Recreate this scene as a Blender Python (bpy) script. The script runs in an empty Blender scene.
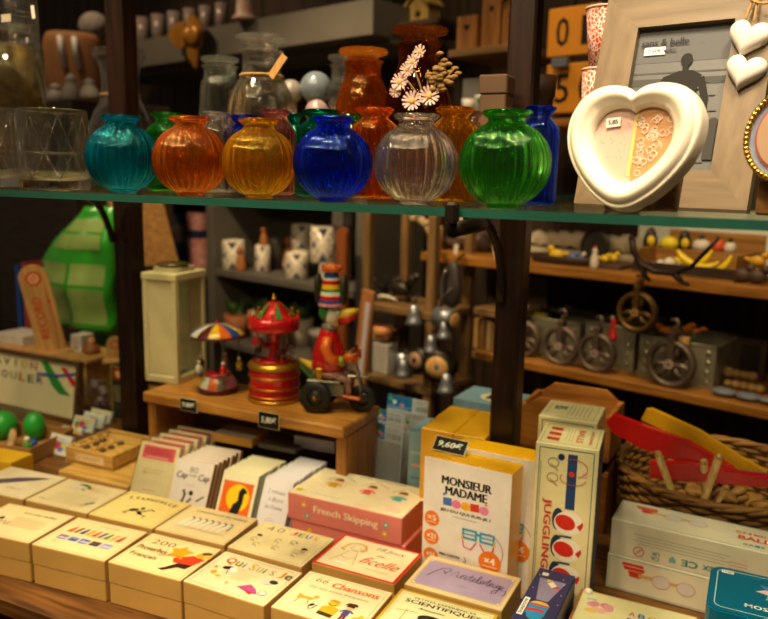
import bpy, bmesh, math, random
from mathutils import Vector, Matrix
random.seed(11)
PI = math.pi
S = bpy.context.scene
COL = S.collection
rad = math.radians

# ------------------------------------------------------------------ camera model (measured from the vanishing points)
FPX, CX, CY = 758.0, 384.0, 309.5
EYE = Vector((0, 0, 1.4))
_x = -Vector((-1622, -169.5, FPX)).normalized()
_y = Vector((367.5, -126.5, FPX)); _y = (_y - _x * _x.dot(_y)).normalized()
_z = _x.cross(_y)
if _z.y > 0: _z = -_z
ROT = Matrix((_x, _y, _z))                      # world = ROT @ (right, down, forward)
cd = bpy.data.cameras.new('camera'); cam = bpy.data.objects.new('camera', cd); COL.objects.link(cam)
r, d, f = ROT.col[0], ROT.col[1], ROT.col[2]
cam.matrix_world = Matrix(((r.x, -d.x, -f.x, EYE.x), (r.y, -d.y, -f.y, EYE.y), (r.z, -d.z, -f.z, EYE.z), (0, 0, 0, 1)))
cd.sensor_width = 36.0; cd.lens = FPX / 768 * 36; cd.clip_start = .02
cd.dof.use_dof = True; cd.dof.focus_distance = .90; cd.dof.aperture_fstop = 4.5; cd.dof.aperture_blades = 0
S.camera = cam

WA = rad(16)
U = Vector((math.cos(WA), -math.sin(WA), 0)); V = Vector((math.sin(WA), math.cos(WA), 0))
def ray(px, py): return ROT @ Vector((px - CX, py - CY, FPX))
def onz(px, py, z):
    q = ray(px, py); return EYE + q * ((z - EYE.z) / q.z)
def ony(px, py, y):
    q = ray(px, py); return EYE + q * (y / q.y)
def onv(px, py, v=2.0):
    q = ray(px, py); return EYE + q * (v / q.dot(V))
def dep(p): return (Vector(p) - EYE).dot(f)
def siz(n, p): return n * dep(p) / FPX          # how many metres n pixels are at the distance of p

# ------------------------------------------------------------------ materials
def lin(h):
    h = h.lstrip('#'); c = [int(h[i:i+2], 16) / 255 for i in (0, 2, 4)]
    return tuple(x / 12.92 if x <= .04045 else ((x + .055) / 1.055) ** 2.4 for x in c) + (1,)
MATS = {}
def new_mat(name):
    m = bpy.data.materials.new(name); m.use_nodes = True
    nt = m.node_tree; b = nt.nodes['Principled BSDF']
    MATS[name] = m
    return m, nt, b
def mat(name, col='#888888', rough=.5, metal=0., noise=0., scale=30., stretch=(1, 1, 1), bump=0., spec=.5, col2=None, coat=0.):
    if name in MATS: return MATS[name]
    m, nt, b = new_mat(name)
    b.inputs['Base Color'].default_value = lin(col); b.inputs['Roughness'].default_value = rough
    b.inputs['Metallic'].default_value = metal; b.inputs['Specular IOR Level'].default_value = spec
    b.inputs['Coat Weight'].default_value = coat; b.inputs['Coat Roughness'].default_value = .1
    if noise or bump or col2:
        tc = nt.nodes.new('ShaderNodeTexCoord'); mp = nt.nodes.new('ShaderNodeMapping'); mp.inputs['Scale'].default_value = stretch
        nz = nt.nodes.new('ShaderNodeTexNoise'); nz.inputs['Scale'].default_value = scale; nz.inputs['Detail'].default_value = 5
        nt.links.new(tc.outputs['Object'], mp.inputs[0]); nt.links.new(mp.outputs[0], nz.inputs['Vector'])
        if noise or col2:
            rp = nt.nodes.new('ShaderNodeValToRGB'); c = lin(col)
            c2 = lin(col2) if col2 else tuple(x * (1 - noise) for x in c[:3]) + (1,)
            rp.color_ramp.elements[0].position = .35; rp.color_ramp.elements[1].position = .65
            rp.color_ramp.elements[0].color = c2; rp.color_ramp.elements[1].color = c
            nt.links.new(nz.outputs['Fac'], rp.inputs[0]); nt.links.new(rp.outputs[0], b.inputs['Base Color'])
        if bump:
            bp = nt.nodes.new('ShaderNodeBump'); bp.inputs['Strength'].default_value = bump; bp.inputs['Distance'].default_value = .002
            nt.links.new(nz.outputs['Fac'], bp.inputs['Height']); nt.links.new(bp.outputs[0], b.inputs['Normal'])
    return m
def wood(name, c1, c2, axis=0, rough=.5, scale=14.):
    st = [6, 6, 6]; st[axis] = .5
    return mat(name, c1, rough, 0, 0, scale, tuple(st), .25, .4, c2)
def ink(h): return mat('ink_' + h.lstrip('#'), h, .55, spec=.2)
def ink_soft(h): return mat('paper_' + h.lstrip('#'), h, .6, noise=.06, scale=60)
def glass(name, h, clear=.4, glow=.08, rough=.02, ior=1.45):
    """coloured glass: part refracting, part plainly transparent, a trace of scattering"""
    if name in MATS: return MATS[name]
    m, nt, b = new_mat(name); nt.nodes.remove(b); out = nt.nodes['Material Output']; c = lin(h)
    g = nt.nodes.new('ShaderNodeBsdfGlass'); g.inputs['Color'].default_value = c; g.inputs['Roughness'].default_value = rough; g.inputs['IOR'].default_value = ior
    t = nt.nodes.new('ShaderNodeBsdfTransparent'); t.inputs['Color'].default_value = c
    l = nt.nodes.new('ShaderNodeBsdfTranslucent'); l.inputs['Color'].default_value = c
    soft = tuple(x ** .3 for x in c[:3]) + (1,)                     # four walls are crossed: each takes a part of the tint
    g.inputs['Color'].default_value = soft; t.inputs['Color'].default_value = soft
    m1 = nt.nodes.new('ShaderNodeMixShader'); m1.inputs[0].default_value = clear
    m2 = nt.nodes.new('ShaderNodeMixShader'); m2.inputs[0].default_value = glow
    nt.links.new(g.outputs[0], m1.inputs[1]); nt.links.new(t.outputs[0], m1.inputs[2])
    nt.links.new(m1.outputs[0], m2.inputs[1]); nt.links.new(l.outputs[0], m2.inputs[2]); nt.links.new(m2.outputs[0], out.inputs[0])
    return m

# ------------------------------------------------------------------ mesh builder
class MB:
    def __init__(s, M=None): s.v = []; s.f = []; s.mi = []; s.sm = []; s.mats = []; s.M = M or Matrix()
    def mx(s, m):
        if m not in s.mats: s.mats.append(m)
        return s.mats.index(m)
    def add(s, vs, fs, m, smooth=False, M=None):
        k = len(s.v); i = s.mx(m); T = s.M @ M if M else s.M
        s.v += [tuple(T @ Vector(p)) for p in vs]
        for q in fs: s.f.append(tuple(k + a for a in q)); s.mi.append(i); s.sm.append(smooth)
    def box(s, c, size, m, b=0., M=None, top=1.):
        """a box about c with chamfer b; top scales its upper face"""
        hx, hy, hz = (x / 2 for x in size); b = min(b, hx * .9, hy * .9, hz * .9); vs = []; fs = []
        T = Matrix.Translation(Vector(c)) @ (M or Matrix())
        if b <= 0:
            vs = [(x * hx * (top if z > 0 else 1), y * hy * (top if z > 0 else 1), z * hz) for z in (-1, 1) for y in (-1, 1) for x in (-1, 1)]
            fs = [(0, 2, 3, 1), (4, 5, 7, 6), (0, 1, 5, 4), (2, 6, 7, 3), (0, 4, 6, 2), (1, 3, 7, 5)]
        else:
            ix = {}
            for sx in (-1, 1):
                for sy in (-1, 1):
                    for sz in (-1, 1):
                        t = top if sz > 0 else 1
                        for a in range(3):
                            p = [sx * (hx * t - b), sy * (hy * t - b), sz * (hz - b)]; p[a] += (sx, sy, sz)[a] * b
                            ix[sx, sy, sz, a] = len(vs); vs.append(tuple(p))
                        fs.append(tuple(ix[sx, sy, sz, a] for a in range(3)))
            for a in range(3):
                o = [k for k in range(3) if k != a]
                for sg in (-1, 1):
                    def key(p, q):
                        k = [0, 0, 0]; k[a] = sg; k[o[0]] = p; k[o[1]] = q; return tuple(k)
                    fs.append(tuple(ix[key(p, q) + (a,)] for p, q in ((-1, -1), (1, -1), (1, 1), (-1, 1))))
                for p in (-1, 1):
                    for q in (-1, 1):
                        k0 = [0, 0, 0]; k0[o[0]] = p; k0[o[1]] = q; k1 = list(k0); k0[a] = -1; k1[a] = 1
                        fs.append((ix[tuple(k0) + (o[0],)], ix[tuple(k1) + (o[0],)], ix[tuple(k1) + (o[1],)], ix[tuple(k0) + (o[1],)]))
        s.add(vs, fs, m, False, T)
    def lathe(s, prof, m, seg=32, c=(0, 0, 0), ribs=0, amp=0., swirl=0., smooth=True, M=None, sq=None):
        """prof: (radius, height[, rib weight]); closed at r = 0"""
        vs = []; fs = []; rings = []
        for p in prof:
            w = p[2] if len(p) > 2 else 0
            if p[0] <= 1e-7: rings.append([len(vs)]); vs.append((0, 0, p[1])); continue
            ids = []
            for k in range(seg):
                a = 2 * PI * k / seg; q = p[0] * (1 + (amp * w * (2 * abs(math.cos(ribs * a / 2)) ** .7 - 1) if ribs else 0)); aa = a + swirl * p[1]
                ids.append(len(vs)); vs.append((q * math.cos(aa) * (sq[0] if sq else 1), q * math.sin(aa) * (sq[1] if sq else 1), p[1]))
            rings.append(ids)
        for A, B in zip(rings, rings[1:]):
            if len(A) == 1 and len(B) == 1: continue
            for k in range(seg):
                j = (k + 1) % seg
                if len(A) == 1: fs.append((A[0], B[j], B[k]))
                elif len(B) == 1: fs.append((A[k], A[j], B[0]))
                else: fs.append((A[k], A[j], B[j], B[k]))
        s.add(vs, fs, m, smooth, Matrix.Translation(Vector(c)) @ (M or Matrix()))
    def cyl(s, p0, p1, r0, m, r1=None, seg=16, smooth=True):
        p0, p1 = Vector(p0), Vector(p1); q = p1 - p0; L = q.length; r1 = r0 if r1 is None else r1
        Q = q.to_track_quat('Z', 'Y').to_matrix().to_4x4()
        s.lathe([(0, 0), (r0, 0), (r0, 0), (r1, L), (r1, L), (0, L)], m, seg, p0, smooth=smooth, M=Q)
    def sph(s, c, r, m, sc=(1, 1, 1), seg=16, M=None):
        n = max(6, seg // 2)
        pr = [(math.sin(PI * i / n) * r * (0 if i in (0, n) else 1), -math.cos(PI * i / n) * r) for i in range(n + 1)]
        s.lathe(pr, m, seg, c, M=(M or Matrix()) @ Matrix.Diagonal((sc[0], sc[1], sc[2], 1)))
    def tube(s, pts, r, m, seg=8, closed=False, flat=1.):
        pts = [Vector(p) for p in pts]; n = len(pts); vs = []; fs = []; up = None
        for i, p in enumerate(pts):
            if closed: t = pts[(i + 1) % n] - pts[i - 1]
            else: t = pts[min(i + 1, n - 1)] - pts[max(i - 1, 0)]
            t = t.normalized() if t.length > 0 else Vector((0, 0, 1))
            if up is None: up = Vector((0, 0, 1)) if abs(t.z) < .9 else Vector((1, 0, 0))
            a = up - t * up.dot(t)
            a = a.normalized() if a.length > 1e-6 else t.orthogonal().normalized()
            up = a; b = t.cross(a); q = r[i] if isinstance(r, (list, tuple)) else r
            vs += [tuple(p + (a * math.cos(2 * PI * k / seg) + b * math.sin(2 * PI * k / seg) * flat) * q) for k in range(seg)]
        for i in range(n if closed else n - 1):
            for k in range(seg):
                j = (k + 1) % seg; A = i * seg; B = ((i + 1) % n) * seg; fs.append((A + k, A + j, B + j, B + k))
        if not closed: fs += [tuple(range(seg)), tuple((n - 1) * seg + k for k in range(seg))]
        s.add(vs, fs, m, seg > 5)
    def prism(s, out, z0, z1, m, M=None, smooth=False):
        n = len(out); vs = [(x, y, z0) for x, y in out] + [(x, y, z1) for x, y in out]
        fs = [tuple(range(n)), tuple(range(n, 2 * n))] + [(i, (i + 1) % n, n + (i + 1) % n, n + i) for i in range(n)]
        s.add(vs, fs, m, smooth, M)
    def build(s, name, parent=None, loc=None, rz=0.):
        me = bpy.data.meshes.new(name); me.from_pydata(s.v, [], s.f)
        for m in s.mats: me.materials.append(m)
        me.polygons.foreach_set('material_index', s.mi); me.polygons.foreach_set('use_smooth', s.sm)
        bm = bmesh.new(); bm.from_mesh(me); bmesh.ops.recalc_face_normals(bm, faces=bm.faces); bm.to_mesh(me); bm.free()
        o = bpy.data.objects.new(name, me); COL.objects.link(o)
        if parent: o.parent = parent
        if loc is not None: o.location = loc
        if rz: o.rotation_euler.z = rz
        return o
def tag(o, label, cat, group=None, kind=None):
    if label: o['label'] = label
    if cat: o['category'] = cat
    if group: o['group'] = group
    if kind: o['kind'] = kind
    return o
def thing(name, label, cat, loc, rz=0., group=None, rx=0., ry=0.):
    o = bpy.data.objects.new(name, None); COL.objects.link(o); o.empty_display_size = .02
    o.location = loc; o.rotation_euler = (rx, ry, rz); return tag(o, label, cat, group)
KIDS = {}
def copy_tree(o, label=None, loc=None, rz=None, group=None, parent=None):
    c = o.copy(); COL.objects.link(c)
    if parent: c.parent = parent; c.matrix_parent_inverse = o.matrix_parent_inverse.copy()
    if label: c['label'] = label
    if group: c['group'] = group
    if loc is not None: c.location = loc
    if rz is not None: c.rotation_euler.z = rz
    for ch in [x for x in bpy.data.objects if x.parent == o]: copy_tree(ch, parent=c)
    return c
def FX(p, yaw=0): return Matrix.Translation(Vector(p)) @ Matrix.Rotation(yaw, 4, 'Z')
def RX(a): return Matrix.Rotation(a, 4, 'X')
def RY(a): return Matrix.Rotation(a, 4, 'Y')
def RZ(a): return Matrix.Rotation(a, 4, 'Z')
def TR(x, y, z): return Matrix.Translation((x, y, z))

# ------------------------------------------------------------------ printing on faces
TXT = {}
def text_geo(t, bold=0., shear=0., space=1.):
    k = (t, bold, shear, space)
    if k not in TXT:
        cu = bpy.data.curves.new('lettering', 'FONT'); cu.body = t; cu.size = 1; cu.offset = bold; cu.shear = shear; cu.space_character = space; cu.resolution_u = 2
        o = bpy.data.objects.new('lettering', cu); me = bpy.data.meshes.new_from_object(o)
        vs = [(v.co.x, v.co.y) for v in me.vertices]; fs = [tuple(p.vertices) for p in me.polygons]
        bpy.data.objects.remove(o); bpy.data.curves.remove(cu); bpy.data.meshes.remove(me)
        x0, x1 = min(a for a, b in vs), max(a for a, b in vs); y0, y1 = min(b for a, b in vs), max(b for a, b in vs)
        TXT[k] = ([((a - (x0 + x1) / 2) / max(x1 - x0, 1e-6), (b - (y0 + y1) / 2) / max(y1 - y0, 1e-6)) for a, b in vs], fs)
    return TXT[k]
class Art:
    """print on a face: origin O, axes ux, uy, units of 1 mm, each mark a hair above the one before"""
    def __init__(s, mb, O, ux=(1, 0, 0), uy=(0, 1, 0), unit=.001):
        s.b = mb; s.O = Vector(O); s.x = Vector(ux).normalized(); s.y = Vector(uy).normalized(); s.n = s.x.cross(s.y); s.l = .00025; s.u = unit
    def put(s, pts, fs, h):
        s.b.add([tuple(s.O + s.x * (a * s.u) + s.y * (b * s.u) + s.n * s.l) for a, b in pts], fs, h if not isinstance(h, str) else ink(h)); s.l += .00003
    def poly(s, pts, h): s.put(pts, [tuple(range(len(pts)))], h)
    def rect(s, x, y, w, h, c, rot=0.):
        a, b = math.cos(rot), math.sin(rot)
        s.poly([(x + a * p - b * q, y + b * p + a * q) for p, q in ((-w/2, -h/2), (w/2, -h/2), (w/2, h/2), (-w/2, h/2))], c)
    def disc(s, x, y, rx, c, ry=None, rot=0., n=20):
        ry = rx if ry is None else ry; a, b = math.cos(rot), math.sin(rot)
        s.poly([(x + a * rx * math.cos(t) - b * ry * math.sin(t), y + b * rx * math.cos(t) + a * ry * math.sin(t)) for t in (2 * PI * k / n for k in range(n))], c)
    def arc(s, x, y, r, w, c, a0=0., a1=360., ry=None, n=24):
        s.line([(x + r * math.cos(rad(a0 + (a1 - a0) * k / n)), y + (ry or r) * math.sin(rad(a0 + (a1 - a0) * k / n))) for k in range(n + 1)], w, c)
    def line(s, pts, w, c):
        pts = [Vector(p) for p in pts]; L = []; n = len(pts)
        for i, p in enumerate(pts):
            t = pts[min(i + 1, n - 1)] - pts[max(i - 1, 0)]
            t = t.normalized() if t.length > 0 else Vector((1, 0)); q = Vector((-t.y, t.x)) * (w / 2); L += [tuple(p + q), tuple(p - q)]
        s.put(L, [(2 * i, 2 * i + 1, 2 * i + 3, 2 * i + 2) for i in range(n - 1)], c)
    def frame(s, x0, y0, x1, y1, w, c):
        s.put([(x0, y0), (x1, y0), (x1, y1), (x0, y1), (x0 + w, y0 + w), (x1 - w, y0 + w), (x1 - w, y1 - w), (x0 + w, y1 - w)], [(0, 1, 5, 4), (1, 2, 6, 5), (2, 3, 7, 6), (3, 0, 4, 7)], c)
    def text(s, t, x, y, w, h, c, rot=0., bold=0., shear=0., space=1.):
        vs, fs = text_geo(t, min(bold, .008), shear, space); a, b = math.cos(rot), math.sin(rot)
        e = min(.45, h * .035) if bold >= 0 else .15                   # printed twice, a hair apart, for heavier strokes
        for k in (-e, e): s.put([(x + a * (p * w + k) - b * q * h, y + b * (p * w + k) + a * q * h) for p, q in vs], fs, c)
    def scribble(s, x, y, w, h, n, c, lw=.8):
        """n rows of small print too small to read"""
        for i in range(n):
            yy = y + h / 2 - h * (i + .5) / n; ww = w * random.uniform(.75, 1)
            s.rect(x - (w - ww) / 2, yy, ww, lw, c)
    def star(s, x, y, r, c, n=5, k=.5, rot=0.):
        s.poly([(x + (r if i % 2 == 0 else r * k) * math.cos(rot + PI * i / n), y + (r if i % 2 == 0 else r * k) * math.sin(rot + PI * i / n)) for i in range(2 * n)], c)
    def doll(s, x, y, h, skin, top, bottom, hair):
        s.poly([(x - .11*h, y), (x - .02*h, y), (x, y + .3*h), (x + .03*h, y), (x + .12*h, y), (x + .1*h, y + .4*h), (x - .1*h, y + .4*h)], bottom)
        s.poly([(x - .14*h, y + .32*h), (x + .14*h, y + .32*h), (x + .11*h, y + .66*h), (x - .11*h, y + .66*h)], top)
        s.line([(x - .11*h, y + .62*h), (x - .24*h, y + .45*h)], .07*h, top); s.line([(x + .11*h, y + .62*h), (x + .25*h, y + .5*h)], .07*h, top)
        s.disc(x, y + .8*h, .15*h, skin); s.poly([(x - .16*h, y + .82*h), (x + .16*h, y + .82*h), (x + .12*h, y + .97*h), (x, y + 1.02*h), (x - .12*h, y + .97*h)], hair)
# ------------------------------------------------------------------ shelf stand and glass shelf
SH = 1.37
DARK = wood('stand_wood', '#2c170c', '#140a05', 2, .35)
IRON = mat('forged_iron', '#2a1c14', .45, .6, .3, 40)
POST_Y, POST_YL = 1.215, 1.315                                     # right and left post
PL = ony(127.6, 203, POST_YL); PR = ony(516.7, 206, POST_Y); PW = .0445; PWL = .0495
TZ = .73                                                          # table top
st = thing('shelf_stand', 'dark brown wooden stand with forged iron brackets under the glass shelf', 'shelf stand', (PL.x, POST_Y, TZ))
for px, py_, w_ in ((PL.x, POST_YL, PWL), (PR.x, POST_Y, PW)):
    m = MB(); m.box((px - PL.x, py_ - POST_Y, .75), (w_, w_, 1.5), DARK, .004); m.build('post', st)
def bracket(pts, r=.006):
    m = MB(); m.tube([Vector(p) - Vector((PL.x, POST_Y, TZ)) for p in pts], r, IRON, 8); return m
zb = SH - .0182
def arc3(a, b, c, n=12):
    a, b, c = Vector(a), Vector(b), Vector(c)
    return [a * (1 - t) ** 2 + b * 2 * t * (1 - t) + c * t * t for t in (k / n for k in range(n + 1))]
q = ony(80, 203, .95); bracket(arc3((PL.x - .02, POST_YL - .030, 1.24), (PL.x - .02, POST_YL - .06, zb - .005), (q.x, .95, zb)), .007).build('bracket', st)
q = ony(158, 205, 1.0); bracket(arc3((PL.x + .02, POST_YL - .030, 1.24), (PL.x + .02, POST_YL - .06, zb - .01), (q.x, 1.0, zb)), .006).build('bracket', st)
bracket(arc3((PR.x - .01, POST_Y - .028, 1.20), (PR.x - .012, POST_Y - .03, zb - .01), (PR.x - .03, POST_Y - .16, zb - .004)), .007).build('bracket', st)
q = ony(453.5, 214, .70)
m = bracket([(PR.x - .03, POST_Y - .16, zb - .002), ((PR.x + q.x) / 2 - .02, .92, zb - .002), (q.x - .004, .80, zb - .003), (q.x, .70, zb - .003)], .008)
m.box((q.x - PL.x, .6958 - POST_Y, SH - .0045 - TZ), (.0125, .012, .021), IRON, .003)
m.build('bracket_clip', st)

GE = mat('glass_edge', '#1d5042', .12, 0, .25, 12, spec=.6, coat=.4)
sh = MB()
X0, X1, YF, YB = -1.75, .42, .703, 1.54
out = [(X0, YF), (X1, YF), (X1, YB)]
for px, py_, hw in ((PR.x, POST_Y, PW / 2 + .003), (PL.x, POST_YL, PWL / 2 + .003)): out += [(px + hw, YB), (px + hw, py_ - hw), (px - hw, py_ - hw), (px - hw, YB)]
out += [(X0, YB)]
GS = glass('shelf_glass', '#d9efe4', .75, .0, .0)
n = len(out); z0, z1 = SH - .0088, SH
sh.add([(x, y, z0) for x, y in out] + [(x, y, z1) for x, y in out], [tuple(range(n)), tuple(range(n, 2 * n))], GS)
sh.add([(x, y, z0) for x, y in out] + [(x, y, z1) for x, y in out], [(i, (i + 1) % n, n + (i + 1) % n, n + i) for i in range(n)], GE)
tag(sh.build('glass_shelf'), 'long clear glass shelf with green edge carrying the coloured vases', 'shelf')

# ------------------------------------------------------------------ glass vessels
def vessel(m, outer, t, g, seg=64, ribs=0, amp=0., swirl=0., base=None):
    """outer wall from the foot to the lip, then the inner wall back down"""
    base = base or t * 1.6
    inner = [(max(p[0] - t, .0004), max(p[1], outer[0][1] + base)) for p in outer if p[1] > outer[0][1] + base * .8]
    inner = [p for p in inner]
    m.lathe([(0, outer[0][1])] + outer + inner[::-1] + [(0, outer[0][1] + base)], g, seg, ribs=ribs, amp=amp, swirl=swirl)
def spline(ps, n=5):
    """Catmull-Rom through (r, z[, w]) points"""
    P = [tuple(p) + ((0,) if len(p) < 3 else ()) for p in ps]; out = []
    for i in range(len(P) - 1):
        a, b, c, e = P[max(i - 1, 0)], P[i], P[i + 1], P[min(i + 2, len(P) - 1)]
        for k in range(n):
            t = k / n; out.append(tuple(.5 * (2*b[j] + (c[j] - a[j]) * t + (2*a[j] - 5*b[j] + 4*c[j] - e[j]) * t*t + (3*b[j] - a[j] - 3*c[j] + e[j]) * t**3) for j in range(3)))
    return out + [P[-1]]
def vase(label, px, py_mid, Y, R, H, col, group, ball=True, clear=.06, glow=.08, cat='vase'):
    p = ony(px, py_mid, Y); t = thing('ball_vase' if ball else 'bottle_vase', label, cat, (p.x, Y, SH + .0003), random.uniform(0, 1), group)
    g = glass('glass_' + col.lstrip('#'), col, clear, glow)
    m = MB()
    if ball:
        zc = H * .455
        body = [(R * .38, 0)] + [(R * math.cos(a), zc + zc * math.sin(a), min(1, math.cos(a) * 1.3)) for a in [rad(x) for x in range(-70, 66, 7)]]
        prof = body + spline([(R * .425, H * .875, .2), (R * .41, H * .895), (R * .425, H * .92), (R * .50, H * .942), (R * .525, H * .966), (R * .50, H * .99), (R * .44, H)], 3)
        vessel(m, prof, R * .07, g, 224, 28, .03, 0, .004)
    else:
        prof = spline([(R * .8, 0), (R * .97, .003, .5), (R, .01, 1), (R, H * .35, 1), (R, H * .72, 1), (R * .93, H * .79, 1), (R * .7, H * .85, .5), (R * .56, H * .885), (R * .56, H * .91), (R * .7, H * .945), (R * .74, H * .97), (R * .66, H)], 4)
        vessel(m, prof, R * .08, g, 160, 20, .022, 0, .004)
    m.build('vase_body', t)
    lip = MB(); rl = R * (.525 if ball else .74); lip.tube([(rl * .96 * math.cos(a), rl * .96 * math.sin(a), H * .975) for a in [2 * PI * k / 40 for k in range(40)]], .0022, g, 8, True); lip.build('vase_lip', t)
    return t
BV = 'ribbed ball vases along the front of the glass shelf'
def ball(label, cx, bot, wpx, Y, col, **k):
    p = ony(cx, bot, Y); R = siz(wpx, (p.x, Y, SH)) / 2
    return vase(label, cx, bot - 20, Y, R, R * 2.13, col, BV, **k)
ball('turquoise ribbed glass ball vase beside the clear tumbler', 123, 194, 70, .762, '#12b6cc')
ball('burnt orange ribbed glass ball vase between turquoise and yellow ones', 190.5, 198, 72, .745, '#f8a034')
ball('golden yellow ribbed glass ball vase left of the cobalt blue one', 259, 200, 72.5, .748, '#f6c824')
ball('cobalt blue ribbed glass ball vase in the middle of the row', 332.5, 203, 77, .745, '#2454ee')
ball('colourless ribbed glass ball vase between cobalt blue and green ones', 415, 205.5, 82, .748, '#f4f0ea', clear=.05, glow=.02)
ball('grass green ribbed glass ball vase nearest the right post', 503.5, 209, 89, .742, '#58c04c')
BB = 'ribbed bottle vases behind the ball vases'
def bottle(label, cx, top, wpx, Y, col, H=None, **k):
    p = ony(cx, top, Y); R = siz(wpx, p) / 2; H = p.z - SH
    return vase(label, cx, (top + 200) / 2, Y, R, H, col, BB, False, **k)
bottle('cobalt blue tall ribbed bottle vase behind the green ball vase', 538.5, 106.5, 39, .852, '#3058e4')
bottle('pale green ribbed bottle vase behind the turquoise and orange ball vases', 168.5, 113, 42, .86, '#46b84e')
bottle('colourless ribbed bottle vase behind the orange and yellow ball vases', 215.5, 112.5, 40, .90, '#eeeae4', glow=.02)
bottle('blue ribbed bottle vase peeking out behind the yellow ball vase', 245, 115.5, 36, .955, '#2a50d8')
bottle('yellow ribbed bottle vase almost hidden behind the orange ball vase', 193, 116, 28, .985, '#e8b020')
bottle('smoky pink ribbed bottle vase between yellow and blue ball vases', 275, 110, 39, .88, '#d99a98')
bottle('sea green ribbed bottle vase close behind the blue ball vase', 321, 110, 48, .86, '#0f9a80')
bottle('small teal ribbed bottle vase behind the pink one', 294, 113.5, 20, 1.0, '#1c9a8c')
bottle('light green ribbed bottle vase behind the sea green one', 350, 114, 24, .93, '#7cc850')
bottle('orange ribbed bottle vase between blue and colourless ball vases', 374.5, 108, 49, .87, '#f69a30')
bottle('amber yellow ribbed bottle vase between colourless and green ball vases', 453.5, 107.5, 50, .87, '#ecb41c')
bottle('pale pink ribbed bottle vase behind the amber yellow one', 471, 111.5, 26, .99, '#d8b8ac')

# tumblers with pressed zigzag pattern at the left end
def tumbler(label, x0, x1, top, bot, Y):
    cx = (x0 + x1) / 2; p = ony(cx, bot, Y); R = siz(x1 - x0, p) / 2; H = ony(cx, top, Y).z - SH
    t = thing('glass_tumbler', label, 'glass tumbler', (p.x, Y, SH + .0003), .2, 'clear tumblers at the end of the glass shelf')
    g = glass('glass_clear', '#eef0ec', .25, .0); m = MB()
    prof = [(R * .95, 0), (R, .003), (R, .014)] + [(R, H * k / 8) for k in range(2, 8)] + [(R * 1.0, H * .97), (R * .99, H)]
    vessel(m, prof, R * .06, g, 48, base=.012); m.build('tumbler_body', t)
    w = MB()
    for k in range(8):
        a0 = 2 * PI * k / 8; a1 = a0 + 2 * PI / 16; a2 = a0 + 2 * PI / 8
        w.tube([(R * 1.01 * math.cos(a), R * 1.01 * math.sin(a), z) for a, z in ((a0, H * .9), ((a0 + a1) / 2, H * .68), (a1, H * .46), ((a1 + a2) / 2, H * .68), (a2, H * .9))], .0011, g, 6)
        w.tube([(R * 1.01 * math.cos(a), R * 1.01 * math.sin(a), z) for a, z in ((a0, H * .14), (a1, H * .46), (a2, H * .14))], .0011, g, 6)
    w.tube([(R * 1.01 * math.cos(2*PI*k/48), R * 1.01 * math.sin(2*PI*k/48), H * .46) for k in range(48)], .0009, g, 6, True)
    w.build('pressed_pattern', t)
tumbler('clear cut glass tumbler right beside the turquoise ball vase', 23, 89, 110, 191, .775)
tumbler('clear cut glass tumbler cut off by the left picture edge', -52, 18, 108, 190, .785)

# ------------------------------------------------------------------ apothecary jars
def apothecary(label, cx, bot_y, Y, disc, disc_y, neck, shoulder_y, body, col, clear=.45, glow=.06, stopper=True, twine=None):
    """cx and widths as seen, bottom stands on the shelf"""
    p = ony(cx, disc_y, Y); s = dep(p) / FPX; H = p.z - SH; zs = ony(cx, shoulder_y, Y).z - SH
    rd, rn, rb = disc * s / 2, neck * s / 2, body * s / 2
    t = thing('apothecary_jar', label, 'glass jar', (p.x, Y, SH + .0003), 0, 'stoppered apothecary jars behind the vases')
    g = glass('glass_' + col.lstrip('#'), col, clear, glow)
    m = MB()
    prof = spline([(rb * .9, 0), (rb * .98, .004), (rb, .015), (rb, zs * .55), (rb * .9, zs * .82), (rn * 1.2, zs * .98), (rn, zs * 1.05), (rn * .98, zs + (H - zs) * .55), (rn * 1.12, zs + (H - zs) * .66)], 4)
    vessel(m, prof, .0025, g, 48, base=.006); m.build('jar_body', t)
    k = MB()
    zt = zs + (H - zs) * .67
    k.lathe(spline([(0, zt - .02), (rn * .7, zt - .018), (rn * .8, zt + .002), (rn * .9, H * .985 - .006)], 3) + [(rd * .96, H - .006), (rd, H - .003), (rd * .97, H), (rd * .5, H + .001), (0, H + .001)], g, 48)
    k.build('stopper', t)
    if twine:
        w = MB(); w.tube([(rn * 1.06 * math.cos(2*PI*i/32), rn * 1.06 * math.sin(2*PI*i/32), zs * 1.03) for i in range(32)], .0022, twine, 6, True)
        w.build('twine', t)
    return t, p, (rd, rn, rb, zs, H)
TW = mat('twine', '#b08a4c', .9, noise=.3, scale=90)
WT = wood('pale_wood', '#c59a5c', '#a67a40', 2)
ja, p, dm = apothecary('clear apothecary jar with twine and wooden tag round its neck', 261.5, 118, 1.05, 52, 37, 40, 80, 72, '#eeeee6', .55, .02, twine=TW)
m = MB(); m.prism([(-.006, -.02), (.006, -.02), (.006, .02), (-.006, .02)], -.0015, .0015, WT, TR(dm[1] + .012, -.02, dm[3] + .016) @ RY(rad(40)) @ RX(PI / 2)); m.build('wooden_tag', ja)
apothecary('small clear lidded jar left of the big clear jar', 220, 118, 1.09, 38, 58, 33, 84, 46, '#e4ece2', .55, .02)
apothecary('orange amber apothecary jar behind the orange bottle vase', 363.5, 118, 1.0, 50, 50, 37, 84, 60, '#d68a34', .4, .12)
apothecary('clear apothecary jar half hidden left of the amber one', 343, 118, 1.14, 30, 56, 24, 84, 30, '#e8ece6', .6, .02)
jd, p, dm = apothecary('dark brown apothecary jar with a dried flower bunch tied on', 420, 118, 1.0, 57, 29, 42, 74, 72, '#96501e', .4, .08)
FL = mat('dried_petal', '#d9b8b0', .8, noise=.15); FC = mat('dried_centre', '#c9a05a', .9); ST = mat('dried_stem', '#8a6a38', .9, noise=.3)
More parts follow.
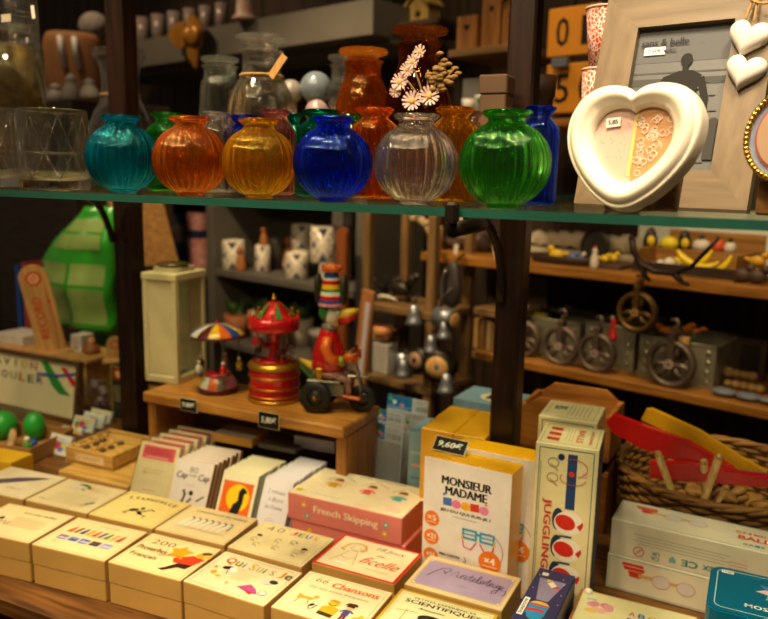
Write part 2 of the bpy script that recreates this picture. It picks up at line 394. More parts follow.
fb = thing('dried_flower_bunch', 'bunch of dusty pink dried flowers tied to the dark brown jar', 'dried flowers', (p.x, 1.0 - dm[2] - .012, SH + .0)); s = dep(p) / FPX
for k, (px, py, rr, tilt) in enumerate(((400, 82, 9, 0), (412, 101, 10, .2), (429, 96, 10, .4), (413, 62, 8, -.3), (420, 52, 7, -.2), (407, 70, 7, .3), (395, 92, 6, .6))):
    c = ony(px, py, 1.0 - dm[2] - .014) - fb.location; R = rr * s
    m = MB(Matrix.Translation(c) @ RX(PI / 2 - .2) @ RY(tilt))
    for j in range(14):
        a = 2 * PI * j / 14; m.box((R * .62 * math.cos(a), R * .62 * math.sin(a), .002 * (j % 2)), (R * .72, R * .22, .001), FL, .0003, RZ(a) @ RY(-.35))
    m.sph((0, 0, .001), R * .34, FC, (1, 1, .55), 12); fo = m.build('flower_head', fb)
m = MB()
for k, (px, py) in enumerate(((447, 62), (455, 68), (440, 75), (450, 78), (436, 66), (445, 58), (400, 74), (414, 70), (428, 70))):
    a = ony(425, 108, 1.0 - dm[2] - .008) - fb.location; b = ony(px, py, 1.0 - dm[2] - .012) - fb.location
    m.tube(arc3(a, (a + b) / 2 + Vector((.004, -.004, .006)), b, 6), .0012, ST, 6)
    if k < 6:
        for j in range(9): m.sph(b + (a - b) * (j * .05) + Vector((random.uniform(-.006, .006), random.uniform(-.004, .004), random.uniform(-.004, .006))), .0042, ST, (1.3, .8, .7), 8)
m.build('dried_stem', fb)
# big bottle behind the left post
p = ony(119, 50, 1.43); s = dep(p) / FPX; H = p.z - SH
t = thing('demijohn_bottle', 'big clear glass bottle with string bow standing behind the left post', 'glass bottle', (p.x, 1.43, SH + .0003), 0)
m = MB(); rn = 20 * s; rb = 33 * s
vessel(m, spline([(rb * .9, 0), (rb, .012), (rb, H * .35), (rb * .85, H * .5), (rn * 1.0, H * .62), (rn * .9, H * .75), (rn * 1.0, H * .88), (rn * 1.25, H * .95), (rn * 1.22, H)], 4), .003, glass('glass_clear', '#eef0ec', .25, 0), 40, base=.006); m.build('bottle_body', t)
m = MB(); zk = H * .66
m.tube([(rn * 1.0 * math.cos(2*PI*i/24), rn * 1.0 * math.sin(2*PI*i/24), zk) for i in range(24)], .002, TW, 6, True)
m.tube(arc3((rn * .8, -rn * .7, zk), (rn * 1.5, -rn * .9, zk + .03), (rn * 1.3, -rn * .8, zk - .03)), .0016, TW, 6); m.build('string_bow', t)
# jar of dried moss with another jar stacked on it, at the left picture edge
p = ony(0, 48, .97); s = dep(p) / FPX; H = p.z - SH
t = thing('dried_moss_jar', 'glass cylinder filled with brown dried moss at left end', 'glass jar', (p.x, .97, SH + .0003), 0)
MO = mat('dried_moss', '#7a5a1e', .95, noise=.7, scale=45, bump=.6)
m = MB(); R = 40 * s; vessel(m, [(R * .97, 0), (R, .004), (R, H * .5), (R, H)], .0025, glass('glass_clear', '#eef0ec', .25, 0), 48, base=.006); m.build('jar_body', t)
m = MB(); n = 26
prm = [(0, .008)] + [(R * .9 * (1 + random.uniform(-.06, .02)), .01 + (H - .02) * k / 12) for k in range(13)] + [(0, H - .006)]
m.lathe(prm, MO, 28); m.build('moss_filling', t)['kind'] = 'stuff'
t2 = thing('stacked_glass_jar', 'clear glass jar with white tag stacked on the moss jar', 'glass jar', (p.x, .97, SH + H + .0006), 0)
m = MB(); R = 37 * s; vessel(m, [(R * .93, 0), (R, .005), (R, .02), (R * 1.0, .06), (R, .12)], .003, glass('glass_clear', '#eef0ec', .25, 0), 48, base=.01); m.build('jar_body', t2)
m = MB(); q = ony(33, 12, .97 - R) - t2.location; m.box(q, (.007, .0006, .020), mat('tag_paper', '#e8e0d4', .7), 0, RY(-.12)); m.build('white_tag', t2)
m = MB(); q = ony(6, 18, .97 - R) - t2.location; m.box(q + Vector((0, .0, 0)), (.022, .0006, .012), mat('tag_paper_grey', '#b0a890', .7)); m.build('paper_label', t2)

# ------------------------------------------------------------------ picture frames on the right of the shelf
def heart_pts(n=72, sx=1., sz=1.):
    o = []
    for k in range(n):
        t = 2 * PI * k / n; x = math.sin(t) ** 3; x = math.copysign(abs(x) ** .92, x)
        z = (13 * math.cos(t) - 5 * math.cos(2*t) - 2 * math.cos(3*t) - math.cos(4*t)) / 16
        o.append(Vector((x * sx, z * sz)))
    return o
HW = mat('heart_frame_paint', '#e9dfca', .5, noise=.05, scale=20)
tip = ony(621, 212, .788); t = thing('heart_photo_frame', 'cream heart-shaped photo frame standing before the big wooden frame', 'photo frame', (tip.x, .788, SH), rad(-16), rx=0)
sc = dep(tip) / FPX; W = 137 * sc / 2; Hh = 125 * sc
HK = [(0, .93), (.16, .985), (.46, 1.0), (.77, .935), (.96, .78), (1.0, .62), (.93, .455), (.77, .30), (.5, .135), (.2, .025), (0, 0)]
HK = spline([(a_, b_) for a_, b_ in HK], 4); hp = [Vector((q_[0], q_[1])) for q_ in HK] + [Vector((-q_[0], q_[1])) for q_ in HK[-2:0:-1]]; zmin, zmax = min(p.y for p in hp), max(p.y for p in hp)
hp = [Vector((p.x * W, (p.y - zmin) / (zmax - zmin) * Hh)) for p in hp]; cen = Vector((0, Hh * .56))
LEAN = rad(-10)
ML = RX(PI / 2 + LEAN)                                            # face plane: x right, y up, z towards the viewer
m = MB(ML); rings = []
prof = [(1.0, -.012), (1.0, .004), (.985, .008), (.955, .0095), (.93, .0085), (.92, .0105), (.86, .0145), (.80, .0155), (.735, .0125), (.69, .009), (.67, .0085), (.635, .0065), (.60, .002), (.60, -.004)]
vs = []
for k, z in prof:
    for p in hp:
        q = cen + (p - cen) * k; vs.append((q.x, q.y, z))
N = len(hp); fs = [(i * N + j, i * N + (j + 1) % N, (i + 1) * N + (j + 1) % N, (i + 1) * N + j) for i in range(len(prof) - 1) for j in range(N)]
m.add(vs, fs, HW, True); m.build('frame_moulding', t)
m = MB(ML); inner = [tuple(cen + (p - cen) * .63) for p in hp]; m.prism(inner, -.004, -.0015, mat('heart_backing', '#c9a99a', .6))
a = Art(m, (0, 0, -.0012), unit=1.)
xs = .01
right = [p for p in inner if p[0] > xs * .2]; right = [(xs * .2, max(q[1] for q in inner) * .92)] + right + [(xs * .2, min(q[1] for q in inner))] if False else right
a.poly([(p[0], p[1]) for p in right], '#b98a5e')
a.rect(.001, cen.y - .004, .0035, Hh * .5, '#d8c070')
for k in range(70):
    x, y = random.uniform(.004, W * .58), random.uniform(Hh * .3, Hh * .8)
    if (abs(x) / (W * .56)) + max(0, (Hh * .55 - y) / (Hh * .36)) < 1 and y < Hh * .74: a.arc(x, y, .0032, .0009, '#dfc6ae', random.uniform(0, 360), random.uniform(400, 560), n=7)
for k in range(26):
    x, y = random.uniform(-W * .5, -.004), random.uniform(Hh * .36, Hh * .72)
    if (abs(x) / (W * .56)) + max(0, (Hh * .55 - y) / (Hh * .36)) < .95: a.disc(x, y, .0006, '#a8705c', n=6)
m.build('photo_insert', t)
m = MB(ML); q = (-W * .32, Hh * .71); m.box((q[0], q[1], .0005), (.0155, .0095, .0008), mat('sticker', '#f0ece4', .5), .0006, RZ(.1))
a = Art(m, (q[0], q[1], .0010)); a.text('5,85', 0, 0, 10, 5, '#3a3a48', .1); m.build('price_sticker', t)
m = MB(); m.box((.006, .055, .02), (.058, .018, .04), wood('easel_wood', '#8a5f2c', '#6a451c', 0), .002, RX(-.2)); m.box((0, .032, .006), (.05, .04, .012), wood('easel_wood', '#8a5f2c', '#6a451c', 0), .002); m.build('frame_stand', t)

bl, br = ony(573.7, 203.5, .985), ony(746.7, 210, .945)
yaw = math.atan2(br.y - bl.y, br.x - bl.x); FWd = (br - bl).length
t = thing('wooden_photo_frame', 'large whitewashed wooden photo frame leaning behind the heart frame', 'photo frame', (bl.x, bl.y, SH), yaw)
OAK = wood('washed_oak', '#7d6a4e', '#66543a', 0, .4, 10); OAKV = wood('washed_oak_upright', '#7d6a4e', '#66543a', 2, .4, 10)
LF = rad(-15); MF = RX(PI / 2 + LF); s3 = MF.to_3x3()
bw = FWd * .222; FH = FWd * 1.33; th = .018
m = MB(MF)
for o_, mm in (([(0, 0), (FWd, 0), (FWd - bw, bw), (bw, bw)], OAK), ([(0, FH), (bw, FH - bw), (FWd - bw, FH - bw), (FWd, FH)], OAK), ([(0, 0), (bw, bw), (bw, FH - bw), (0, FH)], OAKV), ([(FWd, 0), (FWd, FH), (FWd - bw, FH - bw), (FWd - bw, bw)], OAKV)):
    m.prism(o_, -th, 0, mm)
m.build('frame_moulding', t)
m = MB(MF); m.box((FWd / 2, FH / 2, -.012), (FWd - 2 * bw + .004, FH - 2 * bw + .004, .003), mat('photo_paper', '#505254', .35))
pw, ph = (FWd - 2 * bw) * 1000, (FH - 2 * bw) * 1000
a = Art(m, (bw, bw, -.0104))
a.rect(pw / 2, ph * .88, pw, ph * .24, '#5e6062'); a.rect(pw / 2, ph * .62, pw, ph * .05, '#464846'); a.rect(pw / 2, ph * .685, pw, ph * .012, '#4c504e')
for k in range(60):
    y = random.uniform(.02, .62); a.rect(random.uniform(.12, .88) * pw, ph * y, pw * random.uniform(.08, .22), ph * random.uniform(.004, .014), random.choice(['#7a7b78', '#484a48', '#5a5c5a', '#94938c', '#303230'] if y < .25 else ['#7c7d7a', '#5a5c5a', '#6c6e6a', '#505250']))
BK = '#1a1714'
a.disc(pw * .56, ph * .765, pw * .062, BK, pw * .072); a.rect(pw * .56, ph * .70, pw * .06, ph * .05, BK)
a.poly([(pw*.40, ph*.42), (pw*.74, ph*.40), (pw*.70, ph*.52), (pw*.74, ph*.655), (pw*.64, ph*.69), (pw*.50, ph*.69), (pw*.36, ph*.655), (pw*.43, ph*.53)], BK)
a.line([(pw*.38, ph*.645), (pw*.28, ph*.53), (pw*.18, ph*.44)], pw*.075, BK); a.line([(pw*.73, ph*.64), (pw*.80, ph*.5), (pw*.80, ph*.36)], pw*.075, BK)
a.poly([(pw*.42, ph*.43), (pw*.74, ph*.41), (pw*.76, ph*.1), (pw*.62, ph*.1), (pw*.58, ph*.32), (pw*.54, ph*.1), (pw*.42, ph*.1)], '#1e1b18')
a.disc(pw * .93, ph * .33, pw * .05, '#3a3836'); a.rect(pw * .92, ph * .2, pw * .1, ph * .24, '#3a3836')
a.text('sans & belle', pw * .3, ph * .90, pw * .5, ph * .05, '#2c3038'); a.text('ville', pw * .36, ph * .845, pw * .14, ph * .032, '#4c5058')
m.build('photo_print', t)
m = MB(MF); m.box((bw + pw * .00020, bw + ph * .00084, -.0088), (.026, .0105, .0012), mat('sticker', '#f0ece4', .5), .0006)
a = Art(m, (bw + pw * .00020, bw + ph * .00084, -.0083)); a.text('7,50€', 0, 0, 17, 6, '#4a4a58'); m.build('price_sticker', t)
m = MB(); m.prism([(.0, 0), (.05, 0), (.03, .14), (.02, .14)], 0, .004, wood('easel_wood', '#8a5f2c', '#6a451c', 0), TR(FWd * .40, .085, .001) @ RX(PI / 2 + rad(18))); m.build('frame_stand', t)
# two hearts on a string, hung over the frame
hang = thing('hanging_heart_pair', 'two small white hearts hanging on a straw string over the wooden frame', 'heart ornament', t.matrix_basis @ (MF @ Vector((FWd * .90, FH * .60, .001))))
hang.rotation_euler = (0, 0, yaw)
WH = mat('white_plaster', '#e4ddd2', .55, noise=.04)
def to_hang(px, py, off):
    # where the ray meets the front of the leaning frame
    n0 = (Matrix.Rotation(yaw, 3, 'Z') @ s3) @ Vector((0, 0, 1)); p0 = Vector((bl.x, bl.y, SH)) + n0 * off
    q = ray(px, py); P = EYE + q * ((p0 - EYE).dot(n0) / q.dot(n0)); return Matrix.Rotation(-yaw, 3, 'Z') @ (P - Vector(hang.location))
for (px, py, wpx, rot) in ((748.5, 36, 39, -.25), (744.5, 70, 37, -.22)):
    c = to_hang(px, py, .008); k = siz(wpx, bl) / 2 * .94; hp2 = heart_pts(48)
    m = MB(Matrix.Translation(c) @ RX(PI / 2 + LF) @ RZ(rot)); vs = []; L = [(1, -.006), (1, -.002), (.97, .001), (.88, .004), (.7, .0062), (.4, .0078), (.02, .0082)]
    for q, z in L: vs += [(p.x * k * q, p.y * k * q, z) for p in hp2]
    Nn = len(hp2); m.add(vs, [(i * Nn + j, i * Nn + (j + 1) % Nn, (i + 1) * Nn + (j + 1) % Nn, (i + 1) * Nn + j) for i in range(len(L) - 1) for j in range(Nn)] + [tuple(range(Nn))], WH, True); m.build('white_heart', hang)
m = MB(); STW = mat('straw_string', '#b98d4a', .8)
a_, b_ = to_hang(745, 20, .008), to_hang(760, -22, .006)
m.tube(arc3(a_, (a_ + b_) / 2 + Vector((.002, -.004, 0)), b_), .0016, STW, 6); m.tube(arc3(to_hang(754, 22, .009), to_hang(757, 0, .012), to_hang(762, -22, .006)), .0014, STW, 6)
m.tube(arc3(to_hang(748, -3, .010), to_hang(758, 6, .014), to_hang(772, 2, .012)), .0014, STW, 6); m.build('straw_string', hang)
# beaded oval frame at the right edge
p = ony(776, 208, .80); t = thing('oval_beaded_frame', 'oval picture frame with gold beaded rim at right shelf end', 'photo frame', (p.x + .004, .80, SH), rad(-20))
s = dep(p) / FPX; A, B = 39 * s, 46 * s; MO_ = TR(0, 0, B + .032) @ RX(PI / 2 + rad(-14)); zc = 0
def ell(a, b, z, n=64): return [(a * math.cos(2 * PI * k / n), b * math.sin(2 * PI * k / n), z) for k in range(n)]
m = MB(MO_)
GB = mat('gold_bead', '#c9a24a', .25, .9)
for (x, y, z) in ell(A, B, .003, 56): m.sph((x, y, z), .0028, GB, (1, 1, 1), 8)
m.tube(ell(A, B, 0, 64), .003, GB, 6, True); m.build('beaded_rim', t)
m = MB(MO_); m.prism([(x, y) for x, y, z in ell(A * .97, B * .97, 0)], -.006, 0, mat('oval_blue', '#6a7890', .3)); m.prism([(x, y) for x, y, z in ell(A * .80, B * .82, 0)], 0, .0012, mat('oval_red', '#8a3a2c', .4)); m.build('enamel_border', t)
m = MB(MO_); m.prism([(x, y) for x, y, z in ell(A * .74, B * .76, 0)], .0012, .0024, mat('oval_picture', '#a08468', .25, noise=.1, scale=12)); m.build('oval_picture', t)
m = MB(); m.box((0, .02, .016), (.05, .03, .032), wood('easel_wood', '#8a5f2c', '#6a451c', 0), .002); m.build('frame_stand', t)
p = ony(772, 200, .93); m = MB(); m.box((.02, 0, .0126), (.045, .02, .025), mat('sea_green_card', '#8fc0a4', .5, noise=.1), .001)
tag(m.build('pastel_card_box', None, (p.x, .93, SH + .0003), 0), 'pastel green card box behind the oval frame', 'box')
# orange patterned cups, pot, cork block at the back of the shelf
def cup_stack():
    for i, (label, px, top, bot, wt, wb) in enumerate((('orange and white patterned paper cup, lower of the stack', 597, 70, 130, 36, 28), ('orange and white patterned paper cup, topmost of the stack', 603, 9, 70, 40, 28))):
        p = ony(px, bot, 1.16); s = dep(p) / FPX; z0 = SH + .0003 if i == 0 else ony(px, bot, 1.16).z
        z1 = ony(px, top, 1.16).z
        if i == 1: z0 = cup_stack.z
        cup_stack.z = z1 + .0004
        t = thing('patterned_cup', label, 'cup', (p.x, 1.16, z0), 0, 'orange patterned cups behind the wooden frame'); m = MB(); h = z1 - z0
        rb, rt = wb * s / 2, wt * s / 2
        mt = MATS.get('cup_pattern')
        if not mt:
            mt, nt, b = new_mat('cup_pattern'); tc = nt.nodes.new('ShaderNodeTexCoord'); mp = nt.nodes.new('ShaderNodeMapping'); mp.inputs['Scale'].default_value = (42, 42, 30)
            vo = nt.nodes.new('ShaderNodeTexVoronoi'); vo.feature = 'DISTANCE_TO_EDGE'; rp = nt.nodes.new('ShaderNodeValToRGB'); rp.color_ramp.interpolation = 'CONSTANT'
            rp.color_ramp.elements[0].color = lin('#e8ddd0'); rp.color_ramp.elements[1].position = .09; rp.color_ramp.elements[1].color = lin('#c8481c')
            nt.links.new(tc.outputs['Object'], mp.inputs[0]); nt.links.new(mp.outputs[0], vo.inputs['Vector']); nt.links.new(vo.outputs['Distance'], rp.inputs[0]); nt.links.new(rp.outputs[0], b.inputs['Base Color'])
        m.lathe([(0, 0), (rb, 0), (rt, h), (rt - .002, h), (rb - .002, .004), (0, .004)], mt, 36); m.build('cup_body', t)
        m = MB(); m.tube([(rt * math.cos(2*PI*k/32), rt * math.sin(2*PI*k/32), h) for k in range(32)], .0018, mat('cup_rim', '#e0c8b4', .5), 6, True); m.build('cup_rim', t)
cup_stack()
p = ony(541, 76, 1.30); s = dep(p) / FPX; z = p.z - SH; m = MB(); R = 15 * s
m.lathe([(0, 0), (R * .72, 0), (R * .9, z * .82), (R * 1.0, z * .83), (R * 1.04, z), (R * .92, z), (R * .85, z * .7), (0, z * .68)], mat('brown_pot', '#452812', .6, noise=.2), 32)
tag(m.build('plant_pot', None, (p.x, 1.30, SH + .0003)), 'small brown pot behind the right post', 'pot')
p = ony(497.5, 76, 1.14); s = dep(p) / FPX; z = p.z - SH; m = MB(); m.box((0, 0, z * .42), (27 * s, 27 * s, z * .84), mat('brown_canister', '#5e4428', .7, noise=.15, scale=20), .002); m.box((0, 0, z * .92), (29 * s, 29 * s, z * .155), mat('brown_canister_lid', '#543c22', .7, noise=.15, scale=20), .002)
tag(m.build('brown_canister', None, (p.x, 1.14, SH + .0003)), 'square brown canister left of the right post behind green vase', 'canister')
# ------------------------------------------------------------------ table
TOPW = wood('table_top_wood', '#7c5224', '#482a10', 0, .45)
tb = thing('display_table', 'old brown wooden display table with rough front edge', 'table', (-.45, 1.265, 0))
m = MB(); m.box((0, 0, TZ - .0185), (2.9, 1.05, .037), TOPW, .006); m.build('table_top', tb)
TLEG = wood('table_leg_wood', '#4a2c14', '#2c180a', 2, .5)
m = MB(); m.box((0, -.485, TZ - .09), (2.8, .022, .10), TLEG, .003); m.build('apron', tb)
for sx in (-1, 1):
    for sy in (-1, 1):
        m = MB(); m.box((sx * 1.37, sy * .46, (TZ - .04) / 2), (.07, .07, TZ - .042), TLEG, .005); m.build('leg', tb)

# ------------------------------------------------------------------ flat kraft game boxes
KRAFT = mat('kraft_board', '#c99f52', .65, noise=.1, scale=18)
KRAFTD = mat('kraft_board_dark', '#a87b38', .65, noise=.12, scale=18)
CREAM = '#f0dda4'
def upright(name, label, cat, fl, yaw, w, d, h, z, side, draw=None, group=None, top_draw=None, front_draw=None, right_draw=None, b=.0012, part='box_body', cover='cover_print'):
    """a closed box whose front left bottom corner stands at fl; the prints lie on its faces (units of 1 mm)"""
    t = thing(name, label, cat, (fl[0], fl[1], z), yaw, group)
    m = MB(); m.box((w / 2, d / 2, h / 2), (w, d, h), side, b); m.build(part, t)
    if top_draw:
        m = MB(); a = Art(m, (0, 0, h)); top_draw(a, w * 1000, d * 1000); m.build(cover, t)
    if front_draw:
        m = MB(); a = Art(m, (0, 0, 0), (1, 0, 0), (0, 0, 1)); front_draw(a, w * 1000, h * 1000); m.build('front_print' if top_draw else cover, t)
    if right_draw:
        m = MB(); a = Art(m, (w, 0, 0), (0, 1, 0), (0, 0, 1)); right_draw(a, d * 1000, h * 1000); m.build('side_print', t)
    return t
def sheet(a, w, h, col, line='#b98f4a', ins=5, mar=.6):
    col = '#' + ''.join('%02x' % round(int(col[i:i+2], 16) * .62 + q_ * .38) for i, q_ in ((1, 0xe2), (3, 0xd4), (5, 0xba)))
    a.rect(w / 2, h / 2, w - 2 * mar, h - 2 * mar, ink_soft(col)); a.frame(ins, ins, w - ins, h - ins, .7, line)
HB = .0345
GB_ = 'kraft game boxes laid in two rows on the table'
def flat(label, fl, yaw, draw, w=.144, d=.106, two=False, lower=None, h=HB, col=KRAFT, z1=.80):
    if two:
        upright('game_box', lower, 'game box', (fl[0] + .0006, fl[1] + .0008), rad(yaw), w - .001, d - .001, HB, TZ + .0002, col, group=GB_)
        return upright('game_box', label, 'game box', fl, rad(yaw), w, d, HB, TZ + HB + .0006, col, group=GB_, top_draw=draw)
    return upright('game_box', label, 'game box', fl, rad(yaw), w, d, z1 - TZ - .0002, TZ + .0002, col, group=GB_, top_draw=draw)

def d_a1(a, w, h):
    sheet(a, w, h, '#ecd598'); a.text('Les plus belles', w * .62, h * .80, 70, 9, '#6a4a1c', 0, 0, .2); a.scribble(w * .62, h * .5, 70, 34, 6, '#9a7a3a', 1.3)
    for k in range(5): a.line([(18 + 9*k, 38 + 6*(k % 2)), (22 + 9*k, 52), (28 + 8*k, 40)], 1.4, '#4a3a1e')
    a.disc(34, 56, 5, '#4a3a1e'); a.line([(14, 30), (40, 34), (52, 28)], 1.6, '#4a3a1e')
def d_a2(a, w, h):
    sheet(a, w, h, '#f0d490')
    for k, c in enumerate(('#c8401c', '#5a6a20', '#30408a', '#b8a010', '#c8402a', '#6a5a8a', '#3a8a3a', '#e0a060', '#b83a28')):
        x = 24 + k * 12.2; a.poly([(x - 5, 58), (x + 2, 58), (x + 6.5, 77), (x - .5, 77)] if k % 2 else [(x - 6, 58), (x + 4, 58), (x + 5, 77), (x + 1, 77)], c)
    a.rect(w * .55, h * .87, 40, 2, '#c0a060')
    for k, c in enumerate(('#6a5a9a', '#7a90d0', '#4a5ab0', '#584a48', '#8a98d8')):
        x = 28 + k * 22; a.rect(x, 39, 18, 14, c); a.poly([(x - 8, 36), (x - 2, 41), (x + 3, 38), (x + 8, 42), (x + 8, 35), (x - 8, 35)], '#3a3a5a' if k % 2 else '#c8c8d8')
    a.rect(w * .56, h * .54, 40, 1.4, '#c9a868'); a.line([(20, 22), (30, 26), (27, 19)], 1, '#8a6a30')
def d_a3(a, w, h):
    sheet(a, w, h, '#f2d88e'); B = '#5a3c14'
    a.text('200', w * .30, h * .80, 44, 14, B, 0, -.01); a.text('Proverbes', w * .27, h * .58, 56, 13, B, .0, .005); a.text('Français', w * .27, h * .36, 50, 13, B, 0, .005)
    a.poly([(92, 14), (108, 30), (122, 30), (126, 44), (104, 46), (90, 24), (82, 16)], '#3a2018'); a.poly([(92, 40), (126, 44), (134, 66), (110, 70), (84, 52)], '#d8401c')
    a.poly([(66, 52), (84, 58), (98, 52), (96, 66), (106, 78), (90, 80), (84, 90), (76, 80), (64, 78), (72, 66)], '#f0a010'); a.disc(120, 74, 8, '#e0a020'); a.disc(126, 83, 9, '#4a3a1a', 4.5, .3)
    a.line([(56, 50), (84, 58), (110, 56)], 2, '#c8401c'); a.disc(134, 74, 5, '#e8b830')
def d_a4(a, w, h):
    sheet(a, w, h, '#f4e6b2', '#6a6a40'); x = 20
    a.frame(8, 8, w - 8, h - 8, .5, '#a09050')
    for t, c, ww, bold in (('Q', '#c84018', 15, .05), ('u', '#7a7a20', 9, .05), ('i', '#8890a8', 4, .04), ('S', '#d8a828', 9, .02), ('u', '#c0a860', 8, .0), ('i', '#5a9a60', 3, .02), ('s', '#b8a070', 7, 0), ('J', '#d88a20', 7, .02), ('e', '#5a5a28', 10, .05)):
        a.text(t, x + ww / 2, h * .79 - (1.5 if t.islower() else 0), ww * 1.1, 19 if t in 'QSJ' else 14, c, 0, bold); x += ww + 4 + (5 if t in 'is' else 0)
    a.disc(36, 62, 9, '#2a2018', 5, .3); a.disc(48, 60, 9, '#e8e4e0', 5, -.5); a.disc(24, 42, 5, '#d8a010'); a.disc(36, 36, 5, '#d8b018', 3)
    a.line([(40, 56), (44, 46)], 1, '#3a2a1a'); a.scribble(72, 50, 34, 24, 5, '#d8b878'); a.scribble(62, 66, 20, 8, 2, '#d8c080')
    a.poly([(80, 24), (96, 38), (110, 30), (118, 20), (104, 18)], '#b04a90'); a.poly([(96, 20), (112, 22), (108, 14)], '#c83828'); a.disc(112, 54, 9, '#d8d4d0', 6); a.disc(122, 58, 7, '#3a3230', 5); a.disc(124, 26, 6, '#e8e0d8'); a.arc(124, 26, 6, 1, '#8a4a30')
    a.star(18, 56, 4, '#c8a020'); a.disc(60, 26, 3, '#e0c070')
def d_a5(a, w, h):
    sheet(a, w, h, '#f4e2a8', '#c08a3c')
    a.text('66', w * .23, h * .85, 20, 12, '#6a5a30', 0, -.012, .2); a.text('Chansons', w * .64, h * .82, 76, 14, '#d8421c', 0, .035, .1); a.text('De nos aïeux françaises', w * .5, h * .66, 96, 6, '#8a8058', 0, 0, .3)
    a.poly([(20, 36), (30, 40), (42, 40), (46, 48), (40, 46), (28, 46), (18, 50)], '#d8a030'); a.line([(24, 37), (22, 26)], 2, '#c89020'); a.line([(38, 40), (42, 28)], 2, '#c89020'); a.disc(46, 50, 4, '#d8a030')
    a.disc(49, 30, 5, '#2a2420', 3, .9); a.line([(46, 26), (50, 18), (54, 24), (57, 34)], 2, '#2a2420'); a.disc(57, 36, 2.6, '#f0ece0')
    a.poly([(64, 14), (88, 12), (90, 36), (76, 40), (64, 34)], '#e8a820'); a.disc(76, 46, 9, '#e8b830', 8); a.arc(76, 45, 5, 1.6, '#5a3a10', 180, 360); a.disc(76, 52, 8, '#c88a18', 3); a.poly([(64, 14), (88, 12), (88, 20), (64, 22)], '#3a3828')
    a.doll(102, 14, 40, '#e8b878', '#4a4a90', '#6a3040', '#3a2418'); a.poly([(92, 50), (112, 52), (108, 58), (96, 57)], '#4a2c14')
    a.disc(122, 24, 7, '#e8b428', 6); a.disc(126, 32, 4, '#e8b428'); a.line([(120, 18), (118, 12)], 1, '#c88018'); a.line([(124, 18), (125, 12)], 1, '#c88018')
def d_a6(a, w, h):
    a.rect(w/2, h/2, w - 1, h - 1, '#c8a028'); a.rect(w / 2, h / 2, w - 10, h - 9, ink_soft('#e4deac')); a.frame(8, 8, w - 8, h - 8, .6, '#8a8a50')
    a.text('PETITES EXPÉRIENCES', w * .5, h * .87, 92, 6.5, '#6a6438', 0, .01); a.text('SCIENTIFIQUES', w * .5, h * .765, 112, 10.5, '#2a2818', 0, .04); a.text('Amusantes', w * .42, h * .655, 40, 6, '#5a5430', 0, .0, .4)
    a.disc(76, 46, 26, '#2a2420', 12, -.15); a.disc(76, 40, 21, '#d8c49a', 9, -.1); a.line([(30, 20), (30, 60)], 1, '#8a8050'); a.line([(16, 54), (46, 58)], 1, '#8a8050'); a.disc(18, 44, 6, '#e8e4d4', 3); a.disc(44, 48, 6, '#e8e4d4', 3); a.scribble(118, 40, 24, 30, 5, '#a09860')
def d_b0(a, w, h):
    sheet(a, w, h, '#dccda8', '#c0ac80')
    a.poly([(20, 30), (50, 40), (92, 70), (124, 94), (100, 92), (60, 76), (28, 52)], '#5a4a66'); a.line([(10, 22), (60, 58), (128, 97)], 1.2, '#3a2c40')
    for k in range(5): a.line([(40 + 14*k, 48 + 9*k), (40 + 14*k + 9, 42 + 9*k)], 2.2, '#4a3a58')
    a.text("L'encre", w * .62, h * .30, 34, 7, '#a88a88', 0, 0, .3); a.scribble(w * .78, h * .58, 34, 18, 3, '#b8a884')
def d_b1(a, w, h):
    sheet(a, w, h, '#e2cf98', '#b89a5a')
    for k in range(15): a.line([(34 + 6*k, 14), (34 + 6*k, 58)], .4, '#a8a878')
    for k in range(8): a.line([(34, 14 + 6*k), (118, 14 + 6*k)], .4, '#a8a878')
    a.poly([(30, 76), (60, 76), (66, 88), (40, 96), (32, 90)], '#d8d4c8'); a.poly([(40, 92), (70, 88), (66, 96), (48, 99)], '#4a8a3a'); a.rect(72, 86, 8, 6, '#8a4a2a'); a.line([(60, 78), (70, 74)], 3, '#7a7aa0')
    a.line([(112, 26), (124, 40)], 4, '#5a4a8a'); a.line([(106, 22), (113, 27)], 4, '#d8a850'); a.line([(14, 18), (30, 18)], 1.6, '#8a7a50'); a.scribble(100, 84, 44, 18, 3, '#c0a868')
def d_b2(a, w, h):
    sheet(a, w, h, '#f2d66e', '#a08030')
    for k, ch in enumerate("L'ANGUILLE"):
        x = 24 + k * 10.6; a.text(ch, x, h * .80 + 5 * math.sin(PI * k / 9), 3 if ch in "I'" else 7.5, 9.5, '#3a3016', .25 * math.cos(PI * k / 9), .01)
    a.disc(62, 46, 9, '#2a2418', 5, .5); a.line([(70, 42), (84, 48), (92, 58), (100, 54)], 3.2, '#2a2418'); a.disc(80, 38, 6, '#2a2418', 4, -.4); a.line([(56, 40), (50, 30), (60, 30)], 2.2, '#2a2418'); a.line([(84, 34), (98, 32), (96, 24)], 2, '#2a2418'); a.disc(74, 56, 4, '#2a2418')
def d_b3(a, w, h):
    sheet(a, w, h, '#f0d694', '#a88448'); a.text('CHANSONS DE MA FRANCE', w * .54, h * .84, 104, 7, '#6a5430', 0, .0)
    for k in range(7):
        x = 30 + k * 13; a.line([(x - 5, 32), (x - 2, 52), (x + 3, 63), (x + 8, 58)], 6, '#eee8dc'); a.line([(x + 0, 66), (x + 8, 62), (x + 8, 40)], 2.2, '#3c3c42'); a.disc(x - 5, 32, 3, '#e8e2d4'); a.disc(x + 4, 65, 2.4, '#4a4a58')
    a.line([(22, 28), (122, 26)], .8, '#6a6a60')
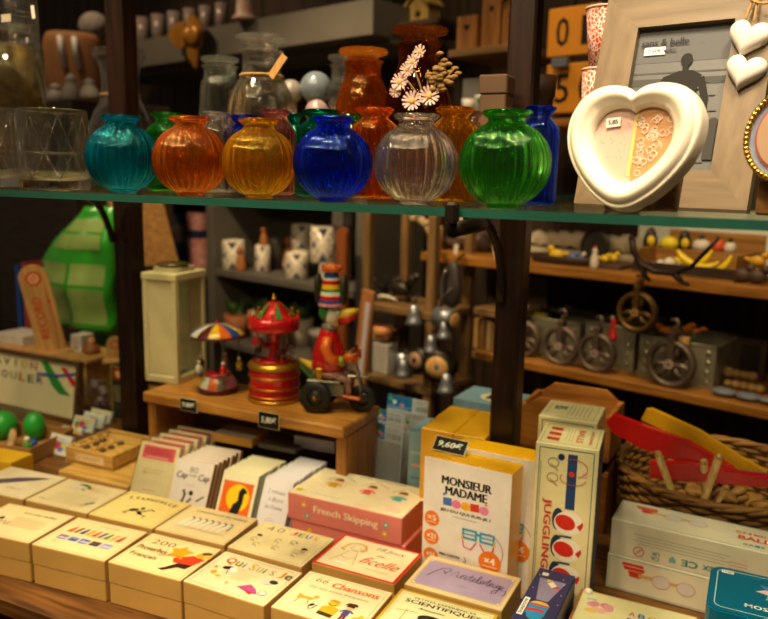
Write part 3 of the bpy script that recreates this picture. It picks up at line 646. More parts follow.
def d_b4(a, w, h):
    sheet(a, w, h, '#f2e2a2', '#a09050'); a.text('4', 26, h * .83, 13, 15, '#6a6248', .25, -.015); a.text('0', 46, h * .84, 13, 15, '#6a6248', -.1, -.015)
    for k, (t, c) in enumerate((('J', '#c83a20'), ('E', '#5a7a30'), ('U', '#4a5aa0'), ('X', '#d8a818'))): a.text(t, 72 + 14 * k, h * .85, 10, 13, c, 0, .05)
    for x, y in ((22, 44), (36, 30), (62, 56), (118, 46), (110, 28), (88, 62), (70, 34)): a.arc(x, y, 5, 1.1, '#94824a', 0, 300); a.line([(x - 4, y - 8), (x, y - 3), (x + 5, y - 9)], 1.1, '#94824a')
    a.disc(116, 50, 5, '#3a3428', 4); a.disc(94, 62, 2, '#3a3428'); a.disc(24, 58, 5, '#3a3830', 3); a.scribble(112, 38, 22, 12, 3, '#b0a070'); a.scribble(60, 44, 40, 18, 3, '#d8c890')
def d_b5(a, w, h):
    a.rect(w/2, h/2, w - 1, h - 1, '#d8301c'); a.rect(w / 2, h / 2, w - 11, h - 10, ink_soft('#f2e6c0')); P = '#7a3a6a'
    a.text('18 Jeux', w * .68, h * .80, 50, 14, P, 0, -.005, .35); a.text('de', w * .62, h * .62, 14, 7, '#c85a4a', 0, 0, .35); a.text('ficelle', w * .68, h * .42, 66, 22, '#d4502c', 0, 0, .5); a.text('Jeux amusants', w * .72, h * .20, 40, 5, '#c0a890', 0, 0, .3)
    a.line([(22, 72), (28, 82), (40, 88), (54, 84), (60, 72), (54, 64)], 3.4, '#e0a840'); a.line([(24, 70), (20, 62), (28, 58)], 4, '#e0a840'); a.arc(44, 74, 12, .8, '#c86a4a', 200, 420); a.disc(36, 73, 1.2, '#4a8ab0'); a.disc(50, 72, 1.2, '#4a8ab0'); a.arc(44, 66, 3, 1, '#d83a2a', 190, 350)
    a.line([(36, 60), (30, 40), (20, 20)], .9, '#d07050'); a.line([(50, 60), (56, 42), (62, 18)], .9, '#d07050'); a.line([(30, 40), (44, 34), (56, 42)], .9, '#d83a2a'); a.rect(40, 20, 26, 5, '#f6f0e0')
def d_b6(a, w, h):
    a.rect(w/2, h/2, w - 1, h - 1, ink_soft('#ecd6a0')); a.rect(w / 2, h / 2, w - 16, h - 24, ink_soft('#b09cc4')); a.frame(6, 10, w - 6, h - 10, .8, '#b8904a')
    for x, y in ((10, 14), (w - 10, 14), (10, h - 14), (w - 10, h - 14)): a.disc(x, y, 1.6, '#f8f0e0')
    I = '#43305e'
    a.line([(20, 40), (26, 56), (34, 70), (44, 76), (48, 68), (42, 60), (38, 66)], 1.5, I)
    a.line([(38, 66), (42, 56), (50, 74), (51, 56), (60, 74), (62, 56), (66, 55)], 1.5, I)
    def al(pts): a.line(pts, 1.35, I)
    al([(66, 55), (70, 64), (74, 66), (70, 66), (67, 60), (69, 55), (74, 60), (76, 66), (75, 55), (78, 55)]); al([(78, 55), (84, 74), (82, 56), (85, 54)]); al([(79, 66), (87, 67)])
    al([(85, 54), (91, 62), (89, 66), (86, 60), (89, 54), (93, 56)]); al([(93, 56), (98, 72), (95, 76), (93, 58), (97, 53)]); al([(97, 53), (104, 60), (103, 66), (99, 62), (100, 54), (105, 56), (106, 62)])
    al([(106, 60), (112, 74), (109, 55), (112, 53)]); al([(106, 65), (115, 66)]); al([(112, 53), (118, 64), (114, 63), (113, 56), (117, 54), (121, 64), (120, 54), (123, 53)])
    al([(123, 53), (129, 63), (125, 63), (124, 56), (128, 55), (130, 63), (129, 40), (124, 36), (122, 42), (130, 50)]); al([(130, 50), (136, 60), (133, 63), (131, 56), (135, 50), (141, 53), (142, 40), (138, 38)])
    a.rect(80, 33, 16, .8, '#7a6a90'); a.line([(78, 34), (82, 40), (80, 33)], .6, '#7a6a90')
flat('kraft box with black ink doodles and script, nearest the left table corner', (-1.1475, .7729), 6.3, d_a1, two=True, lower='plain kraft box under the doodle box at left table edge', w=.146)
flat('kraft box with slanted coloured letters over a blue picture strip', (-.9962, .7891), 5.2, d_a2, two=True, lower='plain kraft box under the box with slanted coloured letters', w=.145)
flat('kraft box of two hundred French proverbs with red and yellow figure', (-.846, .8040), 3.2, d_a3, two=True, lower='plain kraft box under the proverbs box', w=.137)
flat('kraft quiz box with many-coloured title and little figures', (-.7065, .8135), -.3, d_a4, two=True, lower='darker plain kraft box under the many-coloured quiz box', w=.1445, d=.103, col=KRAFT)
flat('kraft song box with red title, yellow figure and chick', (-.5530, .8165), 1, d_a5, two=True, lower='plain kraft box under the song box', w=.139, d=.110)
flat('science game box with gold border and black hat drawing', (-.4096, .8395), 0, d_a6, w=.149)
flat('beige game box printed with a purple feather', (-1.2955, .8860), 5, d_b0, w=.146, d=.112)
flat('beige game box printed with a square grid and green cap', (-1.1456, .9002), 4.4, d_b1, w=.142, d=.108)
flat('yellow game box with curved black title and black figures', (-1.001, .9115), 3.6, d_b2, w=.139, d=.110)
flat('kraft game box with a row of grey and white geese', (-.8588, .9215), 3.4, d_b3, w=.139, d=.106)
flat('cream box with thin grey 40 and coloured capitals', (-.7124, .9281), 0, d_b4, w=.141, d=.106)
flat('red-bordered string game box with a blonde girl drawing', (-.5667, .9505), -.6, d_b5, w=.144, d=.107)
flat('lilac game box with dark violet handwritten title', (-.4108, .9577), -.7, d_b6, w=.151, d=.100)
upright('card_box', 'small yellow card box at the left edge behind the feather box', 'box', (-1.468, 1.012), rad(5), .13, .06, .062, TZ + .0002, mat('yellow_card', '#e8b81c', .5, noise=.06))

# rocket box, puzzle box, tin
def d_rocket(a, w, h):
    a.rect(w / 2, h / 2, w - 1.5, h - 1.5, ink_soft('#2c2a5c')); a.poly([(18, 62), (34, 62), (46, 122), (8, 122)], '#8f84a8')
    a.disc(26, 50, 13, '#d8b828', 9); a.poly([(12, 24), (38, 24), (39, 52), (13, 52)], '#2a8ac0'); a.rect(26, 49, 27, 4, '#d83a28'); a.poly([(10, 36), (24, 40), (36, 38), (36, 32), (12, 30)], '#c8382c'); a.disc(26, 22, 11, '#2a8ac0')
    a.poly([(22, 110), (30, 100), (36, 108), (28, 118)], '#e8e0d0'); a.poly([(30, 100), (42, 102), (38, 108)], '#d8402c'); a.poly([(20, 112), (28, 120), (20, 122)], '#e8c030'); a.rect(13, 134, 9, 9, '#e8e4dc')
    for x, y in ((44, 116), (47, 86), (6, 90), (48, 60), (40, 130), (6, 128)): a.disc(x, y, 1, '#d8d4e8', n=8)
    a.rect(7, 38, 7.5, 46, '#ece8dc'); a.text('SHADOW', 7, 38, 38, 4.5, '#2a2a3a', PI / 2, .02)
upright('game_box', 'slim navy box with a torch beam and rocket on it', 'game box', (-.2318, .897), rad(-.5), .0535, .150, .0998, TZ + .0002, mat('navy_card', '#26244e', .45, noise=.05), top_draw=d_rocket, b=.002)
def d_puz(a, w, h):
    a.rect(w / 2, h / 2, w - 9, h - 9, ink_soft('#e6e2ae'))
    for k in range(7): a.disc(34 + 12 * math.cos(k), 84 + 9 * math.sin(2.2 * k), 7, ['#e0a0a8', '#d88a98', '#e8b4b0'][k % 3])
    a.rect(20, 100, 14, 4, '#9ac0d8'); a.disc(24, 70, 9, '#e8c868', 6)
    for j, row in enumerate(('ABCDE', 'FGHIJ')):
        for k, ch in enumerate(row): a.text(ch, 78 + 13 * k, 86 - 17 * j, 9, 11, ['#d87a90', '#4a70b8', '#e0a830', '#6aa068', '#c85038'][(k + j) % 5], 0, .06)
    for k in range(4): a.line([(70 + 14 * k, 48), (78 + 14 * k, 56), (84 + 14 * k, 48)], 3, ['#d87a90', '#4a70b8', '#e0a830', '#6aa068'][k])
    a.scribble(w * .4, 28, 80, 18, 3, '#c8bc7a')
t = upright('puzzle_box', 'wooden framed puzzle box with pastel pattern before the ball game boxes', 'puzzle box', (-.1720, .947), rad(0), .165, .125, .0698, TZ + .0002, wood('puzzle_frame_wood', '#b5783a', '#8f5826', 0), top_draw=d_puz)
m = MB(); m.lathe([(0, 0), (.006, 0), (.0062, .003), (.004, .005), (0, .0055)], mat('white_knob', '#e8e2d8', .4), 16, (.012, .116, .0702)); m.build('white_knob', t)
upright('carton', 'plain brown carton under the teal tin', 'carton', (.004, .95), 0, .15, .14, .0995, TZ + .0002, KRAFTD)
TEAL = mat('teal_tin', '#0a80a8', .3, .3, .05, 20, coat=.3)
t = thing('mosaic_tin', 'teal metal tin with a pastel mosaic star at the right', 'tin', (-.001, .958, .83), rad(-1))
def rrect(w, d, r_, x0=0, y0=0, n=6):
    o = []
    for cx, cy, a0 in ((w - r_, r_, -90), (w - r_, d - r_, 0), (r_, d - r_, 90), (r_, r_, 180)):
        o += [(x0 + cx + r_ * math.cos(rad(a0 + 90 * k / n)), y0 + cy + r_ * math.sin(rad(a0 + 90 * k / n))) for k in range(n + 1)]
    return o
TWd, TD = .150, .118
m = MB(); m.prism(rrect(TWd, TD, .016), 0, .030, mat('tin_rim', '#8a98a0', .3, .8)); m.build('tin_body', t)
m = MB(); m.prism(rrect(TWd + .002, TD + .002, .017, -.001, -.001), .012, .048, TEAL); m.prism(rrect(TWd - .002, TD - .002, .015, .001, .001), .048, .050, TEAL); m.build('tin_lid', t)
m = MB(); a = Art(m, (0, 0, .050)); o = rrect(TWd * 1000 - 16, TD * 1000 - 16, 10, 8, 8); a.line(o + [o[0]], 1, '#d8ecec')
for k in range(8):
    an = 2 * PI * k / 8 + .2; c1 = ['#e89ab0', '#5ab0a0', '#e0704a', '#4a80c0', '#e8c0c8', '#7ac0a8', '#e0704a', '#a8c8d8'][k]
    a.poly([(82, 74), (82 + 16 * math.cos(an - .39), 74 + 16 * math.sin(an - .39)), (82 + 29 * math.cos(an), 74 + 29 * math.sin(an)), (82 + 16 * math.cos(an + .39), 74 + 16 * math.sin(an + .39))], c1)
a.text('MOSAIC PUZZLE', 92, 26, 98, 9, '#e4f0ee', 0, .03, 0, 1.1); a.rect(20, 104, 15, 8, '#f0ece4'); a.text('14,90', 20, 104, 12, 4, '#3a3a40'); m.build('lid_print', t)

# ------------------------------------------------------------------ cup and ball boxes
ISL = mat('ivory_card', '#e6dcc0', .5, noise=.05)
def cupball(a, x, y, s, ang=0.):
    R_ = '#d83c20'
    a.poly([(x, y + 9*s), (x + 34*s, y + 9*s), (x + 34*s, y + 4*s), (x, y + 4*s)], R_); a.poly([(x + 2*s, y + 3*s), (x + 36*s, y + 3*s), (x + 35*s, y - 3*s), (x + 4*s, y - 3*s)], R_); a.poly([(x + 10*s, y - 4*s), (x + 32*s, y - 4*s), (x + 30*s, y - 14*s), (x + 13*s, y - 14*s)], R_)
    a.rect(x + 18*s, y + 3.5*s, 30*s, .9*s, '#f4e8d0'); a.rect(x + 62*s, y - 9*s, 70*s, 6*s, '#d8a860'); a.disc(x + 62*s, y - 11*s, 14*s, '#d8ccc8', 11*s); a.arc(x + 62*s, y - 11*s, 14*s, .9*s, '#c88a58', ry=11*s); a.disc(x + 100*s, y - 12*s, 14*s, '#d8ccc8', 11*s); a.arc(x + 100*s, y - 12*s, 14*s, .9*s, '#c88a58', ry=11*s)
def d_ball_top(a, w, h):
    a.frame(3, 3, w - 3, h - 3, .8, '#5aa0a0'); cupball(a, 26, h - 22, 1.); a.text('CUP & BALL', w * .68, h * .66, 44, 7, '#d8583a', 0, .02); a.text('BALL', w * .70, h * .44, 46, 14, '#d8482c', 0, .03); a.text('GAME', w * .70, h * .18, 30, 7, '#5a9a9a', 0, .02, 0, 1.3)
def d_ball_front(a, w, h):
    G = '#3a8a84'
    for k in range(4): a.rect(w * .36, h * .70 - k * 5.2, w * (.48 - .05 * (k % 2)), .9, '#9aa890')
    for k in range(3): a.rect(w * .64, h * .56 - k * 5.2, 26, .9, '#d87a5a')
    a.arc(46, 14, 8, 1.4, '#c8402c'); a.line([(40, 8), (52, 20)], 1.4, '#c8402c'); a.disc(46, 14, 3, '#d8a89a')
    a.text('UK', 72, 17, 13, 6, G, PI, .03); a.text('CA', 72, 9, 13, 6, G, PI, .03); a.rect(98, 13, 10, 7, '#7ab0a8'); a.rect(98, 18, 5, 3, '#7ab0a8'); a.text('CE', 124, 14, 24, 11, G, PI, .01); a.text('REX', 154, 15, 22, 8, '#2a8a94', PI, .03)
    for k in range(18): a.rect(w - 66 + k * 1.9, h * .62, random.choice([.5, .9, 1.3]), 15, '#3a3a38')
    a.rect(w - 44, h * .24, 40, 17, '#b8503c')
BALL = ony(612, 517, 1.22); hb = .0612
def ballbox(label, z, fr, dx=0.):
    return upright('ball_game_box', label, 'toy box', (BALL.x + dx, 1.22), rad(-3.5), .30, .085, hb, z, ISL, group='cup and ball game boxes', top_draw=d_ball_top, front_draw=fr)
ballbox('ivory cup and ball box with red cup facing out, lower one', TZ + .0002, lambda a, w, h: (a.frame(3, 3, w - 3, h - 3, .8, '#5aa0a0'), cupball(a, 24, h - 18, 1.)), -.002)
ballbox('ivory cup and ball box with upside-down small print, upper one', TZ + hb + .0006, d_ball_front)

# ------------------------------------------------------------------ skipping rope boxes
PK = mat('coral_card', '#dd7f74', .5, noise=.05)
def d_fs_top(a, w, h):
    a.rect(w / 2, h / 2, w - 1, h - 1, ink_soft('#efe2bc'))
    for k in range(16): a.disc(random.uniform(10, w - 10), random.uniform(10, h - 10), 16, random.choice(['#efd8b4', '#e8e2b8', '#f2dcc4', '#f0d0b8']), 8, n=14)
    for k, (x, c) in enumerate(((58, '#d8b018'), (128, '#d85a5a'), (190, '#5aa8a8'))):
        a.doll(x, h * .28, h * .46, '#f0c8a8', c, '#f0e4cc', '#8a4a2c'); a.line([(x - 22, h * .66), (x, h * .86), (x + 30, h * .74)], 2.2, ['#7aa8b0', '#d88a8a', '#d88a8a'][k]); a.disc(x - 18, h * .3, 4, '#f0e8d8')
    a.star(14, h * .14, 9, '#e0c020', 5, .6); a.text('LITTLE SKIPPING ROPE', w * .58, h * .93, 96, 5, '#6a5a50'); a.rect(w * .3, h * .12, 60, 1, '#8aa0a0')
def d_fs_front(a, w, h):
    a.text('French Skipping', w * .52, h * .54, w * .56, h * .34, '#f6e6bc', 0, .0, 0, 1.0)
    for x, y, c in ((w * .15, h * .66, '#e0b820'), (w * .18, h * .26, '#6aa8a8'), (w * .87, h * .62, '#6aa8a8'), (w * .86, h * .30, '#d8b820')): a.star(x, y, 7, c, 5, .6); a.disc(x, y, 2.2, '#f0e4c0')
fsl = (-.7063, 1.10)
upright('skipping_rope_box', 'coral pink skipping rope box under the other one', 'toy box', (fsl[0] + .006, fsl[1] + .002), rad(0), .228, .130, .0497, TZ + .0002, PK, group='skipping rope boxes', front_draw=lambda a, w, h: (a.star(w * .17, h * .7, 7, '#e0b820', 5, .6), a.star(w * .86, h * .6, 7, '#6aa8a8', 5, .6)))
upright('skipping_rope_box', 'coral pink skipping rope box with girls on its lid, on top', 'toy box', fsl, rad(-.3), .228, .132, .0497, TZ + .0502, PK, group='skipping rope boxes', top_draw=d_fs_top, front_draw=d_fs_front)

# ------------------------------------------------------------------ guessing game boxes (yellow) and juggling ball boxes
YEL = mat('yellow_gloss_card', '#eeb010', .35, noise=.05, coat=.3)
def d_mm(a, w, h):
    a.rect(w / 2, h / 2, w - 1.4, h - 1.4, ink_soft('#f2ece6')); K = '#1c1a1a'; O_ = '#ee7e1e'
    [(a.text('MONSIEUR', w * .5 + q_, h * .858, w * .56, h * .060, K), a.text('MADAME', w * .5 + q_, h * .787, w * .47, h * .060, K)) for q_ in (-.5, .5)]
    for k, c in enumerate(('#4a78c8', '#e87aa8', '#f0b428', '#e0402c', '#e88ab8')):
        x = w * (.29 + .105 * k)
        if k in (0, 3): a.rect(x, h * .705, w * .10, h * .056, c, .05)
        else: a.disc(x, h * .70, w * .055, c, h * .03)
    a.disc(w * .25, h * .755, 2.4, '#4a78c8'); a.disc(w * .73, h * .745, 2.4, '#e8a030')
    a.text('JEU DU QUI SUIS-JE ?', w * .5, h * .64, w * .58, h * .026, K, 0, .02); a.rect(w * .5, h * .607, w * .28, .9, '#a09a98')
    for y, t in ((.555, '×5'), (.418, '×21'), (.28, '×16')): a.disc(w * .115, h * y, w * .088, O_); a.text(t, w * .115, h * (y + .008), w * .10, h * .04, '#fdf4ea', 0, .03); a.rect(w * .115, h * (y - .025), w * .11, 1.3, '#fbe0c4')
    gx, gy = w * .66, h * .50
    for sx in (-1, 1):
        a.frame(gx + sx * w * .10 - w * .085, gy - h * .03, gx + sx * w * .10 + w * .085, gy + h * .045, 3.4, '#38a8d0'); a.rect(gx + sx * w * .10, gy + h * .008, w * .15, 2, '#38a8d0')
        a.line([(gx + sx * w * .18, gy - h * .03), (gx + sx * w * .16, gy - h * .09), (gx + sx * w * .08, gy - h * .10), (gx + sx * w * .02, gy - h * .04)], 2.4, ['#e05a9a', '#d8508a'][sx > 0]); a.line([(gx + sx * w * .185, gy + h * .0), (gx + sx * w * .18, gy - h * .04)], 3, '#f0c030')
    a.rect(gx, gy + h * .02, w * .05, 4, '#38a8d0'); a.arc(w * .74, h * .42, w * .20, 1.3, '#b08a80', -60, 80, h * .13)
    a.disc(w * .80, h * .345, w * .125, O_, rot=.1); a.text('×4', w * .80, h * .357, w * .12, h * .05, '#fdf4ea', 0, .03); a.rect(w * .80, h * .315, w * .17, 1.5, '#fbe0c4')
    a.text('MES CARTES', w * .34, h * .318, w * .24, h * .016, K, 0, .02); a.arc(w * .50, h * .315, 4, 1, K, -80, 80); a.text('MON BLASON', w * .60, h * .235, w * .22, h * .016, K, -.45, .02); a.line([(w * .74, h * .17), (w * .79, h * .20), (w * .80, h * .23)], 1, K)
    a.disc(w * .28, h * .20, w * .13, '#e8b020', h * .06, -.1); a.disc(w * .54, h * .165, w * .19, '#e890b0', h * .075, -.2); a.rect(w * .5, h * .06, w * .9, h * .05, '#f0d8c0')
MZ = ony(424.6, 455.3, 1.07).z; ML_ = ony(424.6, 455.3, 1.07)
mons = upright('guessing_game_box', 'white fronted guessing game box with black title and orange circles, in front', 'game box', (ML_.x, 1.07), rad(-3.6), .1475, .050, MZ - TZ - .0002, TZ + .0002, YEL, group='guessing game boxes', front_draw=d_mm)
upright('guessing_game_box', 'guessing game box right behind the front one, before the right post', 'game box', (ML_.x + .030, 1.1225), rad(-2.2), .1475, .050, ony(526, 459, 1.12).z - TZ, TZ + .0002, YEL, group='guessing game boxes', front_draw=d_mm)
YB_ = mat('amber_yellow_card', '#e0a416', .4, noise=.05, coat=.2)
yz = ony(422, 428, 1.19).z
upright('guessing_game_box', 'tall plain yellow box standing left behind the guessing games', 'game box', (-.486, 1.19), rad(.5), .059, .150, yz - TZ, TZ + .0002, YB_, group='guessing game boxes')
upright('guessing_game_box', 'tall plain yellow box wedged against the right post', 'game box', (-.426, 1.191), rad(1), .0575, .150, yz - TZ - .001, TZ + .0002, YB_, group='guessing game boxes')
def price_tag(label, loc, yaw, text_, w=.026, h=.016, pitch=0., cat='price tag'):
    t = thing('price_tag', label, cat, loc, yaw, 'chalkboard price tags', rx=pitch)
    m = MB(); m.box((0, 0, h / 2), (w, .0016, h), mat('tag_border', '#e0cfa0', .6), .0004); m.build('tag_border', t)
    m = MB(); a = Art(m, (0, -.0008, h / 2), (1, 0, 0), (0, 0, 1)); a.rect(0, 0, w * 1000 - 2.2, h * 1000 - 2.2, '#14120f'); a.text(text_, 0, 0, w * 1000 * .72, h * 1000 * .45, '#f4f2ec', 0, .02, .15); m.build('chalk_lettering', t); return t
p = onz(441, 458, MZ + .006)
t = price_tag('black price tag lying tilted on the yellow guessing game box', (p.x - .002, 1.092, MZ + .0022), rad(-6), '9,60€', .058, .026, rad(-42))
m = MB(); m.box((0, .007, .001), (.012, .012, .004), mat('tag_clip', '#d8d0b8', .5), .001); m.build('tag_clip', t)
JC = mat('cream_card', '#e6d9a4', .5, noise=.05)
def jball(a, x, y, r_):
    a.disc(x - r_ * .78, y + r_ * .22, r_ * .42, '#2a3a52', r_ * .86); a.disc(x, y, r_ * 1.05, '#ece4d4', r_ * .92, n=28); a.disc(x - r_ * .24, y + r_ * .04, r_ * .74, '#cf2f20', r_ * .56, -.35, 24)
    a.poly([(x + .58 * r_, y - .16 * r_), (x + .98 * r_, y + .26 * r_), (x + 1.04 * r_, y - .04 * r_), (x + .86 * r_, y - .46 * r_)], '#cf2f20')
def d_jug(a, w, h):
    N = '#28406e'; R_ = '#cc3a22'; a.frame(6, 6, w - 6, h - 6, 1.2, '#4a5a78'); a.rect(w * .60, h * .80, w * .15, h * .31, N)
    for k, y in enumerate((.565, .41, .255)): jball(a, w * .60, h * y, w * .225)
    for y in (.487, .332): a.rect(w * .56, h * y, w * .20, 3, N)
    a.rect(w * .60, h * .10, w * .15, h * .16, N)
    a.text('JUGGLING BALLS', w * .235, h * .36, h * .66, w * .155, R_, -PI / 2, .015); a.rect(w * .10, h * .5, .9, h * .80, '#8a8a78')
    a.disc(w * .42, h * .935, 5, '#1e3050'); a.disc(w * .60, h * .845, 4.6, R_); a.disc(w * .80, h * .85, 4, '#e8b0a8')
    a.arc(w * .62, h * .88, w * .22, 1, R_, -70, 120, h * .05); a.arc(w * .62, h * .82, w * .2, 1, R_, 150, 360, h * .035)
    for y in (.90, .815): a.arc(w * .30, h * y, w * .085, 1, '#8a7a60', ry=h * .025); a.line([(w * .26, h * (y - .01)), (w * .34, h * (y - .03)), (w * .38, h * (y - .045))], 1.3, '#b86a50')
def d_jug_top(a, w, h):
    a.frame(5, 5, w - 5, h - 5, .8, '#8a8a70'); R_ = '#c04028'
    a.text('JUGGLING', w * .83, h * .5, h * .66, w * .07, R_, -PI / 2, .015); a.text('BALLS', w * .66, h * .5, h * .6, w * .11, R_, -PI / 2, .03)
    for k in range(3): a.rect(w * (.44 + .05 * k), h * .5, .8, h * .6, '#b0a888')
    for k in range(3): a.poly([(w * .14, h * (.2 + .25 * k)), (w * .34, h * (.16 + .25 * k)), (w * .34, h * (.30 + .25 * k)), (w * .14, h * (.32 + .25 * k))], '#c83a26')
def d_jug_side(a, w, h):
    a.rect(w / 2, h / 2, w - 2, h - 2, ink_soft('#26365e'))
    a.line([(w * .5 + w * .12 * math.sin(k * 1.1), h * (.95 - .06 * k)) for k in range(12)], 2.4, '#c84a38')
J = ony(536, 441.5, 1.085); jw = (onz(599.7, 450, J.z) - J).length
upright('juggling_ball_box', 'cream juggling ball box with three red and white balls, in front', 'toy box', (J.x, 1.085), rad(5), jw, .098, J.z - TZ - .0002, TZ + .0002, JC, group='juggling ball boxes', top_draw=d_jug_top, front_draw=d_jug, right_draw=d_jug_side)
J2 = ony(538.7, 415, 1.205); jw2 = (onz(598, 422.5, J2.z) - J2).length
upright('juggling_ball_box', 'cream juggling ball box standing behind the front one', 'toy box', (J2.x, 1.205), rad(2), jw2, .098, J2.z - TZ - .0002, TZ + .0002, JC, group='juggling ball boxes', front_draw=d_jug, top_draw=lambda a, w, h: (a.frame(8, 8, w - 8, h - 8, .8, '#8a8a70'), a.text('BS', w * .28, h * .6, 20, 22, '#5a5a4a', -PI / 2, .03), [a.rect(w * (.45 + .07 * k), h * .5, 1.2, h * .6, '#8a8a70') for k in range(6)]))
CRW = wood('orange_crate_wood', '#c07c34', '#96581c', 0)
cp = ony(520, 398, 1.42)
for i, (lab, z0, z1) in enumerate((('orange wooden crate behind the juggling boxes, lower one', TZ + .0002, .872), ('orange wooden crate behind the juggling boxes, upper one', .8728, ony(530, 396, 1.42).z))):
    t = thing('wooden_crate', lab, 'crate', (cp.x, 1.42, z0), rad(-2), 'orange crates'); cw, cdp, chh = .178, .13, z1 - z0
    m = MB(); m.box((cw / 2, cdp / 2, .004), (cw, cdp, .008), CRW); m.build('crate_floor', t)
    for y in (.005, cdp - .005):
        m = MB(); k = chh * .82; m.prism([(0, 0), (cw, 0), (cw, k * .97), (cw * .93, k), (cw * .8, chh), (cw * .2, chh), (cw * .07, k), (0, k * .97)], -.005, .005, CRW, TR(0, y, .0) @ RX(PI / 2)); m.build('long_side', t)
    for x in (.005, cw - .005):
        m = MB(); m.box((x, cdp / 2, chh * .42), (.01, cdp - .02, chh * .84), CRW, .002); m.build('end_panel', t)
upright('gift_box', 'light blue box behind the right post with dark window', 'box', (-.525, 1.46), rad(-4), .15, .11, ony(480, 400, 1.47).z - TZ, TZ + .0002, mat('pale_blue_card', '#7fa3b8', .5, noise=.06), top_draw=lambda a, w, h: (a.disc(w * .58, h * .45, 44, '#e0d8b0', 36), a.rect(w * .6, h * .45, 62, 40, '#4a3c28')))
upright('gift_box', 'narrow light blue box left of the tall yellow boxes', 'box', (-.531, 1.24), rad(2), .037, .09, ony(416, 432, 1.24).z - TZ, TZ + .0002, mat('pale_blue_card', '#7fa3b8', .5, noise=.06), front_draw=lambda a, w, h: [a.rect(w * .5, h * (.2 + .12 * k), w * .7, 5, ['#5a88a8', '#d8a8a0', '#a8c0c8'][k % 3]) for k in range(6)])
# ------------------------------------------------------------------ wooden riser with toys
RZ0 = .93
PINE = wood('honey_pine', '#c58a3a', '#a0682a', 0, .4); PINEV = wood('honey_pine_upright', '#b87c34', '#92602a', 2, .4)
rl, rr_ = onz(143, 391.5, RZ0), onz(344, 428, RZ0)
rw = rr_.x - rl.x
rs = thing('wooden_riser', 'honey pine riser bench holding the tin toys and the lantern', 'display riser', (rl.x, 1.2, TZ + .0002))
m = MB(); m.box((rw / 2, .08, RZ0 - TZ - .011), (rw, .16, .022), PINE, .003); m.build('top_board', rs)
for x in (.012, rw - .012):
    m = MB(); m.box((x, .084, (RZ0 - TZ - .0222) / 2), (.022, .14, RZ0 - TZ - .0226), PINEV, .002); m.build('side_panel', rs)
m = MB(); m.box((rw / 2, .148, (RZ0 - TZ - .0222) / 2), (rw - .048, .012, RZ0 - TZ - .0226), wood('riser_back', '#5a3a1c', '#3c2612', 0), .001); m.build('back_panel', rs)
q = ony(269, 420, 1.197); price_tag('black price tag reading 5,80€ on the riser edge', (q.x, 1.1965, q.z - .018), 0, '5,80€', .049, .034)
q = ony(189, 405, 1.197); price_tag('black price tag reading 9,80€ below the tin carousel', (q.x, 1.1965, q.z - .014), 0, '9,80€', .044, .028)

RED = mat('toy_red', '#c81414', .25, .2, coat=.5); GOLD = mat('toy_gold', '#c8962e', .3, .8); TIN = mat('toy_tin', '#8f897c', .35, .7); TGR = mat('toy_green', '#2e7a34', .3, coat=.3); TYE = mat('toy_yellow', '#e0b020', .3, coat=.3); TOR = mat('toy_orange', '#d8641a', .3, coat=.3); TWH = mat('toy_white', '#d8d4c4', .35); TBL = mat('toy_blue', '#1e4a94', .3, coat=.3); BLK = mat('toy_black', '#14120f', .5); TPK = mat('toy_pink', '#c87a84', .4); TDK = mat('toy_dark_red', '#5a1418', .35)
z0 = RZ0 + .0003
# red carousel music box
c = onz(274.5, 399, RZ0); s = dep(c) / FPX
t = thing('carousel_toy', 'red carousel music box with gold trim between tin carousel and duck', 'toy carousel', (c.x, c.y, z0), .3)
R = 25 * s
m = MB(); m.lathe([(0, 0), (R * 1.02, 0), (R * 1.02, 3 * s), (R * .98, 5 * s), (R * .98, 28 * s), (R * 1.0, 30 * s), (R * .9, 33 * s), (0, 33 * s)], RED, 48)
for zz in (7, 15, 26): m.tube([(R * 1.0 * math.cos(2*PI*k/40), R * 1.0 * math.sin(2*PI*k/40), zz * s) for k in range(40)], .8 * s, GOLD, 6, True)
m.lathe([(R * 1.02, 0), (R * 1.05, .5 * s), (R * 1.05, 3.2 * s), (R * 1.0, 4 * s)], GOLD, 48); m.build('music_base', t)
m = MB(); m.lathe([(0, 33 * s), (R * 1.0, 33 * s), (R * 1.06, 35 * s), (R * 1.0, 38 * s), (R * .9, 40 * s), (0, 40 * s)], GOLD, 48); m.lathe([(0, 40.1 * s), (R * .86, 40.1 * s), (R * .5, 42 * s), (0, 42 * s)], RED, 32); m.build('platform', t)
m = MB(); m.lathe([(7 * s, 41 * s), (7 * s, 44 * s), (5 * s, 47 * s), (5 * s, 68 * s), (8 * s, 72 * s)], RED, 24); m.build('centre_pole', t)
m = MB()
m.lathe([(0, 71 * s), (R * .95, 71 * s), (R * 1.02, 73 * s), (R * 1.0, 82 * s), (R * .88, 84 * s), (R * .5, 90 * s), (R * .25, 98 * s), (0, 99 * s)], RED, 48, ribs=12, amp=0)
for k in range(6):
    a0 = 2 * PI * k / 6
    m.add([(R * .86 * math.cos(a0 - .16), R * .86 * math.sin(a0 - .16), 85.2 * s), (R * .86 * math.cos(a0 + .16), R * .86 * math.sin(a0 + .16), 85.2 * s), (R * .28 * math.cos(a0 + .1), R * .28 * math.sin(a0 + .1), 98 * s), (R * .28 * math.cos(a0 - .1), R * .28 * math.sin(a0 - .1), 98 * s)], [(0, 1, 2, 3)], TGR)
m.build('canopy', t)
m = MB(); m.sph((0, 0, 101 * s), 2.6 * s, GOLD, seg=12); m.sph((0, 0, 105 * s), 1.3 * s, GOLD, seg=8)
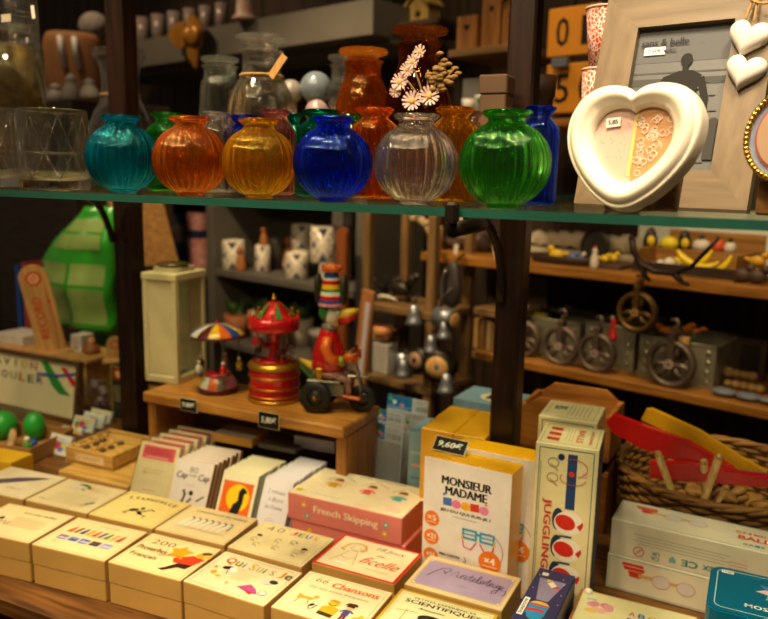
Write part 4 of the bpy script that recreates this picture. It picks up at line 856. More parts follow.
for k in range(8):
    a0 = 2 * PI * k / 8 + .2; m.cyl((R * .93 * math.cos(a0), R * .93 * math.sin(a0), 83 * s), (R * .93 * math.cos(a0), R * .93 * math.sin(a0), 88 * s), 1.6 * s, RED, .6 * s, 8); m.sph((R * .93 * math.cos(a0), R * .93 * math.sin(a0), 89 * s), 1.5 * s, GOLD, seg=8)
m.build('finial', t)
for k in range(4):
    a0 = 2 * PI * k / 4 + .7; M = Matrix.Translation((R * .68 * math.cos(a0), R * .68 * math.sin(a0), 52 * s)) @ RZ(a0 + PI / 2); HC = [TWH, RED, BLK, TDK][k]
    m = MB(M); m.sph((0, 0, 0), 3.2 * s, HC, (1.7, .8, .9), 12); m.tube([(4 * s, 0, 1 * s), (6.5 * s, 0, 5 * s), (7 * s, 0, 7 * s)], [2 * s, 1.6 * s, 1.4 * s], HC, 8); m.sph((8.4 * s, 0, 7 * s), 1.5 * s, HC, (1.6, .8, .9), 8)
    for sx, b in ((4, 2), (3, -1), (-4, 1), (-3, -3)): m.tube([(sx * s, (1 if b > 0 else -1) * s, -1 * s), ((sx + b) * s, (1 if b > 0 else -1) * s, -5 * s), ((sx + b * .3) * s, (1 if b > 0 else -1) * s, -8 * s)], .7 * s, HC, 6)
    m.tube([(-5 * s, 0, 1 * s), (-7.5 * s, 0, -1 * s), (-7.5 * s, 0, -5 * s)], .8 * s, HC, 6); ho = m.build('horse', t)
    m = MB(M); m.cyl((0, 0, -11 * s), (0, 0, 20 * s), .5 * s, GOLD, seg=8); m.build('horse_pole', t)
# small tin carousel
c = onz(218, 391, RZ0); s = dep(c) / FPX
t = thing('carousel_toy', 'small tin carousel with striped canopy left on the riser', 'toy carousel', (c.x, c.y, z0), .1)
m = MB(); m.lathe([(0, 0), (19 * s, 0), (20 * s, 2 * s), (20 * s, 5 * s), (19 * s, 6 * s)], TDK, 40)
for k in range(12):
    a0, a1 = 2 * PI * k / 12, 2 * PI * (k + 1) / 12; C = [TPK, TYE, TWH, TOR, TIN, TPK][k % 6]
    L = [(19 * s, 6 * s), (18 * s, 11 * s), (14 * s, 16 * s), (12 * s, 17 * s)]; vs = []
    for r_, z_ in L: vs += [(r_ * math.cos(a0 + (a1 - a0) * j / 3), r_ * math.sin(a0 + (a1 - a0) * j / 3), z_) for j in range(4)]
    m.add(vs, [(i * 4 + j, i * 4 + j + 1, (i + 1) * 4 + j + 1, (i + 1) * 4 + j) for i in range(3) for j in range(3)], C, True)
m.build('patterned_base', t)
m = MB(); m.lathe([(0, 16.8 * s), (13 * s, 16.8 * s), (12 * s, 20 * s), (0, 20.5 * s)], RED, 32); m.build('platform', t)
m = MB(); m.lathe([(3.6 * s, 20 * s), (3.6 * s, 48 * s), (2 * s, 50 * s), (2 * s, 58 * s)], mat('toy_steel', '#3a3834', .4, .7), 16); m.build('centre_pole', t)
m = MB(); n = 14
for k in range(n):
    a0, a1 = 2 * PI * k / n, 2 * PI * (k + 1) / n; C = [TYE, TBL, TWH, TDK, TYE, TOR, TBL][k % 7]; L = [(26.5 * s, 57 * s), (26.5 * s, 59 * s), (22 * s, 63 * s), (12 * s, 67 * s), (.2 * s, 69 * s)]; vs = []
    for r_, z_ in L: vs += [(r_ * math.cos(a0 + (a1 - a0) * j / 3), r_ * math.sin(a0 + (a1 - a0) * j / 3), z_) for j in range(4)]
    m.add(vs, [(i * 4 + j, i * 4 + j + 1, (i + 1) * 4 + j + 1, (i + 1) * 4 + j) for i in range(4) for j in range(3)], C, True)
m.tube([(26.5 * s * math.cos(2*PI*k/36), 26.5 * s * math.sin(2*PI*k/36), 57.5 * s) for k in range(36)], 1.2 * s, TDK, 6, True); m.sph((0, 0, 70 * s), 1.8 * s, RED, seg=10); m.build('striped_canopy', t)
for k in range(5):
    a0 = 2 * PI * k / 5 + .5; x, y = 21 * s * math.cos(a0), 21 * s * math.sin(a0); m = MB(); m.tube([(x, y, 57 * s), (x * .98, y * .98, 38 * s), (x, y, 26 * s)], .6 * s, TIN, 6)
    C = [TYE, TPK, TDK, TWH, RED][k]; m.sph((x, y, 26 * s), 3.4 * s, C, (1, 1, 1.5), 10); m.sph((x, y, 33 * s), 2 * s, TWH, seg=8); m.box((x, y, 22 * s), (6 * s, 6 * s, 1.6 * s), TIN, .3 * s, RZ(a0)); m.build('hanging_rider', t)

# tin duck on a tricycle (x forward, z up, 1 unit = 1 px at its distance)
c = onz(336, 410, RZ0); s = dep(c) / FPX
t = thing('duck_tricycle_toy', 'tin duck in striped hat and red jacket riding a grey tricycle', 'tin toy', (c.x, c.y, z0), rad(14))
def P(x, y, z): return (x * s, y * s, z * s)
def wheel(x, y, r_, w):
    m = MB(TR(*P(x, y, r_)) @ RX(PI / 2)); m.lathe([(r_ * .5 * s, -w * s), (r_ * .93 * s, -w * s), (r_ * s, -w * .6 * s), (r_ * s, w * .6 * s), (r_ * .93 * s, w * s), (r_ * .5 * s, w * s)], BLK, 28); m.lathe([(0, -w * .7 * s), (r_ * .52 * s, -w * .8 * s), (r_ * .52 * s, w * .8 * s), (0, w * .7 * s)], mat('hub_grey', '#3c3a36', .4, .5), 20); m.sph((0, 0, w * s), r_ * .14 * s, GOLD, seg=8); m.build('wheel', t)
wheel(-17, -15, 16, 3.4); wheel(-17, 15, 16, 3.4); wheel(27, 0, 14, 2.6)
m = MB(); m.box(P(-8, 0, 23), P(38, 20, 13), TIN, 1 * s); m.box(P(-10, 0, 31), P(34, 24, 2.5), TIN, .6 * s); m.box(P(20, 0, 36), P(26, 5, 2.4), TIN, .5 * s); m.cyl(P(-17, -15, 16), P(-17, 15, 16), 1.4 * s, TIN); m.build('chassis', t)
m = MB(); m.tube([P(27, 3.4, 14), P(24, 3.4, 34), P(20, 0, 48), P(18, 0, 62)], 1.5 * s, TIN, 8); m.tube([P(27, -3.4, 14), P(24, -3.4, 34), P(20, 0, 48)], 1.5 * s, TIN, 8); m.tube([P(18, -12, 64), P(17, -8, 62), P(18, 8, 62), P(18, 12, 64)], 1.3 * s, mat('chrome', '#c8c8c8', .15, 1), 8); m.build('fork_and_handlebar', t)
m = MB(); m.lathe([(0, 40 * s), (12 * s, 40 * s), (15.5 * s, 44 * s), (15 * s, 56 * s), (12 * s, 68 * s), (8 * s, 80 * s), (6 * s, 84 * s), (0, 84 * s)], RED, 28, P(-8, 0, 0), sq=(1.12, .9)); m.build('jacket', t)
CHK = mat('toy_check', '#c8968a', .4, 0, .6, 60); m = MB(); m.sph(P(-6, 0, 38), 15 * s, CHK, (1.25, .85, .42), 18); m.tube([P(2, 8, 38), P(14, 9, 36), P(12, 9, 16)], [5 * s, 4.4 * s, 3 * s], CHK, 10); m.tube([P(2, -8, 38), P(14, -9, 34), P(15, -9, 20)], [5 * s, 4.4 * s, 3 * s], CHK, 10); m.build('checked_trousers', t)
for sy, zf in ((-1, 17), (1, 14)):
    m = MB(); m.box(P(18, sy * 9, zf), P(18, 7, 3), TOR, 1 * s, RY(.12)); m.build('foot', t)
m = MB()
for k, C in enumerate((TYE, TGR, TDK, TGR)): m.tube([P(-16, 0, 44 - k * 2), P(-26, 0, 43 - k * 3), P(-38, 0, 50 - k * 2.5)], [(6 - k) * s, 5 * s, .8 * s], C, 10, flat=.6)
m.build('tail_feathers', t)
for sy in (-1, 1):
    m = MB(); m.tube([P(-6, sy * 12, 76), P(-7, sy * 16, 66), P(-3, sy * 16, 56), P(6, sy * 13, 53)], [4.5 * s, 5.6 * s, 5.4 * s, 5 * s], TOR, 12); ar = m.build('arm', t)
    m = MB(); m.tube([P(6, sy * 13, 53), P(11, sy * 12, 54)], 5.2 * s, mat('toy_lime', '#9a9a20', .4), 12); m.build('cuff', ar)
    m = MB(); m.sph(P(16, sy * 11, 57), 5.4 * s, TOR, (1.15, .8, 1), 12)
    for j in range(3): m.tube([P(17, sy * 11, 60 - 3.4 * j), P(22, sy * 10.5, 60.5 - 3.4 * j), P(21.5, sy * 8, 60 - 3.4 * j)], 1.5 * s, TOR, 6)
    m.build('hand', ar)
m = MB(); m.lathe([(7 * s, 82 * s), (8.5 * s, 84 * s), (7.5 * s, 87 * s), (6 * s, 88 * s)], mat('toy_collar', '#a8a098', .4, 0, .7, 120), 20, P(-7, 0, 0)); m.build('collar', t)
hd = MB(); hd.sph(P(-5, 0, 97), 10 * s, TWH, (.95, .9, 1.15), 20); hd.sph(P(-10, 0, 99), 9.2 * s, TGR, (.9, 1, 1.15), 18); hd.sph(P(-4, 0, 89), 7 * s, TYE, (1, .9, .8), 14)
for sy in (-1, 1): hd.sph(P(2.6, sy * 5.4, 100), 2.2 * s, TWH, seg=10); hd.sph(P(4, sy * 6, 100), 1.1 * s, BLK, seg=8)
hdo = hd.build('head', t)
m = MB(); m.tube([P(2, 0, 96), P(12, 0, 99), P(22, 0, 103)], [6 * s, 5.2 * s, 1.6 * s], TYE, 12, flat=.0 + .9); m.tube([P(2, 0, 92), P(11, 0, 93), P(20, 0, 97)], [5.6 * s, 4.6 * s, 1.8 * s], RED, 12); m.build('beak', hdo)
hat = MB(); bands = [(106, 109, TPK), (109, 112, TBL), (112, 116, RED), (116, 120, TWH), (120, 122.5, TGR), (122.5, 127, TYE), (127, 131, RED), (131, 133.5, TWH), (133.5, 139, TBL)]
for a_, b_, C in bands: hat.lathe([((13 - .38 * (a_ - 106) * .5) * s, a_ * s), ((13 - .38 * (b_ - 106) * .5) * s, b_ * s)], C, 24, P(-6, 0, 0))
hat.lathe([(0, 139 * s), (6.8 * s, 139 * s)], TBL, 24, P(-6, 0, 0)); hat.lathe([(8.5 * s, 139 * s), (10.5 * s, 142 * s), (9 * s, 145 * s), (0, 146 * s)], TOR, 24, P(-6, 0, 0), ribs=8, amp=.05)
for k in range(8): hat.sph(P(-6 + 8.5 * math.cos(k * .785), 8.5 * math.sin(k * .785), 144), 1.7 * s, [GOLD, RED][k % 2], seg=8)
hat.build('striped_hat', t)
for sx in (-1, 1):
    m = MB(); m.sph(P(-6 + sx * 13, 0, 122), 4 * s, mat('ear_flap', '#2c2c1c', .5), (1, 2.2, 3.8), 14); m.build('ear_flap', t)
m = MB(); m.box(P(-13, -17, 40), P(6, 2, 12), GOLD, .4 * s); m.cyl(P(-13, -12, 40), P(-13, -18, 40), 1 * s, GOLD); m.build('winding_key', t)

# ------------------------------------------------------------------ white lantern, riser left
CRM = mat('lantern_paint', '#ddd0a0', .5, noise=.08, scale=14); lf = onz(178, 385, RZ0); LW, LD = .088, .115
ty = rad(5); lz = ony(178, 275, lf.y).z
t = thing('wooden_lantern', 'cream wooden lantern with glass side beside the left post', 'lantern', (lf.x - LW * math.cos(ty), lf.y - LW * math.sin(ty), z0), ty); Hn = lz - RZ0
m = MB()
for x in (.006, LW - .006):
    for y in (.006, LD - .006): m.box((x, y, Hn / 2), (.012, .012, Hn - .016), CRM, .001)
m.box((LW / 2, LD / 2, .008), (LW, LD, .016), CRM, .002); m.box((LW / 2, LD / 2, Hn - .008), (LW + .004, LD + .004, .016), CRM, .002); m.build('lantern_frame', t)
m = MB(); m.box((LW / 2, .005, Hn / 2), (LW - .024, .004, Hn - .034), CRM); m.build('front_panel', t)
m = MB(); m.box((LW / 2, LD - .005, Hn / 2), (LW - .024, .004, Hn - .034), CRM); m.build('back_panel', t)
m = MB(); m.box((LW - .005, LD / 2, Hn / 2), (.002, LD - .024, Hn - .034), glass('pane_glass', '#eef2ea', .7, .04)); m.build('glass_pane', t)
m = MB(); m.prism(rrect(LW * .8, LD * .7, .02, LW * .1, LD * .15), Hn, Hn + .010, mat('lantern_cap', '#c0b48c', .5)); m.build('lantern_cap', t)
q = ony(163, 260, lf.y + .05); q.z = RZ0 + Hn + .0135
m = MB(); m.lathe([(0, -.002), (.032, .0), (.036, .004), (.030, .006), (0, .005)], mat('old_brass', '#8a7648', .35, .8), 32, (lf.x - LW * .55, lf.y + .05, z0 + Hn + .0125)); tag(m.build('metal_dish'), 'small tarnished metal dish lying on the lantern roof', 'dish')
m = MB(); m.tube([ony(123, 236, 1.19), ony(140, 232, 1.17), ony(163, 226 + 2, 1.2), ony(176, 226, 1.25)], .0012, IRON, 6)

# ------------------------------------------------------------------ rows of card packs leaning in front of the riser
LEANC = rad(25)
SLV = glass('clear_sleeve', '#f0eee8', .75, .05)
def card_row(n, tl, w, yaw, last_y, th, body, draw, labels, group, sleeve=False):
    z, Y = .835, 1.12
    for k in range(40):
        z = ony(tl[0], tl[1], Y).z; Y = (Y + 1.078 + (z - TZ) * math.tan(LEANC)) / 2
    p = ony(tl[0], tl[1], Y); Lc = (z - TZ - .001) / math.cos(LEANC); by = Y - math.tan(LEANC) * (z - TZ)
    t = thing('card_pack', labels[0], 'card pack', (p.x, by, TZ + .0006), yaw, group, rx=-LEANC)
    m = MB(); m.box((w / 2, th / 2, Lc / 2), (w, th, Lc), body, .0006); m.build('pack_body', t)
    m = MB(); a = Art(m, (0, 0, 0), (1, 0, 0), (0, 0, 1)); draw(a, w * 1000, Lc * 1000); m.build('cover_print', t)
    if sleeve:
        m = MB(); m.box((w / 2, th / 2, Lc / 2 + .003), (w + .005, th + .0025, Lc + .006), SLV, .0006); m.build('clear_sleeve', t)
    step = (last_y - Y) / max(1, n - 1)
    for k in range(1, n):
        copy_tree(t, labels[1], (p.x + random.uniform(-.0015, .0015), by + step * k, TZ + .0006), group=group)
def d_r1(a, w, h):
    a.rect(w / 2, h / 2, w - 1, h - 1, ink_soft('#e6ddb0')); a.rect(w * .5, h * .86, w * .82, h * .20, '#d8606a'); a.scribble(w * .5, h * .88, w * .7, h * .10, 3, '#8a2a38', 1.4); a.scribble(w * .5, h * .79, w * .6, h * .04, 1, '#f0d0c8', 1.4)
    a.frame(w * .07, h * .05, w * .93, h * .73, .6, '#b8ae84'); a.scribble(w * .5, h * .58, w * .6, h * .10, 2, '#a09868'); a.scribble(w * .5, h * .30, w * .4, h * .06, 1, '#c07a70'); a.disc(w * .25, h * .55, 4, '#c8b890'); a.frame(w * .2, h * .12, w * .8, h * .42, .5, '#c8be94')
def d_r2(a, w, h):
    a.rect(w / 2, h / 2, w - 1.2, h - 1.2, ink_soft('#ddd6d2')); K = '#24201e'
    a.text('80', w * .5, h * .84, w * .22, h * .10, '#6a6258', 0, -.01); a.text('Cap', w * .22, h * .72, w * .28, h * .14, K, .05, 0, .2); a.text('ou pas', w * .5, h * .74, w * .2, h * .04, K); a.text('Cap', w * .80, h * .72, w * .28, h * .14, K, .05, 0, .2)
    a.line([(w * .25, h * .25), (w * .36, h * .30), (w * .40, h * .42), (w * .34, h * .50)], 5, K); a.disc(w * .55, h * .46, 5, K); a.line([(w * .45, h * .12), (w * .5, h * .30), (w * .58, h * .38)], 5, '#5a5450'); a.line([(w * .72, h * .34), (w * .9, h * .44)], 3, K); a.line([(w * .2, h * .2), (w * .34, h * .22)], 4, K); a.line([(w * .5, h * .2), (w * .56, h * .1)], 4, K); a.scribble(w * .5, h * .58, w * .3, h * .06, 2, '#a8a098')
def d_r3(a, w, h):
    a.rect(w / 2, h / 2, w - 1, h - 1, ink_soft('#e8e2c0')); a.rect(w * .5, h * .46, w * .84, h * .76, '#e0641a'); a.disc(w * .54, h * .58, w * .32, '#e8c818'); K = '#1c1a16'
    a.poly([(w * .38, h * .30), (w * .44, h * .46), (w * .56, h * .54), (w * .54, h * .68), (w * .62, h * .76), (w * .72, h * .74), (w * .78, h * .68), (w * .70, h * .66), (w * .70, h * .50), (w * .64, h * .34), (w * .54, h * .26)], K); a.disc(w * .44, h * .24, w * .14, '#e0dcd4', h * .08)
    for x, y in ((.1, .82), (.9, .82)): a.disc(w * x, h * y, 1.4, '#5a5030')
def d_r4(a, w, h):
    a.rect(w / 2, h / 2, w - 1, h - 1, ink_soft('#dedae2')); G = '#6a6470'
    a.text('2 minutes', w * .5, h * .80, w * .62, h * .07, G, 0, -.01, .3); a.text('à Boire', w * .52, h * .68, w * .5, h * .07, G, 0, -.01, .3); a.text('les Devine', w * .5, h * .56, w * .6, h * .07, G, 0, -.01, .3); a.arc(w * .45, h * .30, w * .16, .8, '#9a94a4'); a.arc(w * .45, h * .30, w * .09, .8, '#9a94a4'); a.disc(w * .45, h * .3, 2, '#8a8494')
card_row(5, (143.8, 440.8), .096, rad(3.5), 1.245, .010, mat('pack_ivory', '#d8cfa8', .6), d_r1, ('ivory card pack with pink heading at the front of the leftmost row', 'sleeved card pack queued behind the pink headed one'), 'pink headed card packs', True)
card_row(7, (179.7, 457.5), .087, rad(4.5), 1.212, .0105, mat('pack_kraft', '#b98436', .6, noise=.08), d_r2, ('white card pack reading 80 Cap ou pas Cap, first of its row', 'kraft edged card pack queued behind the white Cap pack'), 'kraft edged card packs')
card_row(11, (225.6, 469), .079, rad(2.5), 1.214, .0068, mat('pack_pale_green', '#cfd0ae', .6), d_r3, ('card pack with black bird on orange, first of its row', 'pale green card pack queued behind the black bird pack'), 'pale green card packs')
card_row(12, (266.3, 476), .0625, rad(.5), 1.245, .0075, mat('pack_lilac', '#b8b2c0', .6), d_r4, ('pale lilac card pack with handwriting beside the pink boxes', 'lilac card pack queued behind the handwritten one'), 'lilac card packs')
def lying(label, px0, px1, py, z, Y, d, h, col, topc, n=0, grp=None, yaw=2):
    a, b = ony(px0, py, Y), ony(px1, py, Y); w = (b - a).length
    t = thing('lying_card_pack', label, 'card pack', (a.x, Y, z), rad(yaw), grp); m = MB(); m.box((w / 2, d / 2, h / 2), (w, d, h), col, .001); m.build('pack_body', t)
    m = MB(); q = Art(m, (0, 0, h)); q.rect(w * 500, d * 500, w * 1000 - 3, d * 1000 - 3, topc); q.scribble(w * 400, d * 500, w * 600, d * 600, 3, '#8a8078', 2); m.build('cover_print', t)
LYG = 'card packs lying flat under the riser'
lying('kraft edged card pack lying flat on its standing row', 212, 250, 434, .8405, 1.225, .065, .018, MATS['pack_kraft'], '#a89a88', grp=LYG)
lying('dark card pack lying flat behind the bird row', 258, 294, 448, .842, 1.235, .07, .010, mat('pack_slate', '#5a5448', .5), '#4a4434', grp=LYG)
for k in range(3): lying(['lowest sleeved pack of the flat pile by riser leg', 'middle sleeved pack of the flat pile by riser leg', 'uppermost sleeved pack of the flat pile by riser leg'][k], 294, 333, 452, .8475 + .0095 * k, 1.262 - .003 * k, .065, .009, mat('pack_grey', '#8f8894', .35), '#6a5a40', grp=LYG)

# ------------------------------------------------------------------ wooden bingo boxes, booklets, tray of green toys, left end
BGW = wood('pale_beech', '#d8b062', '#bd9044', 0, .45)
bf, bfr = onz(65, 446, .7975), onz(111.7, 456.7, .7975); bw_ = (bfr - bf).length
t = thing('bingo_box', 'shallow beech box of little game pieces, stacked on the other', 'wooden box', (bf.x, bf.y, .7628), rad(1)); bd, bh = .135, .0345
m = MB(); m.box((bw_ / 2, bd / 2, .004), (bw_, bd, .008), BGW)
for y in (.004, bd - .004): m.box((bw_ / 2, y, bh / 2), (bw_, .008, bh), BGW, .001)
for x in (.004, bw_ - .004): m.box((x, bd / 2, bh / 2), (.008, bd - .016, bh), BGW, .001)
m.box((bw_ / 2, bd / 2, bh - .008), (bw_ - .018, bd - .018, .004), BGW); m.build('box_body', t)
m = MB(); a = Art(m, (0, 0, 0), (1, 0, 0), (0, 0, 1)); a.rect(bw_ * 520, 17, bw_ * 640, 20, '#d8a06a'); a.rect(bw_ * 520, 17, bw_ * 600, 17, '#e8cf9c'); a.scribble(bw_ * 560, 17, bw_ * 400, 10, 2, '#b08a58', 1.4); a.arc(bw_ * 270, 17, 5, 1.4, '#a05a40'); m.build('front_label', t)
for k in range(13):
    x, y = (.016 + (k % 4) * .023 + random.uniform(-.003, .003)), (.024 + (k // 4) * .026 + random.uniform(-.003, .003)); m = MB(); m.lathe([(0, 0), (.0075, 0), (.008, .003), (.006, .006), (0, .0065)], [BGW, wood('dark_piece', '#6a4a20', '#4a3010', 0)][k % 2], 14, (x, y, bh - .006)); m.build('game_piece', t)
p = onz(58, 470, .7622); q = onz(126, 487.5, .7622)
t = thing('bingo_box', 'larger beech box carrying the box of game pieces', 'wooden box', (p.x, p.y, TZ + .0002), rad(1)); w = (q - p).length
m = MB(); m.box((w / 2, .085, (.7622 - TZ) / 2), (w, .17, .7618 - TZ), BGW, .002); m.build('box_body', t); m = MB(); a = Art(m, (0, 0, 0), (1, 0, 0), (0, 0, 1)); a.rect(w * 500, 18, w * 600, 12, '#c8885a'); a.scribble(w * 500, 18, w * 500, 8, 2, '#a05a40', 1.2); m.build('front_label', t)
def booklet(label, tl, wpx, Y, head, body_draw=None, lean=25):
    p = ony(tl[0], tl[1], Y); L = rad(lean); z = p.z; Lc = (z - TZ - .001) / math.cos(L); w = siz(wpx, p)
    t = thing('game_booklet', label, 'booklet', (p.x, Y - math.tan(L) * (z - TZ), TZ + .0006), rad(-1), 'leaning game booklets at the table back', rx=-L)
    m = MB(); m.box((w / 2, .0045, Lc / 2), (w, .009, Lc), mat('booklet_white', '#dcd8cc', .5), .0006); m.build('booklet_body', t)
    m = MB(); a = Art(m, (0, 0, 0), (1, 0, 0), (0, 0, 1)); W, H = w * 1000, Lc * 1000; a.rect(W / 2, H / 2, W - 1, H - 1, ink_soft('#e2e0d6')); a.rect(W * .5, H - 12, W - 6, 15, head); a.scribble(W * .5, H - 12, W * .7, 8, 2, '#c83a20', 1.5)
    a.disc(W * .72, H - 26, 5, '#c8302a'); a.rect(W * .5, H * .5, W - 6, H * .5, '#b8d0d8'); a.disc(W * .45, H * .45, 12, '#c83a4a', 9); a.disc(W * .22, H * .32, 9, '#e07a20'); a.disc(W * .2, H * .46, 7, '#4a8a3a'); a.disc(W * .6, H * .3, 9, '#6a7ac0', 7); a.disc(W * .7, H * .5, 8, '#d8c83a', 5); a.line([(W * .3, H * .66), (W * .7, H * .6)], 2, '#7a5a6a'); m.build('cover_print', t)
booklet('white booklet with fruit picture, nearest of the leaning booklets', (52, 432), 29, 1.235, '#e0dcd0')
booklet('booklet with orange heading right behind the fruit picture one', (63, 425), 27, 1.345, '#d87a1c')
booklet('booklet with yellow heading and red spot', (75.5, 414.5), 28, 1.38, '#e0a81c')
booklet('white booklet behind the one with red spot', (85, 410.5), 28, 1.415, '#dcd4d0')
booklet('yellow booklet at the back of the leaning booklets', (92, 407.5), 27, 1.45, '#e0c828')
CB = mat('cardboard', '#a8783c', .8, noise=.12, scale=25)
p = ony(30, 449, 1.14); t = thing('cardboard_tray', 'open cardboard tray of green toys at the left edge', 'cardboard tray', (p.x - .20 * math.cos(rad(10)), 1.14 - .20 * math.sin(rad(10)), TZ + .0002), rad(10)); tw, td, thh = .20, .15, p.z - TZ
m = MB(); m.box((tw / 2, td / 2, .003), (tw, td, .005), CB); m.build('tray_floor', t)
for y in (.002, td - .002): m = MB(); m.box((tw / 2, y, thh / 2), (tw, .004, thh), CB, .0008); m.build('long_wall', t)
for x in (.002, tw - .002): m = MB(); m.box((x, td / 2, thh / 2), (.004, td - .008, thh), CB, .0008); m.build('short_wall', t)
GRN = mat('green_plastic', '#2ea838', .35, noise=.05); 
def in_tray(px, py, r_, Y, m_, label, cat, name, sc=(1, 1, 1), grp=None):
    p = ony(px, py, Y); R = siz(r_, p); p.z = max(p.z, TZ + .0062 + R * sc[2]); m = MB(); m.sph((0, 0, 0), R, m_, sc, 24); tag(m.build(name, None, p), label, cat, grp)
in_tray(3, 431, 14, 1.22, GRN, 'big green plastic ball in the tray at left edge', 'ball', 'plastic_ball')
in_tray(35, 437, 13, 1.25, GRN, 'oval green plastic ball right in the tray', 'ball', 'plastic_ball', (.8, .8, 1.1))
in_tray(28, 444, 4.5, 1.20, mat('green_marble', '#58b048', .3), 'small light green ball in the tray', 'ball', 'plastic_ball')
in_tray(33, 446, 4.5, 1.21, mat('blue_marble', '#2050b0', .3), 'small blue ball in the tray', 'ball', 'plastic_ball')
in_tray(27, 439, 2.8, 1.195, mat('white_marble', '#e8e8e0', .3), 'tiny white ball in the tray', 'ball', 'plastic_ball')
p = ony(12, 441, 1.185); R = siz(12.5, p); t = thing('wooden_disc', 'round wooden disc with a red and green picture standing in the tray', 'wooden disc', p, rad(-30), rx=rad(-12)); m = MB(); m.lathe([(0, -.004), (R, -.004), (R, .004), (0, .004)], WT, 32, M=RX(PI / 2)); m.build('disc_body', t); m = MB(); a = Art(m, (0, -.004, 0), (1, 0, 0), (0, 0, 1)); a.disc(0, 0, R * 900, '#dcc49a'); a.line([(-8, -6), (4, 8)], 4, '#3a8a3a'); a.line([(-2, 8), (8, -2)], 3, '#c83a3a'); a.disc(8, 8, 2.4, '#d8a838'); m.build('disc_print', t)
p = ony(2, 428, 1.34); m = MB(); hz = p.z + .06 - TZ; m.box((0, 0, hz / 2), (.25, .005, hz), glass('clear_plastic', '#dfe8e0', .8, .1), .001); tag(m.build('plastic_sheet', None, (p.x - .02, 1.35, TZ + .0003), rad(3)), 'clear plastic sheet standing behind the cardboard tray', 'plastic sheet')
# framed plane panel
p = ony(74, 375, 1.40); a0 = ony(-22, 357, 1.40); zt = ony(74, 368, 1.40).z
t = thing('plane_game_panel', 'cream panel with coloured capitals and a toy plane in a wooden frame', 'game panel', (a0.x, 1.40, TZ + .0006), rad(-1), rx=rad(-8)); pw_, ph_ = p.x - a0.x, (zt + .012 - TZ)
m = MB(); m.box((pw_ / 2, .012, ph_ / 2), (pw_ - .01, .006, ph_ - .01), mat('panel_paper', '#d8d0a8', .5)); m.build('panel_board', t)
m = MB(); fw = .010
for c_, sz_ in (((pw_ / 2, .010, fw / 2), (pw_, .02, fw)), ((pw_ / 2, .010, ph_ - fw / 2), (pw_, .02, fw)), ((fw / 2, .010, ph_ / 2), (fw, .02, ph_ - 2 * fw)), ((pw_ - fw / 2, .010, ph_ / 2), (fw, .02, ph_ - 2 * fw))): m.box(c_, sz_, wood('panel_frame_wood', '#6a4a28', '#4a3018', 0), .001)
m.build('panel_frame', t)
m = MB(); a = Art(m, (0, .009, 0), (1, 0, 0), (0, 0, 1)); W, H = pw_ * 1000, ph_ * 1000
for k, (ch, c_) in enumerate(zip('AVION', ('#3a4a6a', '#3a3a28', '#5a5a40', '#b89a28', '#b84858'))): a.text(ch, W * (.13 + .098 * k), H * .80, W * .07 if ch != 'I' else 5, H * .13, c_, 0, .03)
for k, (ch, c_) in enumerate(zip('ROULER', ('#b84858', '#3a3a3a', '#3a8a3a', '#b84a4a', '#3a6a3a', '#3a4a8a'))): a.text(ch, W * (.12 + .095 * k), H * .58, W * .065, H * .13, c_, 0, .03)
a.poly([(W * .60, H * .90), (W * .66, H * .93), (W * .86, H * .50), (W * .92, H * .42), (W * .80, H * .42), (W * .72, H * .54)], '#2f8a34'); a.poly([(W * .80, H * .86), (W * .86, H * .86), (W * .98, H * .62), (W * .93, H * .58)], '#c8202c'); a.line([(W * .56, H * .68), (W * .76, H * .70), (W * .97, H * .80)], 8, '#2a4a98'); a.disc(W * .60, H * .65, 4, '#c8a828'); m.build('panel_print', t)
# perch shelf with target signs, boxes on it
PZ = ony(75, 355, 1.56).z
t = thing('thin_wooden_shelf', 'thin pale wooden shelf plank behind the plane panel', 'shelf', (ony(62, 356, 1.56).x, 1.60, TZ + .0002))
m = MB(); m.box((-.06, 0, PZ - TZ - .005), (.40, .16, .010), WT, .001); m.build('shelf_plank', t)
for x in (-.24, .12): m = MB(); m.box((x, .0, (PZ - TZ - .0102) / 2), (.012, .14, PZ - TZ - .0104), WT, .001); m.build('shelf_leg', t)
def target_sign(label, bl, tr_w, hpx, Y, lean, text_, disc_only=False):
    p = ony(bl[0], bl[1], Y); s_ = dep(p) / FPX; w, h = tr_w * s_, hpx * s_
    zb_ = p.z
    t = thing('target_sign', label, 'wooden sign', (p.x, Y, zb_), rad(40), 'tongue shaped target signs', ry=lean)
    m = MB(); o = [(0, 0), (w, 0)] + [(w / 2 + w / 2 * math.cos(a_), h - w / 2 + w / 2 * math.sin(a_)) for a_ in [PI * k / 14 for k in range(15)]]; m.prism(o, -.004, .004, WT, RX(PI / 2)); m.build('sign_board', t)
    m = MB(); a = Art(m, (0, -.004, 0), (1, 0, 0), (0, 0, 1)); W, H = w * 1000, h * 1000; R_ = '#b8341c'; r_ = W * .27; a.disc(W / 2, H - W * .52, r_, R_); a.disc(W / 2, H - W * .52, r_ * .68, '#dcb878'); a.disc(W / 2, H - W * .52, r_ * .4, R_); a.disc(W / 2, H - W * .52, r_ * .16, '#f0d8a8')
    if not disc_only: a.text('RECORD', W * .40, H * .42, H * .46, W * .30, R_, PI / 2, .03); a.line([(W * .80, H * .1), (W * .80, H * .72)], 1.6, R_); a.disc(W * .82, H * .58, 5, R_)
    m.build('sign_print', t)
    m = MB(); m.box((w / 2, 0, .004), (w * 1.5, .05, .012), WT, .003); m.build('sign_foot', t)
    return t
target_sign('tall tongue shaped wooden sign with red target, leaning left', (40, 357), 27, 92, 1.54, rad(-11), 'RECORD')
target_sign('short tongue shaped sign with red target by the left post', (107, 362), 16, 26, 1.52, 0, '', True)
p = ony(4, 353, 1.59); m = MB(); w_ = siz(40, p)
